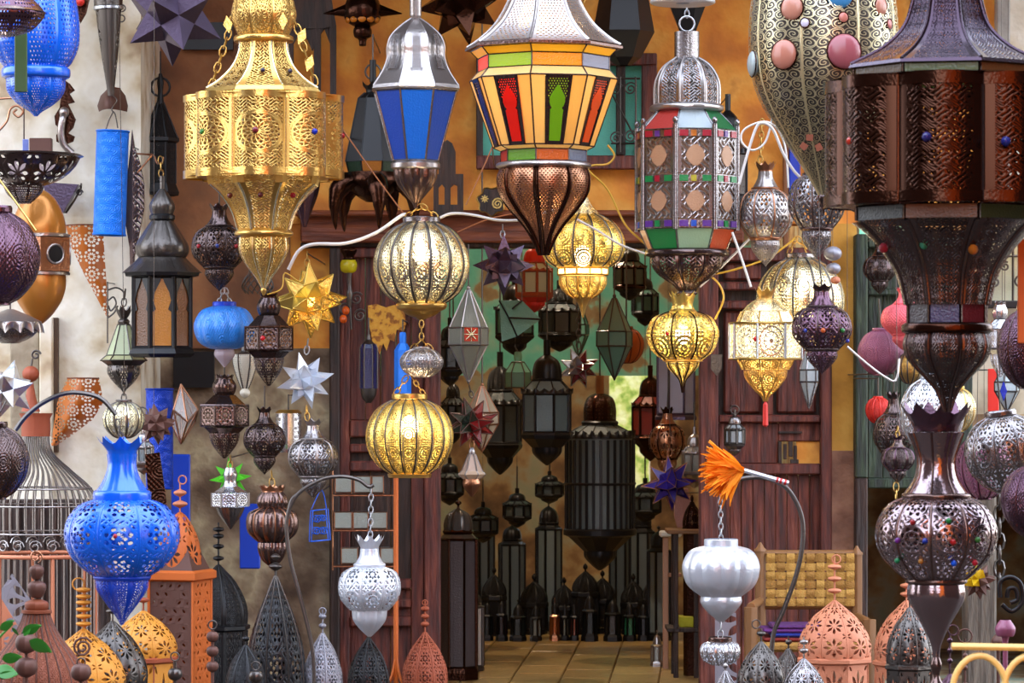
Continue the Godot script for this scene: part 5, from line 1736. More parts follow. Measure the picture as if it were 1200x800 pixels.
	var cr2 := thing("slatted_backdrop", "dark slatted wooden crate standing behind the bird cage", "backdrop", Vector3(P(64, 0, 5.3).x, 0, -D(5.3)))  # dark panel with slats, put in as backdrop of the cage
	var kc := K(5.3)
	var hc: float = P(0, 585, 5.3).y
	var cb := Buf.new()
	box(cb, Vector3(0, hc * 0.5, -0.02), Vector3(128 * kc, hc, 0.12), 0.01)
	part(cr2, "panel", cb, wood_dark)
	for i in 9:
		cb = Buf.new()
		box(cb, Vector3((i - 4) * 14 * kc, hc * 0.5, 0.05), Vector3(8 * kc, hc, 0.02), 0.004)
		part(cr2, "slat", cb, wood_dark)
	std("house", 168, 500, 556, 12, 4.95, ["tin", "", "tin", "#7a8080"], "little clear lantern beside the blue lamp's neck", {"ring": [[166, 484, 7]], "rod": [[168, 500, 168, 491]]})
	plate("hanging_leather_flap", "dark tooled leather flap beside the blue lamp", "shade", [[170, 532], [187, 530], [197, 600], [176, 604]], 4.9, 0.02, mt("brown_metal", "emb"))
	# --- dark round lanterns left of the door
	std("gourd", 257, 237, 341, 33, 5.0, dk, "dark round lantern with red gems under the gold lantern", {"gems": [[-0.7, 33, 288, 2.6, "#a01c28"], [0.05, 33, 288, 2.4, "#2a3a8a"], [0.75, 33, 288, 2.6, "#a01c28"]], "rod": [[257, 240, 257, 200]]})
	lantern({"l": "squat bright blue oval lantern hanging over the pale stone", "x": 263, "d": 5.05, "s": [
		["t", "collar", 18, [[13, 353], [14, 354], [14, 358], [13, 359]], "deep_blue"],
		["g", "panel", 12, [[13, 358], [26, 362], [34, 373], [36, 385], [31, 399], [20, 407], [10, 409]], "sky_blue", "emb", {"dip": 0.05, "k": 2}],
		["l", "drop", 12, [[11, 409], [12, 416], [6, 424], [1, 430]], glass("#b0a0a8", 0.2)]],
		"chain": [[256, 356, 262, 338], [270, 356, 264, 338]], "cm": "steel"})
	std("tiered", 315, 342, 452, 30, 4.95, ["dark_bronze", "med", "brown_metal"], "dark banded lantern with one red gem beside the gold star", {"gems": [[-0.25, 29, 396, 3.0, "#c81c28"]], "chain": [[315, 346, 311, 330]], "cm": "iron"})
	var cage := Buf.new()
	var rng := RandomNumberGenerator.new()
	rng.seed = 4
	for i in 14:
		var a := TAU * i / 14.0
		var pts := []
		for j in 5: pts.append(Vector3(sin(a + j * 0.35) * (14 + 5 * sin(j * 1.3)), j * 8.0, cos(a + j * 0.35) * 12.0) * K(5.3))
		tube(cage, curve(pts, 3), 0.0035, 4)
	lone("hanging_wire_crown", cage, mt("iron"), "dark tangled wire crown behind the gold lantern's tip", "wire crown", P(302, 344, 5.35)).set_meta("kind", "stuff")
	star({"l": "lit gold pierced star lantern with many points beside the left door", "x": 363, "y": 352, "d": 5.25, "R": 45, "q": 0.36, "m": "lit_gold", "pat": "ara", "m2": mt("lit_gold"), "wire": "lit_gold", "ww": 0.9, "bulb": 0.1, "e": Vector3(0.25, 0.35, 0.1), "chain": [[360, 312, 360, 296]], "cm": "gold"})
	star({"l": "white glass star with sharp points below the gold star", "x": 358, "y": 446, "d": 5.05, "R": 35, "q": 0.34, "m": glass("#c8d4e4", 0.2), "m2": "white", "e": Vector3(0.15, 0.2, 0.25), "chain": [[359, 414, 361, 398]], "cm": "steel"})
	lantern({"l": "cream pierced teardrop lantern behind the dark banded lantern", "x": 287, "d": 5.45, "s": [
		["l", "cap", 12, [[4, 405], [6, 412], [14, 416]], "iron"],
		["g", "panel", 6, [[14, 415], [14, 425], [10, 440], [4, 455]], "paper", "dot", {"dip": 0.03, "k": 2, "rib": "iron"}],
		["l", "knob", 12, [[3, 455], [6, 459], [5, 463], [1, 466]], "paper"]], "rod": [[287, 406, 287, 380]]})
	std("tiered", 263, 438, 537, 30, 5.15, ["bronze", "med", "dark_bronze"], "dark banded lantern with chased shoulder below the blue oval", {"rod": [[263, 440, 263, 412]]})
	std("gourd", 310, 476, 556, 25, 5.1, ["dark_bronze", "med", "dark_bronze"], "dark gourd lantern hanging between banded and silver lanterns", {"rod": [[310, 478, 310, 452]]})
	std("gourd", 367, 490, 584, 30, 4.95, ["pewter", "med", "tin"], "silver gourd lantern with rosettes below the white star", {"chain": [[360, 492, 359, 476]], "cm": "gold"})
	lantern({"l": "pierced silver panel lantern behind the dark gourd lantern", "x": 338, "d": 5.5, "s": [
		["t", "cap", 16, [[12, 480], [16, 484]], "gold"], ["l", "drum", 18, [[15, 484], [15, 520], [13, 530]], "silver", "dot", {}]], "rod": [[338, 481, 338, 462]]})
	lantern({"l": "small white pierced lantern with neon green points above", "x": 270, "d": 5.1, "s": [
		["l", "neck", 16, [[6, 548], [8, 556], [7, 564], [9, 570]], "silver"],
		["p", "shoulder_panel", 8, [[10, 570], [20, 577]], "silver", "", {"min": 7}],
		["p", "band_panel", 8, [[23, 578], [23, 594]], "silver", "med", {"k": 1, "rib": "tin"}],
		["g", "cup_panel", 8, [[17, 595], [13, 604], [7, 612], [1, 620]], "pewter", "", {"dip": 0.05, "min": 7}]], "chain": [[270, 548, 270, 534]], "cm": "gold"})
	star({"l": "small neon green star behind the white pierced lantern", "x": 270, "y": 560, "d": 5.25, "R": 25, "q": 0.3, "m": "lime", "tri": false, "e": Vector3(0.1, 0.1, 0.1)})
	std("melon", 319, 568, 664, 31, 4.9, ["bronze", "", "copper"], "brown ribbed melon lantern hanging above the black pointed lantern", {"chain": [[319, 570, 318, 552]], "cm": "gold"})
	var bp2 := Buf.new()
	box(bp2, Vector3.ZERO, Vector3(24, 76, 6) * K(5.7), 0.006)
	lone("wall_lamp_panel", bp2, mt("deep_blue"), "flat blue panel lamp behind the brown melon lantern", "lamp", P(293, 628, 5.7))
	# curved stand with the white gourd lamp
	wires("lamp_stand_stem", "tall bent iron lamp stand curving up beside the door", "lamp stand", 4.75, mt("iron"), [[[368, 812], [366, 760], [352, 700], [340, 655], [336, 610], [348, 580], [376, 562], [400, 558], [420, 562], [432, 570], [438, 568]], [[338, 600], [342, 586], [350, 578]]], 0.011)
	lantern({"l": "white pierced gourd lamp hanging from the bent iron stand", "n": "hanging_lamp", "c": "lamp", "x": 433, "d": 4.75, "r": 0.15, "s": [
		["c", "crown", 8, [[18, 627], [12, 638], [10, 644]], "white"],
		["g", "neck_panel", 8, [[11, 643], [12, 652], [17, 661]], "white", "", {"dip": 0.04, "min": 9}],
		["l", "ring", 20, [[17, 660], [19, 662], [18, 666]], "white"],
		["g", "body_panel", 8, [[18, 665], [32, 672], [37, 688], [34, 704], [23, 716]], "white", "med", {"dip": 0.07, "k": 2, "rib": "white"}],
		["g", "drop_panel", 8, [[21, 716], [19, 728], [11, 738], [2, 746]], "white", "", {"dip": 0.08, "min": 8}]],
		"chain": [[434, 630, 435, 572]], "cm": "steel"})
	# ball chain between the two globes
	std("ball", 494, 406, 442, 26, 4.95, ["tin", "med", "tin"], "small squat silver melon lantern above the yellow globe", {"chain": [[482, 410, 494, 398], [506, 410, 494, 398], [494, 398, 494, 376]], "cm": "gold"})

func slab2(px0: float, py0: float, px1: float, py1: float, d: float, thick: float) -> Buf:
	# box round its own base point
	var b := Buf.new()
	var k := K(d)
	box(b, Vector3(0, (py1 - py0) * 0.5 * k, 0), Vector3((px1 - px0) * k, (py1 - py0) * k, thick), 0.004)
	return b

func build_birdcage() -> void:
	var d := 4.9
	var k := K(d)
	var cx := 50.0
	var yb := 800.0
	var t := thing("bird_cage", "large onion-shaped wire bird cage with terracotta cap on the left", "bird cage", P(cx, yb, d))
	var Y := func(y: float) -> float: return (yb - y) * k
	var m := Buf.new()
	tube(m, spiral(Vector3(-8 * k, Y.call(416), 0), 6 * k, 1.5 * k, 1.3, 0.2), 0.006, 5)
	tube(m, [Vector3(-12 * k, Y.call(420), 0), Vector3(-14 * k, Y.call(432), 0)], 0.006, 5)
	part(t, "hook", m, mt("iron"))
	var b := Buf.new()
	ball(b, Vector3(-14 * k, Y.call(438), 0), 10 * k, 0.95, 14, 10)
	part(t, "finial_ball", b, mt("red_brown"))
	b = Buf.new()
	lathe(b, [Vector2(3, 448), Vector2(6, 465), Vector2(11, 482)].map(func(q): return Vector2(q.x * k, Y.call(q.y))), 14)
	part(t, "spire", b, mt("red_brown"), Transform3D(Basis.IDENTITY, Vector3(-14 * k, 0, 0)))
	b = Buf.new()
	lathe(b, [Vector2(20, 484), Vector2(17, 490), Vector2(17, 511)].map(func(q): return Vector2(q.x * k, Y.call(q.y))), 20)
	part(t, "cap", b, mt("red_brown"), Transform3D(Basis.IDENTITY, Vector3(-8 * k, 0, 0)))
	# bell of wires
	var n := 40
	for i in n:
		var a := TAU * i / n
		var pts := []
		for q in [[15, 511], [19, 530], [34, 552], [56, 572], [64, 592], [64, 626]]:
			pts.append(Vector3(sin(a) * q[0] * k - (8 * k if q[1] < 540 else 0.0), Y.call(q[1]), cos(a) * q[0] * k))
		var w := Buf.new()
		tube(w, curve(pts, 4), 0.0042, 4)
		part(t, "bell_wire", w, mt("tin"))
	for y in [572, 592, 624]:
		b = Buf.new()
		torus(b, Vector3.ZERO, 64.5 * k if y != 572 else 57 * k, 0.005, Basis(Vector3.RIGHT, PI / 2), 32, 5)
		part(t, "hoop", b, mt("tin"), Transform3D(Basis.IDENTITY, Vector3(0, Y.call(y), 0)))
	for i in 20:
		var a := TAU * i / 20.0
		var w := Buf.new()
		tube(w, spiral(Vector3.ZERO, 8 * k, 2 * k, 1.5, 0.0, Basis.IDENTITY, 14), 0.004, 4)
		part(t, "scroll", w, mt("tin"), Transform3D(Basis(Vector3.UP, a), Vector3(sin(a) * 65 * k, Y.call(638), cos(a) * 65 * k)))
	for y in [650, 798]:
		b = Buf.new()
		torus(b, Vector3.ZERO, 66 * k, 0.012, Basis(Vector3.RIGHT, PI / 2), 32, 6)
		part(t, "rail", b, mt("terracotta"), Transform3D(Basis.IDENTITY, Vector3(0, Y.call(y), 0)))
	for i in 48:
		var a := TAU * i / 48.0
		var w := Buf.new()
		tube(w, [Vector3(sin(a) * 65 * k, Y.call(652), cos(a) * 65 * k), Vector3(sin(a) * 65 * k, Y.call(798), cos(a) * 65 * k)], 0.004, 4)
		part(t, "bar", w, mt("tin"))
	for i in 6:
		var a := TAU * (i + 0.3) / 6.0
		var w := Buf.new()
		tube(w, [Vector3(sin(a) * 65 * k, Y.call(650), cos(a) * 65 * k), Vector3(sin(a) * 65 * k, Y.call(798), cos(a) * 65 * k)], 0.011, 6)
		part(t, "post", w, mt("terracotta"))
	# plinth below the frame carries it
	b = Buf.new()
	var base: float = P(cx, yb, d).y - 0.014
	box(b, Vector3(0, base * 0.5, 0), Vector3(0.6, base, 0.6), 0.01)
	lone("cage_plinth", b, mt("wood"), "wooden plinth under the wire bird cage", "plinth", Vector3(P(cx, yb, d).x, 0, -D(d)))

func build_wire_poly() -> void:
	var d := 5.2
	var k := K(d)
	var t := thing("hanging_glass_polyhedron", "faceted clear glass terrarium lantern with brass edges by blue drum", "lantern", P(216, 486, d))
	var ring := []
	for i in 6: ring.append(Vector3(sin(TAU * i / 6.0 + 0.3) * 17, 6 if i % 2 else -8, cos(TAU * i / 6.0 + 0.3) * 17) * k)
	var top := Vector3(-4, 36, 0) * k
	var bot := Vector3(-4, -34, 0) * k
	for i in 6:
		var j := (i + 1) % 6
		for p in [top, bot]:
			var b := Buf.new()
			b.poly(_out(PackedVector3Array([ring[i], ring[j], p]), Vector3.ZERO))
			part(t, "glass_pane", b, clear_glass("#c8c0b8", 0.35))
	for i in 6:
		var j := (i + 1) % 6
		for q in [[ring[i], ring[j]], [ring[i], top], [ring[i], bot]]:
			var b := Buf.new()
			tube(b, q, 0.005, 5)
			part(t, "brass_edge", b, mt("copper"))
# ---------------------------------------------------------------- right third
func build_right() -> void:
	std("gourd", 897, 188, 312, 33, 4.9, ["tin", "med", "copper"], "silvery copper gourd lantern hanging right of the tall pewter lantern", {"chain": [[891, 190, 893, 140]]})
	std("gourd", 957, 168, 304, 34, 4.7, ["pewter", "med", "bronze"], "grey gourd lantern hanging under the tip of the scrolled egg", {})
	var bd := thing("hanging_bead_drop", "three pinkish wooden beads hanging under the grey gourd lantern", "beads", P(976, 336, 4.95))
	for q in [[0, 40, 11], [0.5, 22, 9], [3, 8, 6]]:
		var b := Buf.new()
		ball(b, Vector3.ZERO, q[2] * K(4.75), 0.8, 12, 8)
		part(bd, "bead", b, mt("grey_white" if q[2] > 7 else "terracotta"), Transform3D(Basis.IDENTITY, Vector3(q[0], q[1], 0) * K(4.75)))
	std("gourd", 963, 331, 438, 36, 4.55, ["plum", "med", "dark_bronze"], "dark plum gourd lantern with coloured gems beside the yellow pier", {"gems": [[-0.8, 35, 387, 2.6, "#2a3a90"], [-0.2, 36, 387, 3.0, "#b05020"], [0.5, 36, 387, 2.8, "#2a6a30"], [0.85, 34, 399, 2.4, "#3a3a90"]], "rod": [[963, 334, 960, 304]]})
	std("gourd", 1031, 284, 345, 20, 5.7, ["dark_bronze", "ara", "dark_bronze"], "small dark gourd lantern hanging on the green door", {"rod": [[1031, 286, 1031, 276]]})
	std("gourd", 1060, 336, 412, 28, 4.9, ["pink", "emb", "pink"], "coral pink gourd lantern half behind the huge dark lantern", {"chain": [[1058, 338, 1056, 322]]})
	std("ball", 1032, 384, 440, 27, 5.0, ["mauve", "emb", "mauve"], "mauve ball lantern with tall collar beside the pink one", {"rod": [[1032, 386, 1030, 350]]})
	std("ball", 1029, 464, 496, 15, 5.35, ["red", "emb", "red"], "small red ball lantern low on the green door", {"rod": [[1029, 465, 1029, 442]]})
	std("gourd", 1047, 458, 560, 24, 4.9, ["dark_bronze", "med", "dark_bronze"], "dark pierced gourd lantern left of the shiny silver ball", {"rod": [[1047, 460, 1048, 436]]})
	std("ball", 1092, 437, 532, 38, 4.3, ["silver", "med", "steel"], "shiny silver pierced ball lantern behind the huge dark tip", {"rod": [[1092, 438, 1092, 380]], "gems": [[0.2, 37, 488, 2.6, "#a02030"], [-0.7, 37, 488, 2.4, "#604080"], [0.15, 32, 510, 2.6, "#2a9a4a"]]})
	std("ball", 1122, 452, 506, 22, 4.9, ["pale_gold", "fil", "gold"], "pale gold openwork ball lantern right of the huge dark tip", {"rod": [[1122, 453, 1122, 420]]})
	std("ball", 1066, 410, 450, 14, 4.95, ["gold", "fil", "iron"], "small dark gold openwork lantern under the pink gourd", {})
	std("gourd", 1052, 510, 566, 20, 4.6, ["dark_bronze", "ara", "plum"], "dim dark gourd lantern below the red ball", {"chain": [[1050, 566, 1050, 584], [1052, 512, 1052, 500]], "cm": "gold"})
	std("ball", 1184, 480, 578, 49, 3.85, ["pewter", "med", "pewter"], "big grey pierced ball lantern at the right edge", {"tilt": 0.12, "rod": [[1184, 482, 1186, 430]]})
	std("ball", 1152, 506, 586, 34, 4.35, ["mauve", "ara", "plum"], "mauve pierced ball lantern behind the big grey ball", {})
	std("ball", 1214, 540, 632, 41, 3.4, ["plum", "emb", "plum"], "purple embossed ball lantern cut by the right edge", {})
	std("ball", 1206, 356, 456, 38, 3.6, ["plum", "emb", "dark_bronze"], "dark purple ball lantern cut by right edge beside orange strap", {"rod": [[1206, 358, 1206, 200]]})
	lone("hanging_orange_strap", slab2(1193, 280, 1206, 402, 3.3, 0.01), mt("burnt"), "burnt orange strap hanging at the right edge", "strap", P(1199, 402, 3.3))
	std("tiered", 1172, 352, 442, 20, 4.9, ["silver", "ara", "pewter"], "bluish silver banded lantern between huge dark lantern and right edge", {"gems": [[-0.2, 20, 420, 2.6, "#d02018"]]})
	std("diamond", 1180, 420, 484, 15, 5.3, ["tin", "", "iron", "#a8b4b8"], "small clear glass diamond lantern near the right edge", {})
	lone("hanging_red_cloth", slab2(1158, 432, 1171, 482, 5.6, 0.012), mt("red"), "narrow strip of red cloth on the pale right wall", "cloth", P(1164, 482, 5.6))
	plate("hanging_blue_glass", "small blue glass lozenge hanging by the clear diamond", "glass pendant", [[1176, 446], [1180, 458], [1176, 470], [1172, 458]], 5.1, 0.012, glass("#1a3aa8", 0.2))
	# window with iron scrolls at the right
	var w := Node3D.new()
	w.name = "window_3"
	add_child(w)
	w.set_meta("kind", "structure")
	part(w, "pane", slab(1138, 250, 1230, 352, 6.26, 0.01), glass("#c8ccb8", 0.4))
	part(w, "window_frame", slab(1130, 352, 1235, 361, 6.2, 0.08, 0.006), mt("black"))
	part(w, "window_frame", slab(1130, 242, 1138, 352, 6.2, 0.08, 0.006), mt("black"))
	var g := Buf.new()
	for q in [[1150, 250, 1150, 352], [1187, 250, 1187, 352], [1140, 300, 1230, 300]]:
		tube(g, [P(q[0], q[1], 6.22), P(q[2], q[3], 6.22)], 0.008, 5)
	for q in [[1178, 312, 0.03], [1166, 330, 0.04], [1196, 330, 0.04]]:
		tube(g, spiral(P(q[0], q[1], 6.22), q[2], 0.006, 1.5, 1.0), 0.007, 5)
	part(w, "iron_grille", g, mt("iron"))
	star({"l": "dark and yellow glass star half behind the bronze gourd lamp", "x": 1146, "y": 680, "d": 4.5, "R": 24, "q": 0.34, "m": "umber", "m2": glass("#d8b418", 0.25), "e": Vector3(0.1, 0.4, 0.2)})
	# weathered post and things on it at the lower right
	struct("trim_4", slab(1132, 560, 1168, 860, 5.2, 0.18, 0.012), surf("weathered_wood", [[0.0, "#3a322a"], [0.5, "#5e5448"], [1.0, "#7a6e5e"]], 0.012, Vector3(3, 0.4, 3), 0.8, 1.0, 88))
	var ch := Buf.new()
	links(ch, Vector3(0, 160 * K(4.6), 0), Vector3.ZERO, 11 * K(4.6), 1.7 * K(4.6))
	lone("hanging_chain", ch, mt("iron"), "heavy iron chain hanging at the lower right", "chain", P(1171, 690, 4.6))
	wires("hanging_iron_rings", "dark iron rings and loops at the lower right edge", "iron rings", 4.2, mt("black"), [[[1172, 700], [1172, 682], [1184, 676], [1196, 684], [1198, 704], [1186, 716], [1174, 708]], [[1180, 700], [1182, 690], [1190, 690], [1192, 702], [1184, 706]]], 0.012)
	for q in [[1178, 738, 12, "rounded pinkish finial ball at lower right edge"], [1170, 752, 9, "small brown finial ball below the pinkish one"]]:
		var b := Buf.new()
		lathe(b, curve([Vector2(0.5, 1.0), Vector2(0.9, 0.4), Vector2(1, 0), Vector2(0.8, -0.6), Vector2(0.3, -1.0), Vector2(0.25, -6.0)], 4).map(func(p): return p * q[2] * K(4.0)), 14)
		lone("finial_post", b, mt("umber" if q[2] < 10 else "mauve"), q[3], "finial", P(q[0], q[1], 4.0 if q[2] > 10 else 4.3))
	# rear lights of the right: blue strip window trim
	struct("trim_5", slab(925, 165, 938, 240, 5.98, 0.06, 0.005), mt("deep_blue"))
	struct("trim_6", slab(918, 160, 924, 300, 5.98, 0.06, 0.005), mt("wood"))
	# small lanterns on the right door
	std("house", 861, 480, 534, 12, 5.8, ["pewter", "", "iron", "#9aa0a4"], "little white glass lantern hanging on the red-brown right door", {"ring": [[861, 480, 5]]})
	std("diamond", 948, 398, 480, 11, 5.75, ["pewter", "", "pewter", "#a8aeb0"], "narrow frosted glass lantern on the right door beside the pier", {"rod": [[948, 400, 948, 372]]})
	plate("hanging_door_latch", "dark iron latch plate on the upper right door leaf", "latch", [[833, 415], [846, 415], [846, 432], [840, 440], [833, 432]], 5.9, 0.02, mt("iron"))
	build_white_lamp()
	build_chair()
	build_cream_chair()
	# row of floor lanterns at lower right
	dome(978, 43, 652, 704, 773, 840, 4.7, [664, 678, 692], "terracotta", "dai", "terracotta", "terracotta pierced dome lantern before the woven chair", {"ring": [[980, 655, 5]]})
	dome(1062, 38, 676, 704, 776, 840, 5.0, [686, 696], "terracotta", "dai", "terracotta", "terracotta dome lantern behind the dark one on the right")
	dome(1066, 28, 700, 712, 780, 840, 4.3, [], "iron", "dai", "iron", "dark pewter dome lantern at lower right under the bronze lamp")
	dome(892, 29, 736, 752, 812, 850, 4.3, [742], "iron", "dai", "iron", "dark silver dome lantern at the foot of the curved stand", {"ring": [[886, 731, 5]]})
	dome(924, 22, 745, 760, 812, 850, 4.7, [752], "iron", "slt", "iron", "small black-grey dome lantern behind the silver domes")
	dome(942, 27, 746, 772, 824, 850, 4.25, [752, 762], "pewter", "dai", "tin", "pale silver dome lantern left of the terracotta dome")
	dome(850, 16, 776, 786, 830, 850, 4.35, [780], "pewter", "ara", "tin", "little silver dome under the squat silver melon")
	dome(1113, 18, 742, 790, 830, 850, 3.9, [750, 762, 774], "plum", "slt", "plum", "plum beaded finial lantern right of the dark pewter dome", {"ring": [[1117, 738, 6]]})
	dome(1131, 17, 748, 800, 830, 850, 4.1, [756, 768, 782], "umber", "slt", "umber", "brown beaded finial lantern beside the weathered post", {"ring": [[1131, 745, 8]]})
	lantern({"l": "squat silver melon lantern hanging under the wide white lamp", "x": 844, "d": 4.4, "s": [
		["t", "collar", 18, [[13, 747], [14, 748], [14, 752], [13, 753]], "bronze"],
		["g", "lobe", 12, [[13, 752], [21, 756], [24, 765], [20, 775], [10, 780]], "silver", "ara", {"dip": 0.08, "k": 1, "min": 8}]],
		"chain": [[844, 748, 845, 730]], "cm": "steel"})
	# white pierced lattice lamp behind the white lamp
	plate("standing_lattice_panel", "white pierced lattice panel behind the wide white lamp", "panel", [[838, 690], [862, 690], [864, 830], [838, 830]], 4.9, 0.015, mt("grey_white", "dai"))

func dome(x: float, w: float, yf: float, yd: float, yr: float, yb: float, d: float, beads: Array, A: String, pa: String, B: String, label: String, ex := {}) -> Node3D:
	var secs := []
	secs.append(["t", "finial_rod", 8, [[1.0, yf], [1.2, yd + 2]], B])
	for y in beads:
		secs.append(["l", "finial_bead", 14, [[1, y - 3.2], [w * 0.17, y - 1.2], [w * 0.17, y + 1.6], [1, y + 3.4]], B])
	var h := yr - yd
	secs.append(["g", "dome_panel", 8, [[1.5, yd], [w * 0.24, yd + h * 0.10], [w * 0.60, yd + h * 0.30], [w * 0.88, yd + h * 0.56], [w, yd + h * 0.8], [w * 0.98, yr]], A, pa, {"dip": 0.05, "k": 3, "rib": A}])
	secs.append(["f", "rim", 8, [[w * 0.96, yr - 1], [w * 1.08, yr + 1], [w * 1.08, yr + 5], [w * 0.97, yr + 7]], B])
	secs.append(["p", "body_panel", 8, [[w * 0.98, yr + 7], [w * 0.98, yb]], A, pa, {"k": 1, "rib": B}])
	var o := {"n": "floor_lantern", "l": label, "x": x, "d": d, "s": secs, "r": hash(label) % 100 / 100.0 * 0.5 - 0.25, "cm": B}
	o.merge(ex, true)
	var t := lantern(o)
	# foot on the ground or on a low plinth
	var y: float = P(x, yb, d).y
	if y > 0.02:
		var b := Buf.new()
		lathe(b, [Vector2(w * 0.98 * K(d), 0), Vector2(w * 0.94 * K(d), -y)], 8, false)
		part(t, "base", b, mt(B))
	return t

func build_white_lamp() -> void:
	lantern({"l": "wide white painted lamp hanging from the curved iron stand", "n": "hanging_lamp", "c": "lamp", "x": 845, "d": 4.5, "r": 0.2, "s": [
		["t", "collar", 22, [[19, 632], [20, 633], [20, 640], [19, 641]], "white"],
		["g", "panel", 12, [[19, 640], [36, 646], [45, 659], [46, 672], [40, 688], [24, 700]], "white", "", {"dip": 0.05, "k": 2}],
		["l", "cup", 18, [[24, 700], [24, 708], [16, 718], [6, 726], [2, 730]], "white"]],
		"chain": [[845, 634, 844, 572]], "cm": "steel"})
	wires("lamp_stand_stem", "curved iron lamp stand arching to the wide white lamp", "lamp stand", 4.5, mt("iron"), [[[904, 790], [906, 745], [918, 715], [934, 670], [941, 630], [938, 600], [924, 574], [905, 562], [885, 559], [865, 562], [850, 570], [843, 574], [839, 568]]], 0.0125)
	# feather duster resting on the arm
	var d := 4.38
	var k := K(d)
	var t := thing("feather_duster", "orange feather duster with a red-banded white handle on the lamp arm", "feather duster", P(870, 551, d), 0.0)
	var b := Buf.new()
	tube(b, [Vector3(2, 0, 0) * k, Vector3(54, -15, 0) * k], [2.6 * k, 3.0 * k], 8)
	part(t, "handle", b, mt("white"))
	for q in [0.72, 0.8, 0.9]:
		var p := Vector3(2, 0, 0).lerp(Vector3(54, -15, 0), q) * k
		b = Buf.new()
		tube(b, [p, p + Vector3(2.6, -0.75, 0) * k], 3.3 * k, 8)
		part(t, "red_band", b, mt("red"))
	var rng := RandomNumberGenerator.new()
	rng.seed = 21
	var shapes := []
	for s in 5:
		var L := 1.0
		var fb := Buf.new()
		var rows := []
		var bend := rng.randf_range(-0.9, 0.9)
		for i in 7:
			var u := float(i) / 6.0
			var wd := 0.07 * sin(PI * minf(1.0, u * 0.92 + 0.08)) + 0.012
			var c := Vector3(u * L, bend * u * u * 0.5, 0)
			rows.append(PackedVector3Array([c + Vector3(0, wd, 0.03), c + Vector3(0, 0, 0.0), c + Vector3(0, -wd, 0.03)]))
		fb.grid(rows, PackedFloat32Array([0, 0.5, 1]), PackedFloat32Array([0, .16, .33, .5, .66, .83, 1]))
		shapes.append(fb.mesh())
	for i in 280:
		var a := PI + rng.randf_range(-0.85, 0.85)
		var z := rng.randf_range(-0.6, 0.6)
		var L := rng.randf_range(20, 52) * k * (1.0 - 0.25 * absf(z))
		var bas := Basis(Vector3.BACK, a) * Basis(Vector3.UP, z) * Basis(Vector3.RIGHT, rng.randf_range(-1.5, 1.5))
		part(t, "feather", shapes[i % 5], mt("feather"), Transform3D(bas.scaled_local(Vector3.ONE * L), Vector3(rng.randf_range(-4, 2), rng.randf_range(-3, 3), rng.randf_range(-3, 3)) * k))

func build_chair() -> void:
	var d := 5.3
	var k := K(d)
	var base := P(940, ground_y(d), d)
	var t := thing("woven_chair", "wooden chair with woven straw back and purple cushion by the right door", "chair", base)
	var L := func(x: float, y: float, z := 0.0) -> Vector3: return P(x, y, d) - base + Vector3(0, 0, z)
	for q in [[891, 636, -0.0], [1004, 640, 0.0]]:
		var b := Buf.new()
		var top: Vector3 = L.call(q[0], q[1] + 10)
		tube(b, [top, Vector3(top.x, 0, 0)], 0.030, 8)
		lathe_at(b, top, [Vector2(0.034, 0.0), Vector2(0.034, 0.012), Vector2(0.022, 0.02), Vector2(0.005, 0.05)])
		part(t, "back_post", b, mt("pale_wood"))
	for q in [[874, 706], [1010, 720]]:
		var b := Buf.new()
		var top: Vector3 = L.call(q[0], q[1], 0.38)
		tube(b, [top, Vector3(top.x, 0, 0.38)], 0.036, 8)
		part(t, "front_leg", b, mt("pale_wood"))
	for q in [[648, 0.018], [710, 0.018]]:
		var b := Buf.new()
		tube(b, [L.call(891, q[0]), L.call(1004, q[0])], q[1], 8)
		part(t, "back_rail", b, mt("pale_wood"))
	# woven straps
	var straw := [mt_raw("#a87c34", 0.8), mt_raw("#956a2a", 0.8), mt_raw("#b4883e", 0.8)]
	var nc := 9
	var nr := 6
	for i in nc:
		var pts := []
		for j in nr * 2 + 1:
			var y := lerpf(648, 710, float(j) / (nr * 2))
			pts.append(L.call(903 + i * 11.6, y, 0.026 + (0.010 if ((j / 2 + i) % 2 == 0) else -0.004) * (1 if j % 2 else 0)))
		strap(t, "vertical_strap", curve(pts, 2), 4.6 * k, Vector3.RIGHT, straw[i % 3])
	for j in nr:
		var pts := []
		for i in nc * 2 + 1:
			var x := lerpf(897, 1001, float(i) / (nc * 2))
			pts.append(L.call(x, 653.5 + j * 10.3, 0.026 + (0.010 if ((i / 2 + j) % 2 == 1) else -0.004) * (1 if i % 2 else 0)))
		strap(t, "horizontal_strap", curve(pts, 2), 4.2 * k, Vector3.UP, straw[(j + 1) % 3])
	# seat
	var b := Buf.new()
	var s0: Vector3 = L.call(948, 752, 0.19)
	box(b, s0, Vector3(0.60, 0.05, 0.44), 0.015)
	part(t, "straw_seat", b, straw[1])
	for q in [[706, 874, 891], [724, 1004, 1010]]:
		var ar := Buf.new()
		var a: Vector3 = L.call(q[2] if q[1] < 900 else q[1], q[0] - 2)
		tube(ar, [a, L.call(q[1] if q[1] < 900 else q[2], q[0], 0.38)], 0.024, 8)
		part(t, "armrest", ar, mt("pale_wood"))
	# folded cloth on the seat
	var cl := thing("folded_cloth", "folded purple and blue cloth lying on the woven chair seat", "cloth", base + s0 + Vector3(-0.09, 0.026, 0.02))
	for q in [[0.012, 0.36, "#7a2018", 0.0], [0.036, 0.33, "#1a2a80", 0.02], [0.058, 0.35, "#5a2068", -0.01], [0.078, 0.30, "#4a1a58", 0.01]]:
		b = Buf.new()
		box(b, Vector3(q[3], q[0], 0), Vector3(q[1], 0.021, 0.30), 0.01)
		part(cl, "fold", b, mt_raw(q[2], 0.85))

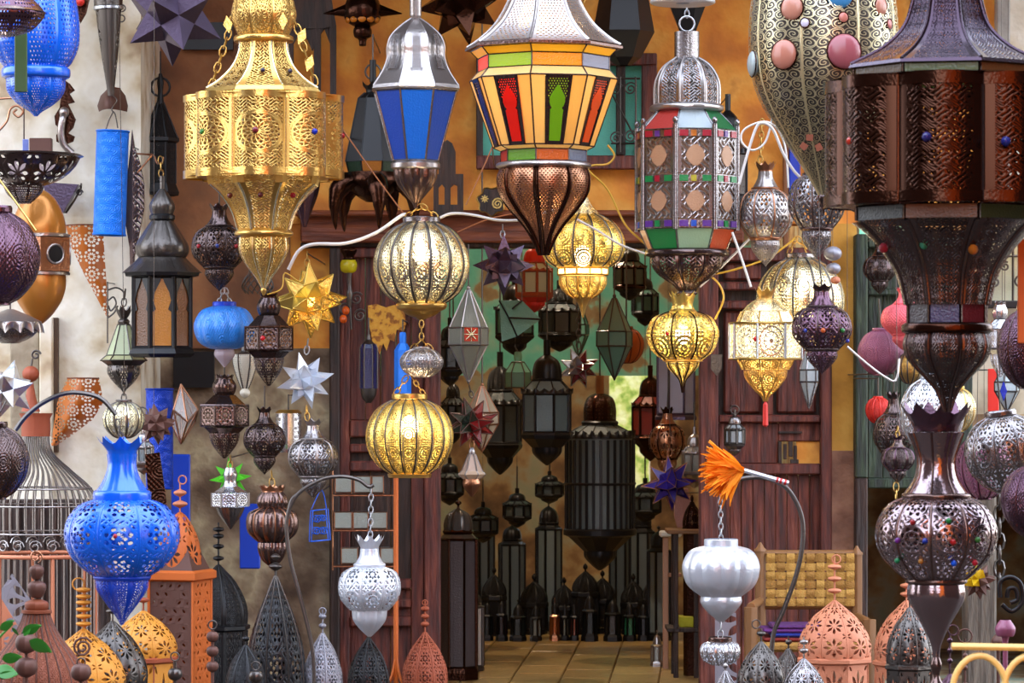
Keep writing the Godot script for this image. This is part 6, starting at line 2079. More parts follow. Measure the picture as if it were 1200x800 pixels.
func lathe_at(b: Buf, c: Vector3, pr: Array) -> void:
	var q := Buf.new()
	var up := pr.duplicate()
	up.reverse()
	lathe(q, up, 8)
	var o := b.v.size()
	for i in q.v.size():
		b.v.append(q.v[i] + c)
		b.n.append(q.n[i])
		b.uv.append(q.uv[i])
	for i in q.ix: b.ix.append(i + o)

func mt_raw(hex: String, rough: float) -> StandardMaterial3D:
	var key := "raw" + hex
	if not mats.has(key):
		var m := StandardMaterial3D.new()
		m.resource_name = "plain"
		m.albedo_color = Color(hex)
		m.roughness = rough
		m.heightmap_enabled = true
		m.heightmap_texture = rough_tex
		m.heightmap_scale = 0.3
		m.uv1_triplanar = true
		m.uv1_scale = Vector3.ONE * 8.0
		mats[key] = m
	return mats[key]

func strap(t: Node3D, called: String, pts: Array, hw: float, across: Vector3, m: Material) -> void:
	var b := Buf.new()
	for sg in [1.0, -1.0]:
		var rows := []
		var vs := PackedFloat32Array()
		for i in pts.size():
			var a: Vector3 = pts[i] - across * hw * (1.0 if across == Vector3.RIGHT else -1.0) * sg
			var c: Vector3 = pts[i] + across * hw * (1.0 if across == Vector3.RIGHT else -1.0) * sg
			rows.append(PackedVector3Array([a + Vector3(0, 0, 0.002 * sg), pts[i] + Vector3(0, 0, 0.004 * sg), c + Vector3(0, 0, 0.002 * sg)]))
			vs.append(i * 0.2)
		b.grid(rows, PackedFloat32Array([0, 0.5, 1]), vs)
	part(t, called, b, m)

func build_cream_chair() -> void:
	var d := 2.6
	var base := P(1180, ground_y(d), d)
	var t := thing("cream_metal_chair", "cream painted metal chair back with arches at lower right corner", "chair", base)
	var L := func(x: float, y: float, z := 0.0) -> Vector3: return P(x, y, d) - base + Vector3(0, 0, z)
	var m := mt("cream")
	var b := Buf.new()
	tube(b, [L.call(1115, 757), L.call(1290, 760)], 0.013, 8)
	part(t, "top_rail", b, m)
	for x in [1148, 1208, 1268]:
		b = Buf.new()
		var pts := []
		for i in 15:
			var a := PI * i / 14.0
			pts.append(L.call(x - cos(a) * 32, 812 - sin(a) * 44))
		pts.append(L.call(x + 32, 900))
		pts.push_front(L.call(x - 32, 900))
		tube(b, pts, 0.012, 8)
		part(t, "arch", b, m)
	b = Buf.new()
	tube(b, [L.call(1112, 900), L.call(1300, 900)], 0.009, 8)
	part(t, "lower_rail", b, m)
	for x in [1116, 1300]:
		for z in [0.0, 0.38]:
			b = Buf.new()
			var p: Vector3 = L.call(x, 900, z)
			tube(b, [p, Vector3(p.x, 0, z)], 0.009, 8)
			part(t, "leg", b, m)
	b = Buf.new()
	box(b, L.call(1208, 905, 0.19), Vector3(0.42, 0.02, 0.4), 0.006)
	part(t, "seat", b, m)
# ---------------------------------------------------------------- inside the shop
func build_inside() -> void:
	var bk := ["black", "pin", "black", "#3a4448"]
	std("house", 603, 322, 416, 24, 7.0, ["black", "", "black", "#4a8078"], "black iron lantern with turquoise seen through its panes", {"rod": [[603, 324, 603, -1000]]})
	std("house", 656, 328, 412, 26, 7.1, bk, "wide black lantern hanging just left of the lit onion's tip", {"rod": [[656, 330, 656, -1000]]})
	std("house", 626, 280, 366, 22, 6.6, ["red", "", "red_brown", "#b8c8bc"], "red framed glass lantern behind the purple star", {})
	lantern({"l": "clear greenish glass bell lantern hanging inside the doorway", "x": 607, "d": 6.9, "s": [
		["l", "neck", 14, [[4, 412], [5, 418], [4, 424]], glass("#6a9a88", 0.15)],
		["p", "glass_pane", 6, [[7, 424], [15, 436], [15, 454]], glass("#5a8a7a", 0.15), "", {"rib": "iron", "rw": 0.8, "bars": "iron"}]], "rod": [[607, 413, 603, 405]]})
	std("house", 586, 412, 556, 26, 7.2, bk, "black lantern with bell roof left of the doorway middle", {"rod": [[586, 414, 586, -1000]]})
	std("house", 641, 398, 545, 30, 6.55, ["black", "", "black", "#5a6a6c"], "black lantern with oval grey panes in the doorway middle", {"rod": [[641, 400, 641, -1000]]})
	build_barrel()
	std("diamond", 720, 344, 446, 21, 6.5, ["black", "", "iron", "#5a8074"], "dark wire diamond lantern with green glass inside the doorway", {"rod": [[720, 345, 720, -1000]]})
	std("diamond", 678, 350, 420, 12, 8.1, ["black", "", "iron", "#6aa090"], "thin green glass cone lantern far inside", {"rod": [[678, 350, 678, -1000]]})
	std("house", 756, 318, 382, 16, 7.0, ["black", "", "black", "#3a6058"], "black caged lantern at the upper right of the doorway", {"rod": [[756, 320, 756, -1000]]})
	std("house", 738, 284, 352, 20, 6.8, ["black", "", "brown_metal", "#3a4a44"], "black funnel lantern under the lintel beside the lit onion", {})
	std("ball", 734, 382, 426, 21, 6.7, ["burnt", "emb", "rust"], "orange paper-like ball lantern inside the doorway", {"rod": [[734, 383, 734, -1000]]})
	star({"l": "red and glass star hanging in the middle of the doorway", "x": 678, "y": 431, "d": 6.6, "R": 25, "q": 0.34, "m": glass("#6a1c20", 0.2), "m2": "steel", "wire": "steel", "e": Vector3(0.1, 0.2, 0.4), "chain": [[678, 408, 678, 120]]})
	star({"l": "dark purple-grey metal star hanging under the lintel", "x": 590, "y": 311, "d": 5.5, "R": 37, "q": 0.38, "m": "purple_dark", "m2": "plum", "e": Vector3(0.12, 0.1, 0.0), "chain": [[589, 278, 589, 264]], "cm": "steel"})
	std("diamond", 549, 334, 450, 23, 5.6, ["tin", "", "tin", "#6a6a5e"], "large tin and glass diamond lantern with red star window", {"rod": [[549, 336, 549, 286]]})
	var dm: Node3D = get_node(NodePath("hanging_lantern_%03d" % (used["hanging_lantern"] - 1)))
	var kd := K(5.6)
	part(dm, "red_window", extrude([Vector2(-8, -8), Vector2(8, -8), Vector2(8, 8), Vector2(-8, 8)].map(func(p): return p * kd), 0.006), glass("#b03018", 0.2), Transform3D(Basis(Vector3.UP, 0.0), Vector3(0, (452 - 394) * kd, 21.5 * kd)))
	for a in [0.0, PI / 4, PI / 2, -PI / 4]:
		var b := Buf.new()
		tube(b, [Vector3(cos(a), sin(a), 0) * 8 * kd, Vector3(-cos(a), -sin(a), 0) * 8 * kd], 0.004, 4)
		part(dm, "window_bar", b, mt("pale_gold"), Transform3D(Basis.IDENTITY, Vector3(0, (452 - 394) * kd, 22.6 * kd)))
	star({"l": "dark red and green glass star left of the doorway middle", "x": 553, "y": 496, "d": 5.6, "R": 33, "q": 0.3, "m": glass("#701818", 0.2), "m2": glass("#20281c", 0.2), "wire": "umber", "e": Vector3(0.2, 0.3, 0.35), "chain": [[553, 465, 550, 452]]})
	std("diamond", 565, 448, 530, 19, 6.0, ["copper", "", "copper", "#a09078"], "small copper edged diamond lantern behind the dark red star", {"rod": [[565, 449, 565, -1000]]})
	lantern({"l": "small frosted bell lantern hanging below the dark red star", "x": 553, "d": 5.6, "s": [
		["l", "cap", 10, [[2, 524], [4, 528], [4, 532]], "tin"],
		["p", "glass_pane", 6, [[4, 532], [12, 552]], glass("#b8a090", 0.25), "", {"rib": "tin", "min": 6}],
		["p", "eave_pane", 6, [[12, 552], [16, 556], [10, 561]], glass("#c0a890", 0.25), "", {"rib": "tin", "min": 6}],
		["l", "cup", 12, [[10, 561], [11, 568], [6, 576], [1, 582]], "copper"]], "chain": [[553, 525, 553, 500]], "cm": "copper"})
	std("house", 527, 372, 452, 18, 6.4, bk, "black lantern half hidden at the doorway's left jamb", {"rod": [[527, 374, 527, -1000]]})
	std("house", 531, 440, 520, 14, 6.9, bk, "black lantern deeper behind the left jamb", {"rod": [[531, 441, 531, -1000]]})
	plate("hanging_glass_wing", "angular leaded glass piece catching turquoise under the star", "glass panel", [[585, 352], [612, 352], [634, 374], [606, 394], [588, 400]], 6.3, 0.01, glass("#5a8a78", 0.2))
	wires("hanging_leading", "black leading bars over the angular glass piece", "leading", 6.28, mt("black"), [[[585, 352], [596, 372], [606, 394]], [[596, 372], [634, 374]], [[612, 352], [600, 362]]], 0.006)
	# right part of the doorway
	std("house", 762, 428, 540, 22, 7.35, ["brown_metal", "", "brown_metal", "#6a2018"], "dark lantern with a red pane before the bright back door", {"rod": [[762, 430, 762, -1000]]})
	std("column", 792, 396, 492, 26, 6.5, ["purple_dark", "", "purple_dark", "#a8a8b8"], "lantern of tall pale panes in violet frame under the lit gourd", {"n": "hanging_lantern", "rod": [[792, 397, 790, 380]]})
	std("gourd", 782, 476, 560, 22, 6.4, ["copper", "dai", "brown_metal"], "copper brown pierced lantern over the violet star", {"rod": [[782, 478, 784, 440]]})
	std("house", 814, 500, 572, 15, 6.25, ["tin", "", "tin", "#8a8478"], "tin lantern half hidden by the orange feathers", {"rod": [[814, 501, 814, 470]]})
	star({"l": "violet glass star with pale edges right inside the doorway", "x": 785, "y": 566, "d": 6.2, "R": 34, "q": 0.3, "m": glass("#2c1c6a", 0.2), "m2": glass("#3a2a88", 0.2), "wire": "copper", "ww": 0.5, "e": Vector3(0.1, 0.15, 0.1), "chain": [[785, 533, 785, 512]], "cm": "copper"})
	var cl := plate("hanging_pink_cloth", "crumpled pink cloth hanging by the right jamb", "cloth", [[790, 576], [806, 572], [812, 600], [806, 622], [796, 628], [790, 604]], 6.7, 0.02, mt_raw("#b88a84", 0.85))
	cl.rotation.y = 0.2
	# rack and shelf by the right jamb
	var rk := thing("side_rack", "narrow dark wooden rack with a plank top inside right jamb", "rack", Vector3(P(803, 0, 6.35).x, 0, -D(6.35)))
	for q in [[792, 0.0], [816, 0.0], [792, -0.3], [816, -0.3]]:
		var b := Buf.new()
		box(b, Vector3((q[0] - 803) * K(6.35), 0.45, q[1]), Vector3(0.03, 0.9, 0.03), 0.004)
		part(rk, "leg", b, wood_dark)
	for y in [0.30, 0.9]:
		var b := Buf.new()
		box(b, Vector3(0, y, -0.15), Vector3(0.22, 0.025, 0.36), 0.004)
		part(rk, "shelf", b, wood_dark if y < 0.5 else mt("pale_wood"))
	var yl := lone("folded_yellow_cloth", slab2(796, 728, 812, 740, 6.4, 0.2), mt_raw("#b8b028", 0.85), "yellow-green folded cloth on the lower shelf of the rack", "cloth", Vector3(P(804, 0, 6.4).x, 0.313, -D(6.35) - 0.15))
	dome(811, 11, 580, 588, 618, 622, 6.42, [584], "brown_metal", "dai", "brown_metal", "small brown dome lantern standing on the side rack")
	var po := thing("wooden_stand", "pale pinkish wooden post with cross bar inside the doorway", "post", Vector3(P(780, 0, 6.62).x, 0, -D(6.62)))
	var b1 := Buf.new()
	box(b1, Vector3(0, 0.42, 0), Vector3(0.036, 0.84, 0.036), 0.005)
	part(po, "post", b1, mt("pink_wood"))
	b1 = Buf.new()
	box(b1, Vector3(0.03, 0.86, 0), Vector3(0.14, 0.04, 0.10), 0.01)
	part(po, "top_block", b1, mt("paper"))
	b1 = Buf.new()
	box(b1, Vector3(0.055, 0.60, 0), Vector3(0.09, 0.025, 0.025), 0.004)
	part(po, "cross_bar", b1, mt("pink_wood"))
	# ---- standing lanterns at the back
	var n := 0
	for q in [
		["column", 566, 588, 7.95, 15, "black standing lantern at far left of the back row"],
		["column", 600, 610, 8.1, 17, "black standing lantern with long grey panes, second in the back row"],
		["column", 643, 586, 8.0, 17, "tall black standing lantern with pale panes behind the small ones"],
		["column", 728, 600, 8.1, 16, "black standing lantern right of the slatted barrel lantern"],
		["column", 752, 590, 7.9, 17, "black standing lantern before the bright back door"],
		["column", 772, 616, 7.6, 15, "black standing lantern close to the pale wooden post"]]:
		var yb: float = ground_y(q[3])
		std(q[0], q[1], q[2], yb, q[4], q[3], ["black", "", "black", ["#4a5458", "#5a6468", "#6a7678"][n % 3]], q[5], {"n": "standing_lantern"})
		n += 1
	for q in [[606, 572, 618, 17, 7.7, "black hanging lantern with one grey window at the back"], [566, 588, 636, 18, 7.3, "black hanging lantern low at the back left"], [644, 552, 590, 17, 7.5, "black hanging lantern with a copper glint at the back"], [756, 560, 612, 20, 7.5, "black hanging lantern before the lower back door"], [527, 536, 592, 17, 7.2, "dim hanging lantern above the tall column lantern"]]:
		std("house", q[0], q[1], q[2], q[3], q[4], ["black", "", "black", "#3c4648"], q[5], {"rod": [[q[0], q[1], q[0], q[1] - 26]]})
	for q in [[626, 672, 16, 7.85, "black domed lantern in the second row left of middle"], [661, 676, 15, 7.9, "black domed lantern in the second row at middle"], [686, 660, 16, 7.85, "black domed lantern under the slatted barrel, left one"], [706, 668, 15, 7.9, "black domed lantern under the slatted barrel, right one"], [579, 664, 15, 7.8, "black domed lantern near the left jamb"], [742, 672, 15, 7.85, "black domed lantern right of the barrel lantern"], [766, 668, 13, 7.7, "black domed lantern before the wooden post"]]:
		var yb: float = ground_y(q[3])
		dome(q[0], q[2], q[1], q[1] + 10, q[1] + 34, yb - 6, q[3], [q[1] + 4], "black", "pin", "black", q[4])
	var lit := 0
	for q in [[571, 700, 8, "far left", "#12181a"], [588, 698, 8, "second from the left", "#241418"], [607, 702, 11, "third from the left", "#1c2426"], [628, 704, 8, "fourth from the left", "#6a7070"], [650, 700, 7, "amber glowing", "#a85c1c"], [662, 702, 6, "right of the amber one", "#5a605c"], [673, 702, 6, "copper tinted", "#803c20"], [691, 690, 11, "with a tall gilded top", "#12181a"], [718, 696, 12, "broad framed", "#2c2620"], [738, 700, 9, "green glass", "#2a6a50"], [754, 702, 8, "purple dim", "#1c1822"]]:
		var d := 7.58
		var yb: float = ground_y(d)
		std("tiny", q[0], q[1], yb, q[2], d, ["black", "", "black" if q[3] != "amber glowing" else "copper", q[4]], "small table lantern on the tiled floor, %s of the front row" % q[3], {"n": "small_lantern"})
	std("tiny", 770, 738, ground_y(6.7), 9, 6.7, ["tin", "", "tin", "#a8a8a0"], "little pale tin lantern at the foot of the wooden post", {"n": "small_lantern"})
	std("column", 537, 586, ground_y(6.3), 26, 6.3, ["iron", "pin", "brown_metal", "#3a3030"], "tall dark column lantern standing in the left of the doorway", {"n": "standing_lantern"})
	std("column", 556, 690, ground_y(6.55), 12, 6.55, ["iron", "", "iron", "#c8c4bc"], "narrow lantern with white panes behind the tall column lantern", {"n": "standing_lantern"})

func build_barrel() -> void:
	var d := 6.9
	var t := lantern({"l": "large black barrel lantern of vertical slats in the doorway", "x": 703, "d": d, "s": [
		["t", "post", 10, [[5, 440], [5, 462]], "copper"],
		["g", "dome_panel", 8, [[6, 461], [15, 466], [19, 478], [19, 494]], "brown_metal", "pin", {"dip": 0.05}],
		["t", "ring", 20, [[20, 493], [22, 495], [21, 498]], "black"],
		["p", "eave_pane", 12, [[20, 498], [40, 509]], glass("#5a6264", 0.3), "", {"rib": "black"}],
		["c", "parapet", 24, [[42, 504], [42, 509], [41, 514]], "black"],
		["t", "inner_glass", 28, [[38, 514], [38, 622]], glass("#6a7270", 0.35)],
		["t", "hoop", 28, [[42, 566], [42.6, 567], [42, 569]], "black"],
		["t", "lower_rim", 28, [[41, 620], [43, 622], [43, 628], [38, 630]], "black"],
		["p", "under_panel", 12, [[38, 630], [20, 646]], "black"],
		["g", "cup_panel", 8, [[19, 646], [18, 654], [8, 664], [2, 668]], "black", "", {"dip": 0.05, "min": 8}]],
		"rod": [[703, 440, 703, -1000]], "cm": "iron"})
	var k := K(d)
	var b := Buf.new()
	box(b, Vector3(0, 53 * k, 0), Vector3(3.4 * k, 106 * k, 2.0 * k), 0.002)
	var me := b.mesh()
	for i in 30:
		var a := TAU * i / 30.0
		part(t, "slat", me, mt("black"), Transform3D(Basis(Vector3.UP, a), Vector3(sin(a) * 40.5 * k, (668 - 621) * k, cos(a) * 40.5 * k)))
# ---------------------------------------------------------------- floor row at lower left, wall ornaments, cables
func build_floor_row() -> void:
	# ribbed terracotta onion
	var d := 3.9
	var t := lantern({"l": "rust brown ribbed onion lantern with three stacked balls at lower left", "n": "floor_lantern", "x": 43, "d": d, "cm": "rust", "s": [
		["l", "finial_ball", 16, [[1, 661], [8, 665], [8.5, 671], [5, 678], [1, 680]], "umber"],
		["l", "finial_ball", 16, [[2, 680], [10, 684], [11, 691], [7, 699], [3, 701]], "umber"],
		["l", "finial_ball", 16, [[4, 702], [13, 706], [14, 712], [12, 716]], "rust"],
		["t", "collar", 20, [[13, 715], [18, 716], [18, 719], [15, 720]], "rust"],
		["g", "rib_panel", 24, [[15, 719], [20, 733], [31, 752], [46, 772], [58, 796], [62, 830], [58, 870]], "rust", "slt", {"dip": 0.04, "k": 12, "rib": "umber", "rw": 1.3, "min": 8}]]})
	var k := K(d)
	var b := Buf.new()
	tube(b, spiral(Vector3(-1 * k, (870 - 652) * k, 0), 8 * k, 2 * k, 1.6, -1.2), 0.004, 5)
	part(t, "curl", b, mt("copper"))
	b = Buf.new()
	var yb: float = P(43, 870, d).y
	lathe(b, [Vector2(58 * k, 0), Vector2(56 * k, -yb)], 24)
	part(t, "base", b, mt("rust"))
	var od := dome(98, 49, 684, 737, 812, 880, 4.15, [691, 699, 706, 714, 722, 731], "orange", "dai", "orange", "bright orange pierced dome lantern with six beads at lower left", {"ring": [[92, 684, 7]]})
	k = K(4.15)
	b = Buf.new()
	tube(b, spiral(Vector3(0, (880 - 755) * k, 44 * k), 12 * k, 2 * k, 2.2, 0.5), 0.006, 5)
	part(od, "iron_spiral", b, mt("umber"))
	dome(132, 42, 712, 728, 806, 880, 4.45, [716], "iron", "dai", "iron", "dark grey pierced dome lantern between two orange domes")
	dome(168, 40, 700, 716, 772, 880, 4.75, [703], "orange", "dai", "red_brown", "orange pierced dome lantern under the blue gourd lamp's tip")
	# tall square lantern, brown with orange side
	var sq := lantern({"l": "tall square brown and orange pierced lantern beside the black domes", "n": "floor_lantern", "x": 211, "d": 5.0, "r": -0.31, "cm": "terracotta", "s": [
		["t", "finial_rod", 8, [[1, 566], [1, 604]], "terracotta"],
		["l", "finial_bead", 12, [[1, 573], [7, 576], [7, 579], [1, 582]], "terracotta"],
		["l", "finial_bead", 12, [[1, 586], [8, 589], [8, 592], [1, 595]], "terracotta"],
		["g", "dome_panel", 6, [[2, 600], [10, 608], [20, 628], [25, 650], [25, 668]], "burnt", "dai", {"dip": 0.04, "k": 2}],
		["p", "skirt_panel", 4, [[22, 640], [38, 670]], "umber", "", {}],
		["f", "rim", 4, [[40, 669], [46, 672], [46, 680], [41, 682]], "burnt", "", {}],
		["p", "body_panel", 4, [[39, 682], [39, 860]], "burnt", "slt", {"k": 3, "rib": "burnt", "rw": 2.0, "pm": ["umber", "burnt", "burnt", "burnt"]}]],
		"ring": [[214, 562, 5]]})
	b = Buf.new()
	box(b, Vector3(0, -P(214, 860, 5.0).y * 0.5, 0), Vector3(0.24, P(214, 860, 5.0).y, 0.24), 0.01)
	part(sq, "base", b, mt("umber"))
	dome(256, 35, 612, 662, 734, 850, 5.35, [620, 628, 640, 654], "black", "pin", "black", "black dome lantern with a tall beaded finial by the stained wall")
	std("point", 323, 648, 850, 36, 4.85, ["black", "med", "iron"], "tall pointed black pierced lantern on the ground left of the door", {"n": "floor_lantern"})
	b = Buf.new()
	dome(288, 24, 744, 756, 812, 870, 4.5, [748], "black", "pin", "black", "small black dome lantern before the pointed black one")
	dome(378, 24, 714, 742, 812, 860, 4.9, [722, 733], "grey_white", "med", "grey_white", "pale grey pierced dome lantern crossed by the bent stem", {"ring": [[378, 716, 4]]})
	dome(432, 25, 740, 747, 812, 850, 5.3, [], "black", "med", "black", "black pierced dome lantern under the white gourd lamp")
	dome(498, 27, 704, 741, 806, 850, 5.45, [713, 722, 731], "red_brown", "med", "red_brown", "reddish brown pierced dome lantern at the foot of the door", {"ring": [[498, 706, 3]]})
	for q in [[249, 4.0, [746, 763, 781], 12, "umber", "brown beaded finial lantern before the tall square one", 738], [31, 3.5, [754, 782], 22, "umber", "dark brown ball finial lantern among the green leaves", 748], [95, 3.6, [788], 20, "umber", "dark ball finial lantern before the rust onion", 782], [300, 4.2, [793], 14, "iron", "little iron finial lantern with ring before black domes", 786], [205, 4.1, [790], 14, "iron", "little dark finial lantern before the orange domes", 775]]:
		var bd := []
		for y in q[2]: bd.append(["l", "finial_ball", 14, [[1, y - q[3] * 0.55], [q[3] * 0.46, y - q[3] * 0.38], [q[3] * 0.6, y], [q[3] * 0.46, y + q[3] * 0.38], [1, y + q[3] * 0.55]], q[4]])
		bd.append(["l", "shaft", 10, [[2, q[6]], [2, 800]], q[4]])
		bd.append(["g", "dome_panel", 8, [[2, 800], [q[3] * 1.2, 812], [q[3] * 2.0, 850], [q[3] * 2.0, 880]], q[4], "slt", {"dip": 0.04}])
		bd.append(["t", "base", 8, [[q[3] * 2.0, 880], [q[3] * 2.0, ground_y(q[1])]], q[4]])
		lantern({"n": "floor_lantern", "l": q[5], "x": q[0], "d": q[1], "s": bd, "ring": [[q[0], q[6] - 6, 5]], "cm": "iron"})
	plate("pierced_grey_panel", "grey pierced metal panel at the lower left edge", "panel", [[2, 690], [14, 672], [38, 706], [34, 724], [16, 800], [2, 800]], 4.3, 0.012, mt("grey_white", "dai"))
	plate("pierced_orange_panel", "orange pierced triangle panel behind the green leaves", "panel", [[2, 702], [22, 735], [24, 800], [2, 800]], 4.2, 0.012, mt("terracotta", "dai"))
	# potted climber: leaves reaching in at the lower left
	var pl := thing("potted_plant", "green leafy plant sprig reaching in at the lower left corner", "plant", Vector3(P(-30, 0, 3.3).x, 0, -D(3.3)))
	b = Buf.new()
	lathe(b, curve([Vector2(0.12, 0.3), Vector2(0.13, 0.28), Vector2(0.10, 0.12), Vector2(0.08, 0)], 4), 16)
	part(pl, "pot", b, mt("terracotta"))
	b = Buf.new()
	tube(b, curve([Vector3(0, 0.28, 0), Vector3(0.02, 0.6, 0), Vector3(0.05, 0.68, 0.02), Vector3(0.16, 0.80, 0.02)], 5), 0.005, 5)
	part(pl, "stem", b, mt("leaf_green"))
	var leaf := Buf.new()
	var rows := []
	for i in 9:
		var u := i / 8.0
		var w := 0.34 * pow(sin(PI * pow(u, 0.8)), 0.9)
		rows.append(PackedVector3Array([Vector3(u, w, -0.06 * u * u), Vector3(u, 0, 0.03), Vector3(u, -w, -0.06 * u * u)]))
	leaf.grid(rows, PackedFloat32Array([0, .5, 1]), PackedFloat32Array([0, .1, .2, .3, .4, .6, .7, .8, 1]))
	var lm := leaf.mesh()
	for q in [[26, 741, 24, 0.35, 0.7], [34, 750, 30, -0.5, 0.6], [28, 745, 16, 1.1, -0.7], [2, 772, 24, 0.1, 0.6], [-6, 784, 28, -0.2, -0.6], [0, 738, 20, 0.6, 0.7], [14, 735, 12, -0.9, 0.9], [-2, 794, 18, 0.4, 0.7]]:
		var at := P(q[0], q[1], 3.25) - pl.position
		part(pl, "leaf", lm, mt("leaf_green"), Transform3D((Basis(Vector3.BACK, q[3]) * Basis(Vector3.RIGHT, q[4])).scaled_local(Vector3.ONE * q[2] * K(3.25)), at))

func build_small() -> void:
	# wall sconce with a yellow glass beside the door
	var d := 5.9
	var k := K(d)
	var s := thing("wall_sconce", "iron wall sconce with yellow glass cup and orange bulbs by the door", "sconce", P(410, 386, d))
	var put := func(called: String, pr: Array, m: Material, x: float) -> void:
		var b := Buf.new()
		lathe(b, curve(pr.map(func(q): return Vector2(q[0] * k, (386 - q[1]) * k)), 4), 16)
		part(s, called, b, m, Transform3D(Basis.IDENTITY, Vector3(x * k, 0, 0.05)))
	put.call("collar", [[8, 291], [10, 294], [6, 302], [8, 305]], mt("brown_metal"), -1)
	put.call("glass_cup", [[8, 305], [10, 310], [9, 317], [5, 320]], glass("#c8b818", 0.2), -1)
	put.call("stem", [[3, 320], [2, 335], [4, 345], [2, 360]], mt("iron"), 0)
	var b := Buf.new()
	for q in [[8, 36, 8], [-6, 24, 7], [12, 16, 8]]:
		tube(b, spiral(Vector3(q[0] * k, q[1] * k, 0.03), q[2] * k, 1.5 * k, 1.6, 0.6), 0.006, 5)
	tube(b, [Vector3(0, 40 * k, 0.04), Vector3(2 * k, 0, 0.03)], 0.007, 5)
	part(s, "scrolls", b, mt("iron"))
	for q in [[-4, 22], [-7, 12]]:
		b = Buf.new()
		ball(b, Vector3.ZERO, 4.6 * k, 1.1, 10, 8)
		part(s, "orange_globe", b, glass("#d8601a", 0.2), Transform3D(Basis.IDENTITY, Vector3(q[0] * k, q[1] * k, 0.07)))
	# blue bottles on the left door
	lantern({"l": "dark navy glass lantern bottle hanging on the left door", "x": 432, "d": 5.85, "s": [
		["l", "neck", 12, [[2, 392], [3, 398], [8, 403]], "iron"], ["p", "glass_pane", 6, [[8, 403], [10, 408], [10, 455]], glass("#14184a", 0.2), "", {"rib": "iron"}], ["l", "cup", 12, [[10, 455], [8, 465], [3, 472]], "iron"]], "rod": [[432, 393, 432, 372]]})
	lantern({"l": "bright blue bottle-shaped lamp hanging on the left door", "x": 472, "d": 5.6, "s": [
		["l", "neck", 12, [[3, 389], [4, 392], [4, 402]], "drum_blue"], ["p", "body_panel", 6, [[5, 402], [10, 410], [10, 470]], "drum_blue", "", {"min": 8}]], "rod": [[472, 389, 472, 374]]})
	# dark wooden frame high on the wall
	var f := thing("hanging_arched_frame", "dark arched wooden frame high on the ochre wall behind gold lantern", "frame", P(366, 150, 5.8))
	k = K(5.8)
	var L := func(pts: Array) -> Array: return pts.map(func(q): return Vector2((q[0] - 366) * k, (150 - q[1]) * k))
	part(f, "roof_board", extrude(L.call([[334, -30], [384, -30], [390, 8], [394, 30], [380, 34], [334, 34]]), 0.06), wood_dark)
	for q in [[336, 344], [368, 376], [387, 394]]:
		part(f, "post", extrude(L.call([[q[0], 30], [q[1], 30], [q[1], 150], [q[0], 150]]), 0.05), wood_dark)
	part(f, "arch_board", extrude(L.call([[344, 30], [387, 30], [387, 52], [380, 34], [372, 46], [366, 60], [360, 46], [350, 40], [344, 52]]), 0.03), wood_dark)
	# dark lamp with amber lenses and long spikes
	var a := lantern({"l": "dark lamp with amber lenses and two long spikes on ochre wall", "x": 425, "d": 5.6, "s": [
		["l", "body", 16, [[8, -22], [16, -8], [22, 8], [20, 22], [10, 30]], "brown_metal"],
		["l", "cup", 14, [[8, 29], [11, 34], [10, 42], [5, 46], [4, 53], [1, 54]], "brown_metal"]], "rod": [[425, -20, 425, -60]]})
	k = K(5.6)
	for sg in [-1.0, 1.0]:
		b = Buf.new()
		tube(b, [Vector3(sg * 14, 42, 0) * k, Vector3(sg * 30, 40, 0) * k, Vector3(sg * 46, 38, 0) * k], [10 * k, 5 * k, 0.6 * k], 6)
		part(a, "spike", b, mt("brown_metal"))
	for q in [-1.1, -0.55, 0.0, 0.55, 1.1]:
		b = Buf.new()
		ball(b, Vector3.ZERO, 5.0 * k, 0.8, 10, 7)
		part(a, "amber_lens", b, glass("#b86a14", 0.2), Transform3D(Basis(Vector3.UP, q).scaled_local(Vector3(1, 1, 0.5)), Vector3(sin(q) * 19 * k, 30 * k, cos(q) * 19 * k)))
	# large dark lantern with claw feet
	var c := lantern({"l": "big black lantern with curled claw points behind the blue glass lantern", "x": 437, "d": 5.55, "s": [
		["t", "stem", 10, [[4, 70], [4, 96]], "black"],
		["c", "crown", 6, [[14, 94], [9, 102], [8, 108]], "black"],
		["p", "body_panel", 8, [[10, 108], [18, 114], [34, 188]], "black", "", {"rib": "black"}],
		["p", "amber_pane", 8, [[33, 188], [30, 200]], glass("#8a5218", 0.3), "", {"mats": ["#9a5c1c", "#1c3020", "#6a4018"], "rib": "black"}],
		["l", "hub", 16, [[30, 200], [32, 212], [22, 226], [8, 236]], "brown_metal"]], "ring": [[437, 84, 9]], "rod": [[437, 72, 437, 40]]})
	k = K(5.55)
	for i in 5:
		var an := TAU * (i + 0.15) / 5.0
		var dir := Vector3(sin(an), 0, cos(an))
		b = Buf.new()
		tube(b, curve([dir * 18 * k + Vector3(0, 22, 0) * k, dir * 34 * k + Vector3(0, 22, 0) * k, dir * 46 * k + Vector3(0, 10, 0) * k, dir * 50 * k + Vector3(0, -14, 0) * k, dir * 48 * k + Vector3(0, -34, 0) * k], 4), [11, 11, 11, 11, 12, 12, 12, 12, 11, 9, 8, 7, 5, 4, 3, 2, 0.6].map(func(r): return r * k), 7)
		part(c, "claw", b, mt("brown_metal"))
	lantern({"l": "small dark drop lantern behind the gold lantern's right side", "x": 357, "d": 5.5, "s": [
		["g", "panel", 8, [[10, 176], [18, 196], [17, 222], [9, 246], [2, 266]], "plum", "", {"dip": 0.05}]], "rod": [[357, 178, 357, 156]]})
	star({"l": "black metal star at the top between blue and stained lanterns", "x": 541, "y": 2, "d": 5.5, "R": 54, "q": 0.38, "m": "brown_metal", "e": Vector3(0.25, 0.1, 0.2), "chain": [[541, -40, 541, -80]]})
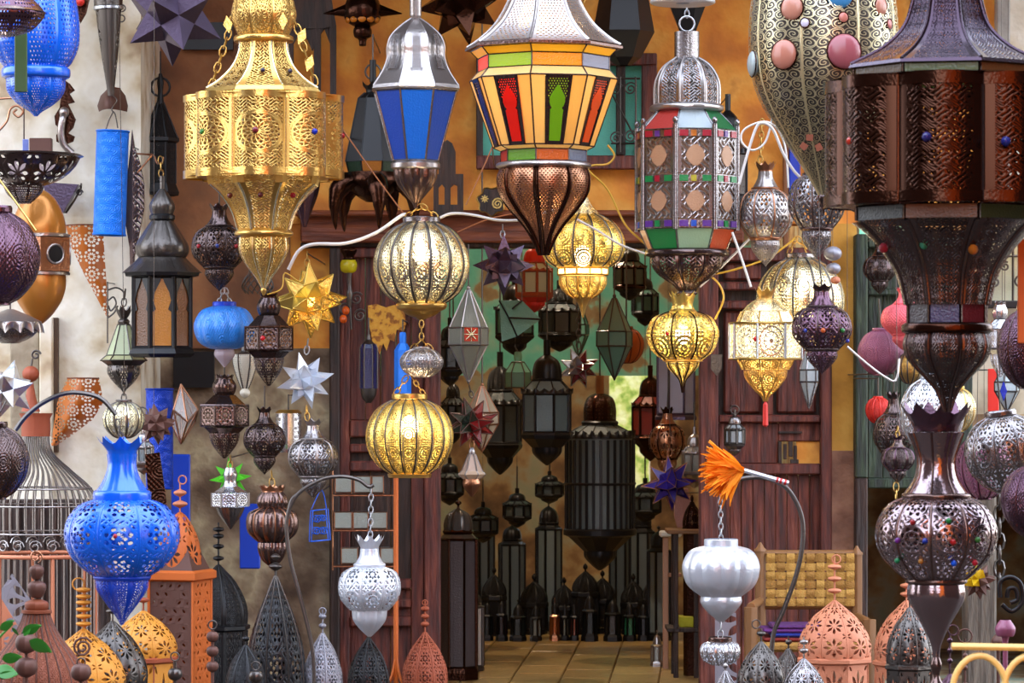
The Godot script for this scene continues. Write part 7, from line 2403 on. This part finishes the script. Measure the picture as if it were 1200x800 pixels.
	lantern({"l": "black faceted lantern high behind the stained glass lantern", "x": 731, "d": 5.65, "s": [
		["p", "upper_panel", 6, [[20, -50], [30, 0], [36, 34]], "black", ""], ["p", "lower_panel", 6, [[36, 34], [20, 66], [8, 76]], "black", ""]], "rod": [[731, -48, 731, -90]]})
	lantern({"l": "black funnel lamp above the tall pewter lantern", "x": 806, "d": 5.4, "s": [
		["p", "funnel_panel", 8, [[26, -30], [24, 0], [10, 36]], "black", "", {"min": 7}]], "rod": [[806, -28, 806, -70]]})
	lantern({"l": "pale lilac lamp dish just cut by the top edge", "n": "hanging_dish_lamp", "c": "lamp", "x": 800, "d": 4.75, "s": [
		["l", "dish", 28, [[6, -26], [22, -18], [38, -4], [32, 2], [8, 3]], "white"]], "rod": [[800, -24, 800, -88]]})
	std("house", 853, 110, 270, 24, 5.6, ["black", "", "black", "#3a2a20"], "black lantern with leafy finial behind the tall pewter lantern", {})
	# dark arched ornament and plate on the wall over the lintel
	var w := thing("hanging_arch_ornament", "dark wooden ornament with twin arch openings over the lintel", "ornament", P(525, 252, 5.86))
	k = K(5.86)
	var O := func(pts: Array) -> Array: return pts.map(func(q): return Vector2((q[0] - 525) * k, (252 - q[1]) * k))
	part(w, "rounded_top", extrude(O.call([[514, 206], [514, 178], [518, 168], [524, 164], [530, 168], [534, 178], [534, 206]]), 0.03), wood_dark)
	for q in [[508, 514], [521, 528], [536, 543]]:
		part(w, "upright", extrude(O.call([[q[0], 204], [q[1], 204], [q[1], 252], [q[0], 252]]), 0.04), wood_dark)
	part(w, "head_board", extrude(O.call([[508, 204], [543, 204], [543, 220], [540, 224], [536, 218], [532, 216], [528, 220], [521, 220], [518, 216], [514, 220], [508, 224]]), 0.035), wood_dark)
	part(w, "sill_board", extrude(O.call([[508, 240], [543, 240], [543, 252], [508, 252]]), 0.045), wood_dark)
	var pp := thing("hanging_painted_plate", "dark scalloped plate with pale daisy and spiral over the lintel", "plate", P(576, 236, 5.88))
	k = K(5.88)
	var edge := []
	for i in 36:
		var an := TAU * i / 36.0
		var r := (16.0 + 1.6 * sin(an * 7.0)) * k
		edge.append(Vector2(cos(an) * r, sin(an) * r))
	part(pp, "board", extrude(edge, 0.02), wood_dark)
	b = Buf.new()
	tube(b, edge.map(func(p): return Vector3(p.x, p.y, 0.012)), 0.004, 5, true)
	part(pp, "gilded_edge", b, mt("gold"))
	for i in 8:
		b = Buf.new()
		ball(b, Vector3.ZERO, 1.0, 1.0, 8, 6)
		part(pp, "daisy_petal", b, mt("cream"), Transform3D(Basis(Vector3.BACK, TAU * i / 8.0).scaled_local(Vector3(2.2, 0.8, 0.5) * k), Vector3(-8 * k, 3 * k, 0.012) + Vector3(cos(TAU * i / 8.0), sin(TAU * i / 8.0), 0) * 2.6 * k))
	b = Buf.new()
	tube(b, spiral(Vector3(7 * k, -3 * k, 0.013), 7 * k, 1 * k, 2.0, 0.4), 0.005, 5)
	part(pp, "spiral", b, mt("cream"))
	build_rack()
	build_cables()

func build_rack() -> void:
	# copper rack of small glass boxes on the left door
	var d := 5.75
	var k := K(d)
	var t := thing("wall_shelf_rack", "copper edged wall rack holding small glass boxes on the left door", "rack", P(428, 668, d))
	var L := func(x: float, y: float, z := 0.0) -> Vector3: return Vector3((x - 428) * k, (668 - y) * k, z)
	for x in [390, 466]:
		var b := Buf.new()
		tube(b, [L.call(x, 550), L.call(x, 668)], 0.006, 6)
		part(t, "upright", b, mt("copper"))
	for y in [580, 621, 663]:
		var b := Buf.new()
		box(b, L.call(428, y), Vector3(76 * k, 0.01, 0.12), 0.003)
		part(t, "shelf", b, mt("copper"))
	var n := 0
	for q in [[393, 558, 20, 20], [415, 558, 20, 20], [436, 558, 14, 20], [392, 600, 21, 20], [414, 600, 18, 20], [434, 600, 20, 20], [400, 642, 20, 19], [428, 642, 16, 19], [446, 642, 16, 19]]:
		n += 1
		var tb := thing("glass_box", ["frosted glass box, leftmost on the rack's top shelf", "frosted glass box, middle of the rack's top shelf", "narrow glass box, rightmost on the rack's top shelf", "frosted glass box, leftmost on the rack's middle shelf", "frosted glass box, middle of the rack's middle shelf", "frosted glass box, rightmost on the rack's middle shelf", "frosted glass box, leftmost on the rack's bottom shelf", "narrow frosted box, middle of the rack's bottom shelf", "narrow frosted box, rightmost on the rack's bottom shelf"][n - 1], "glass box", P(q[0] + q[2] * 0.5, q[1] + q[3], d))
		var b := Buf.new()
		box(b, Vector3(0, q[3] * 0.5 * k + 0.006, 0), Vector3((q[2] - 1) * k, (q[3] - 1) * k, 0.08), 0.003)
		part(tb, "glass_body", b, glass("#8f948c", 0.35))
		b = Buf.new()
		for x in [-1, 1]:
			for y in [0, 1]:
				tube(b, [Vector3(x * q[2] * 0.48 * k, y * q[3] * k + 0.002, 0.04), Vector3(x * q[2] * 0.48 * k, y * q[3] * k + 0.002, -0.04)], 0.003, 4)
			tube(b, [Vector3(x * q[2] * 0.48 * k, 0, 0.04), Vector3(x * q[2] * 0.48 * k, q[3] * k, 0.04)], 0.003, 4)
		for y in [0, 1]: tube(b, [Vector3(-q[2] * 0.48 * k, y * q[3] * k + 0.002, 0.04), Vector3(q[2] * 0.48 * k, y * q[3] * k + 0.002, 0.04)], 0.003, 4)
		part(tb, "copper_edges", b, mt("copper")).set_meta("kind", "stuff")
	# copper stand
	var st := thing("copper_stand", "slim copper post with curved feet before the left door", "stand", Vector3(P(464, 0, 5.5).x, 0, -D(5.5)))
	var b := Buf.new()
	tube(b, [Vector3(0, P(464, 560, 5.5).y, 0), Vector3(0, 0.0, 0)], 0.014, 8)
	part(st, "post", b, mt("burnt"))
	for sg in [-1.0, 1.0]:
		b = Buf.new()
		tube(b, curve([Vector3(0, 0.30, 0), Vector3(sg * 0.03, 0.16, 0.02), Vector3(sg * 0.12, 0.06, 0.06), Vector3(sg * 0.2, 0.012, 0.1)], 5), 0.01, 6)
		part(st, "foot", b, mt("burnt"))
	# little blue wire cage
	var cg := thing("hanging_wire_cage", "small blue wire cage with curls hanging beside the left door", "wire cage", P(373, 636, 5.6), 0.3)
	k = K(5.6)
	for q in [[0, 22, 38, 0.0], [0, 22, 38, 0.05]]:
		b = Buf.new()
		tube(b, curve([Vector3(-11, 2, 0) * k, Vector3(-9, 38, 0) * k], 2) + [Vector3(9, 40, 0) * k, Vector3(12, 4, 0) * k], 0.004, 5, true)
		for c in [[-4, 14, 5], [5, 14, 5], [-3, 28, 5], [4, 29, 4]]:
			tube(b, spiral(Vector3(c[0], c[1], 0) * k, c[2] * k, 1 * k, 1.5, 0.4), 0.003, 4)
		part(cg, "side", b, mt("blue"), Transform3D(Basis.IDENTITY, Vector3(0, 0, q[3])))
	b = Buf.new()
	tube(b, curve([Vector3(-8, 40, 0) * k, Vector3(4, 62, 0) * k, Vector3(10, 40, 0) * k], 4), 0.003, 4)
	part(cg, "handle", b, mt("blue"))

func build_cables() -> void:
	for q in [
		["cable", 5.05, 0.010, "white cable looping from the gold star to the upper globe", [[338, 316], [350, 294], [368, 286], [405, 285], [440, 273], [468, 254], [476, 251]]],
		["cable", 5.05, 0.008, "white cable running from the upper globe under the stained bowl", [[514, 256], [530, 250], [555, 252], [585, 258], [615, 257], [636, 250], [650, 246]]],
		["brown_cable", 5.3, 0.004, "thin brown wire slanting from the gold lantern to the upper globe", [[402, 152], [440, 206], [476, 254]]],
		["brown_cable", 5.3, 0.004, "thin brown wire slanting under the stained lantern's left side", [[577, 172], [562, 206], [546, 240]]],
		["brown_cable", 5.4, 0.004, "thin orange wire crossing below the lintel plate", [[536, 272], [575, 256], [620, 248], [640, 252]]],
		["yellow_cable", 5.0, 0.006, "yellow wire dropping from the stained lantern to the pewter lantern", [[712, 170], [720, 182], [712, 192], [694, 194], [690, 200], [712, 222], [732, 262], [752, 282], [768, 296]]],
		["cable", 5.1, 0.007, "grey cable from the lit onion to the pewter lantern's base", [[676, 257], [700, 270], [730, 288], [766, 300]]],
		["cable", 4.7, 0.008, "white cable arching over the silvery copper gourd", [[866, 216], [876, 180], [886, 150], [894, 144], [906, 152], [918, 180], [932, 202], [946, 214]]],
		["cable", 4.75, 0.006, "cream cable loop hanging before the ochre wall at right", [[905, 138], [897, 166], [882, 176], [869, 166], [872, 152], [892, 143], [908, 148], [920, 172], [924, 220]]],
		["cable", 5.0, 0.007, "pale cable slanting up from the lit gourd", [[820, 336], [846, 312], [878, 280]]],
		["yellow_cable", 5.05, 0.006, "yellow wire running from the lit gourd to the wide globe", [[832, 322], [860, 316], [900, 302], [932, 279]]],
		["cable", 4.8, 0.007, "pale cable dropping to the banded gold lantern", [[858, 272], [868, 300], [880, 336]]],
		["yellow_cable", 4.95, 0.006, "yellow cable loop right of the lit gourd", [[828, 320], [842, 332], [848, 350], [838, 374]]],
		["cable", 4.7, 0.006, "white cord from the plum gourd to the mauve ball", [[993, 406], [1016, 426], [1038, 442], [1050, 445], [1054, 420]]],
		["yellow_cable", 4.9, 0.004, "fine yellow wire hanging from the gold lantern's tip to the star", [[313, 345], [330, 338], [334, 320], [352, 330], [358, 318]]]]:
		wires("hanging_cable", q[3], "cable", q[1], mt(q[0]), [q[4]], q[2])
# ---------------------------------------------------------------- pegs and cords for what hangs free
const HELD_BY_PEG := ["curled claw points", "on the red-brown right door", "leafy finial", "scalloped plate with pale daisy", "lantern on the right door beside", "gourd lantern hanging on the green door", "blue bottle-shaped", "cream pierced teardrop", "silver panel lantern behind", "small red ball", "dark navy glass", "blue drum lamp behind", "blue wire cage", "thin brown wire", "thin orange wire", "iron latch plate", "leaf-shaped lamp", "strip of red cloth", "small dark drop lantern", "scroll bracket over", "tangled wire crown", "twin arch openings", "neon green star", "heavy iron chain", "crumpled pink cloth", "left of the shiny silver", "lit gold pierced star"]
const HELD_BY_CORD := ["bluish silver banded", "with one grey window", "low at the back left", "copper glint", "lower back door", "three pinkish wooden", "dark plum gourd", "white cord from the plum", "dim dark gourd", "copper brown pierced", "greenish glass bell", "dim hanging lantern", "wide ribbed globe", "squat gold and silver", "red and glass star", "violet glass star", "pale gold openwork", "mauve pierced ball", "dark and yellow glass", "blue glass lozenge", "dark reddish metal star", "angular leaded", "leading bars", "dark green strap"]

func hold_all() -> void:
	for o in get_children():
		if not o.has_meta("label"): continue
		var label: String = o.get_meta("label")
		var how := 0
		for s in HELD_BY_PEG:
			if label.contains(s): how = 1
		for s in HELD_BY_CORD:
			if label.contains(s): how = 2
		if how == 0: continue
		# highest point of the thing
		var top := Vector3(0, -1e9, 0)
		for m in ([o] if o is MeshInstance3D else []) + o.find_children("*", "MeshInstance3D", true, false):
			var me: MeshInstance3D = m
			var arr: PackedVector3Array = me.mesh.surface_get_arrays(0)[Mesh.ARRAY_VERTEX]
			var xf := me.transform if me != o else Transform3D.IDENTITY
			for i in range(0, arr.size(), 3):
				var p := xf * arr[i]
				if p.y > top.y: top = p
		var world: Vector3 = o.transform * top
		var to := world
		if how == 1:
			to.z = -19.1 if world.x < -2.07 else (-20.3 if world.x > 2.0 else -20.1)
			if world.z < -20.5: to = Vector3(1.85, world.y, world.z)
		else:
			to.y = 4.3 if world.z > -19.9 else 4.12
			if to.y > 4.2:   # nearest pole
				var best := 1e9
				for q in [[4.7, -107], [5.0, -107], [4.35, -158], [3.2, -107], [4.9, -107], [5.5, -107]]:
					var c := Vector3(0, P(0, q[1], q[0]).y - 0.02, -D(q[0]))
					if absf(c.z - world.z) < best:
						best = absf(c.z - world.z)
						to = Vector3(world.x, c.y, c.z)
		var b := Buf.new()
		var inv: Transform3D = o.transform.affine_inverse()
		tube(b, [top - (Vector3(0, 0.006, 0)), inv * to], 0.004 if how == 1 else 0.0016, 5)
		part(o, "peg" if how == 1 else "cord", b, mt("iron"))
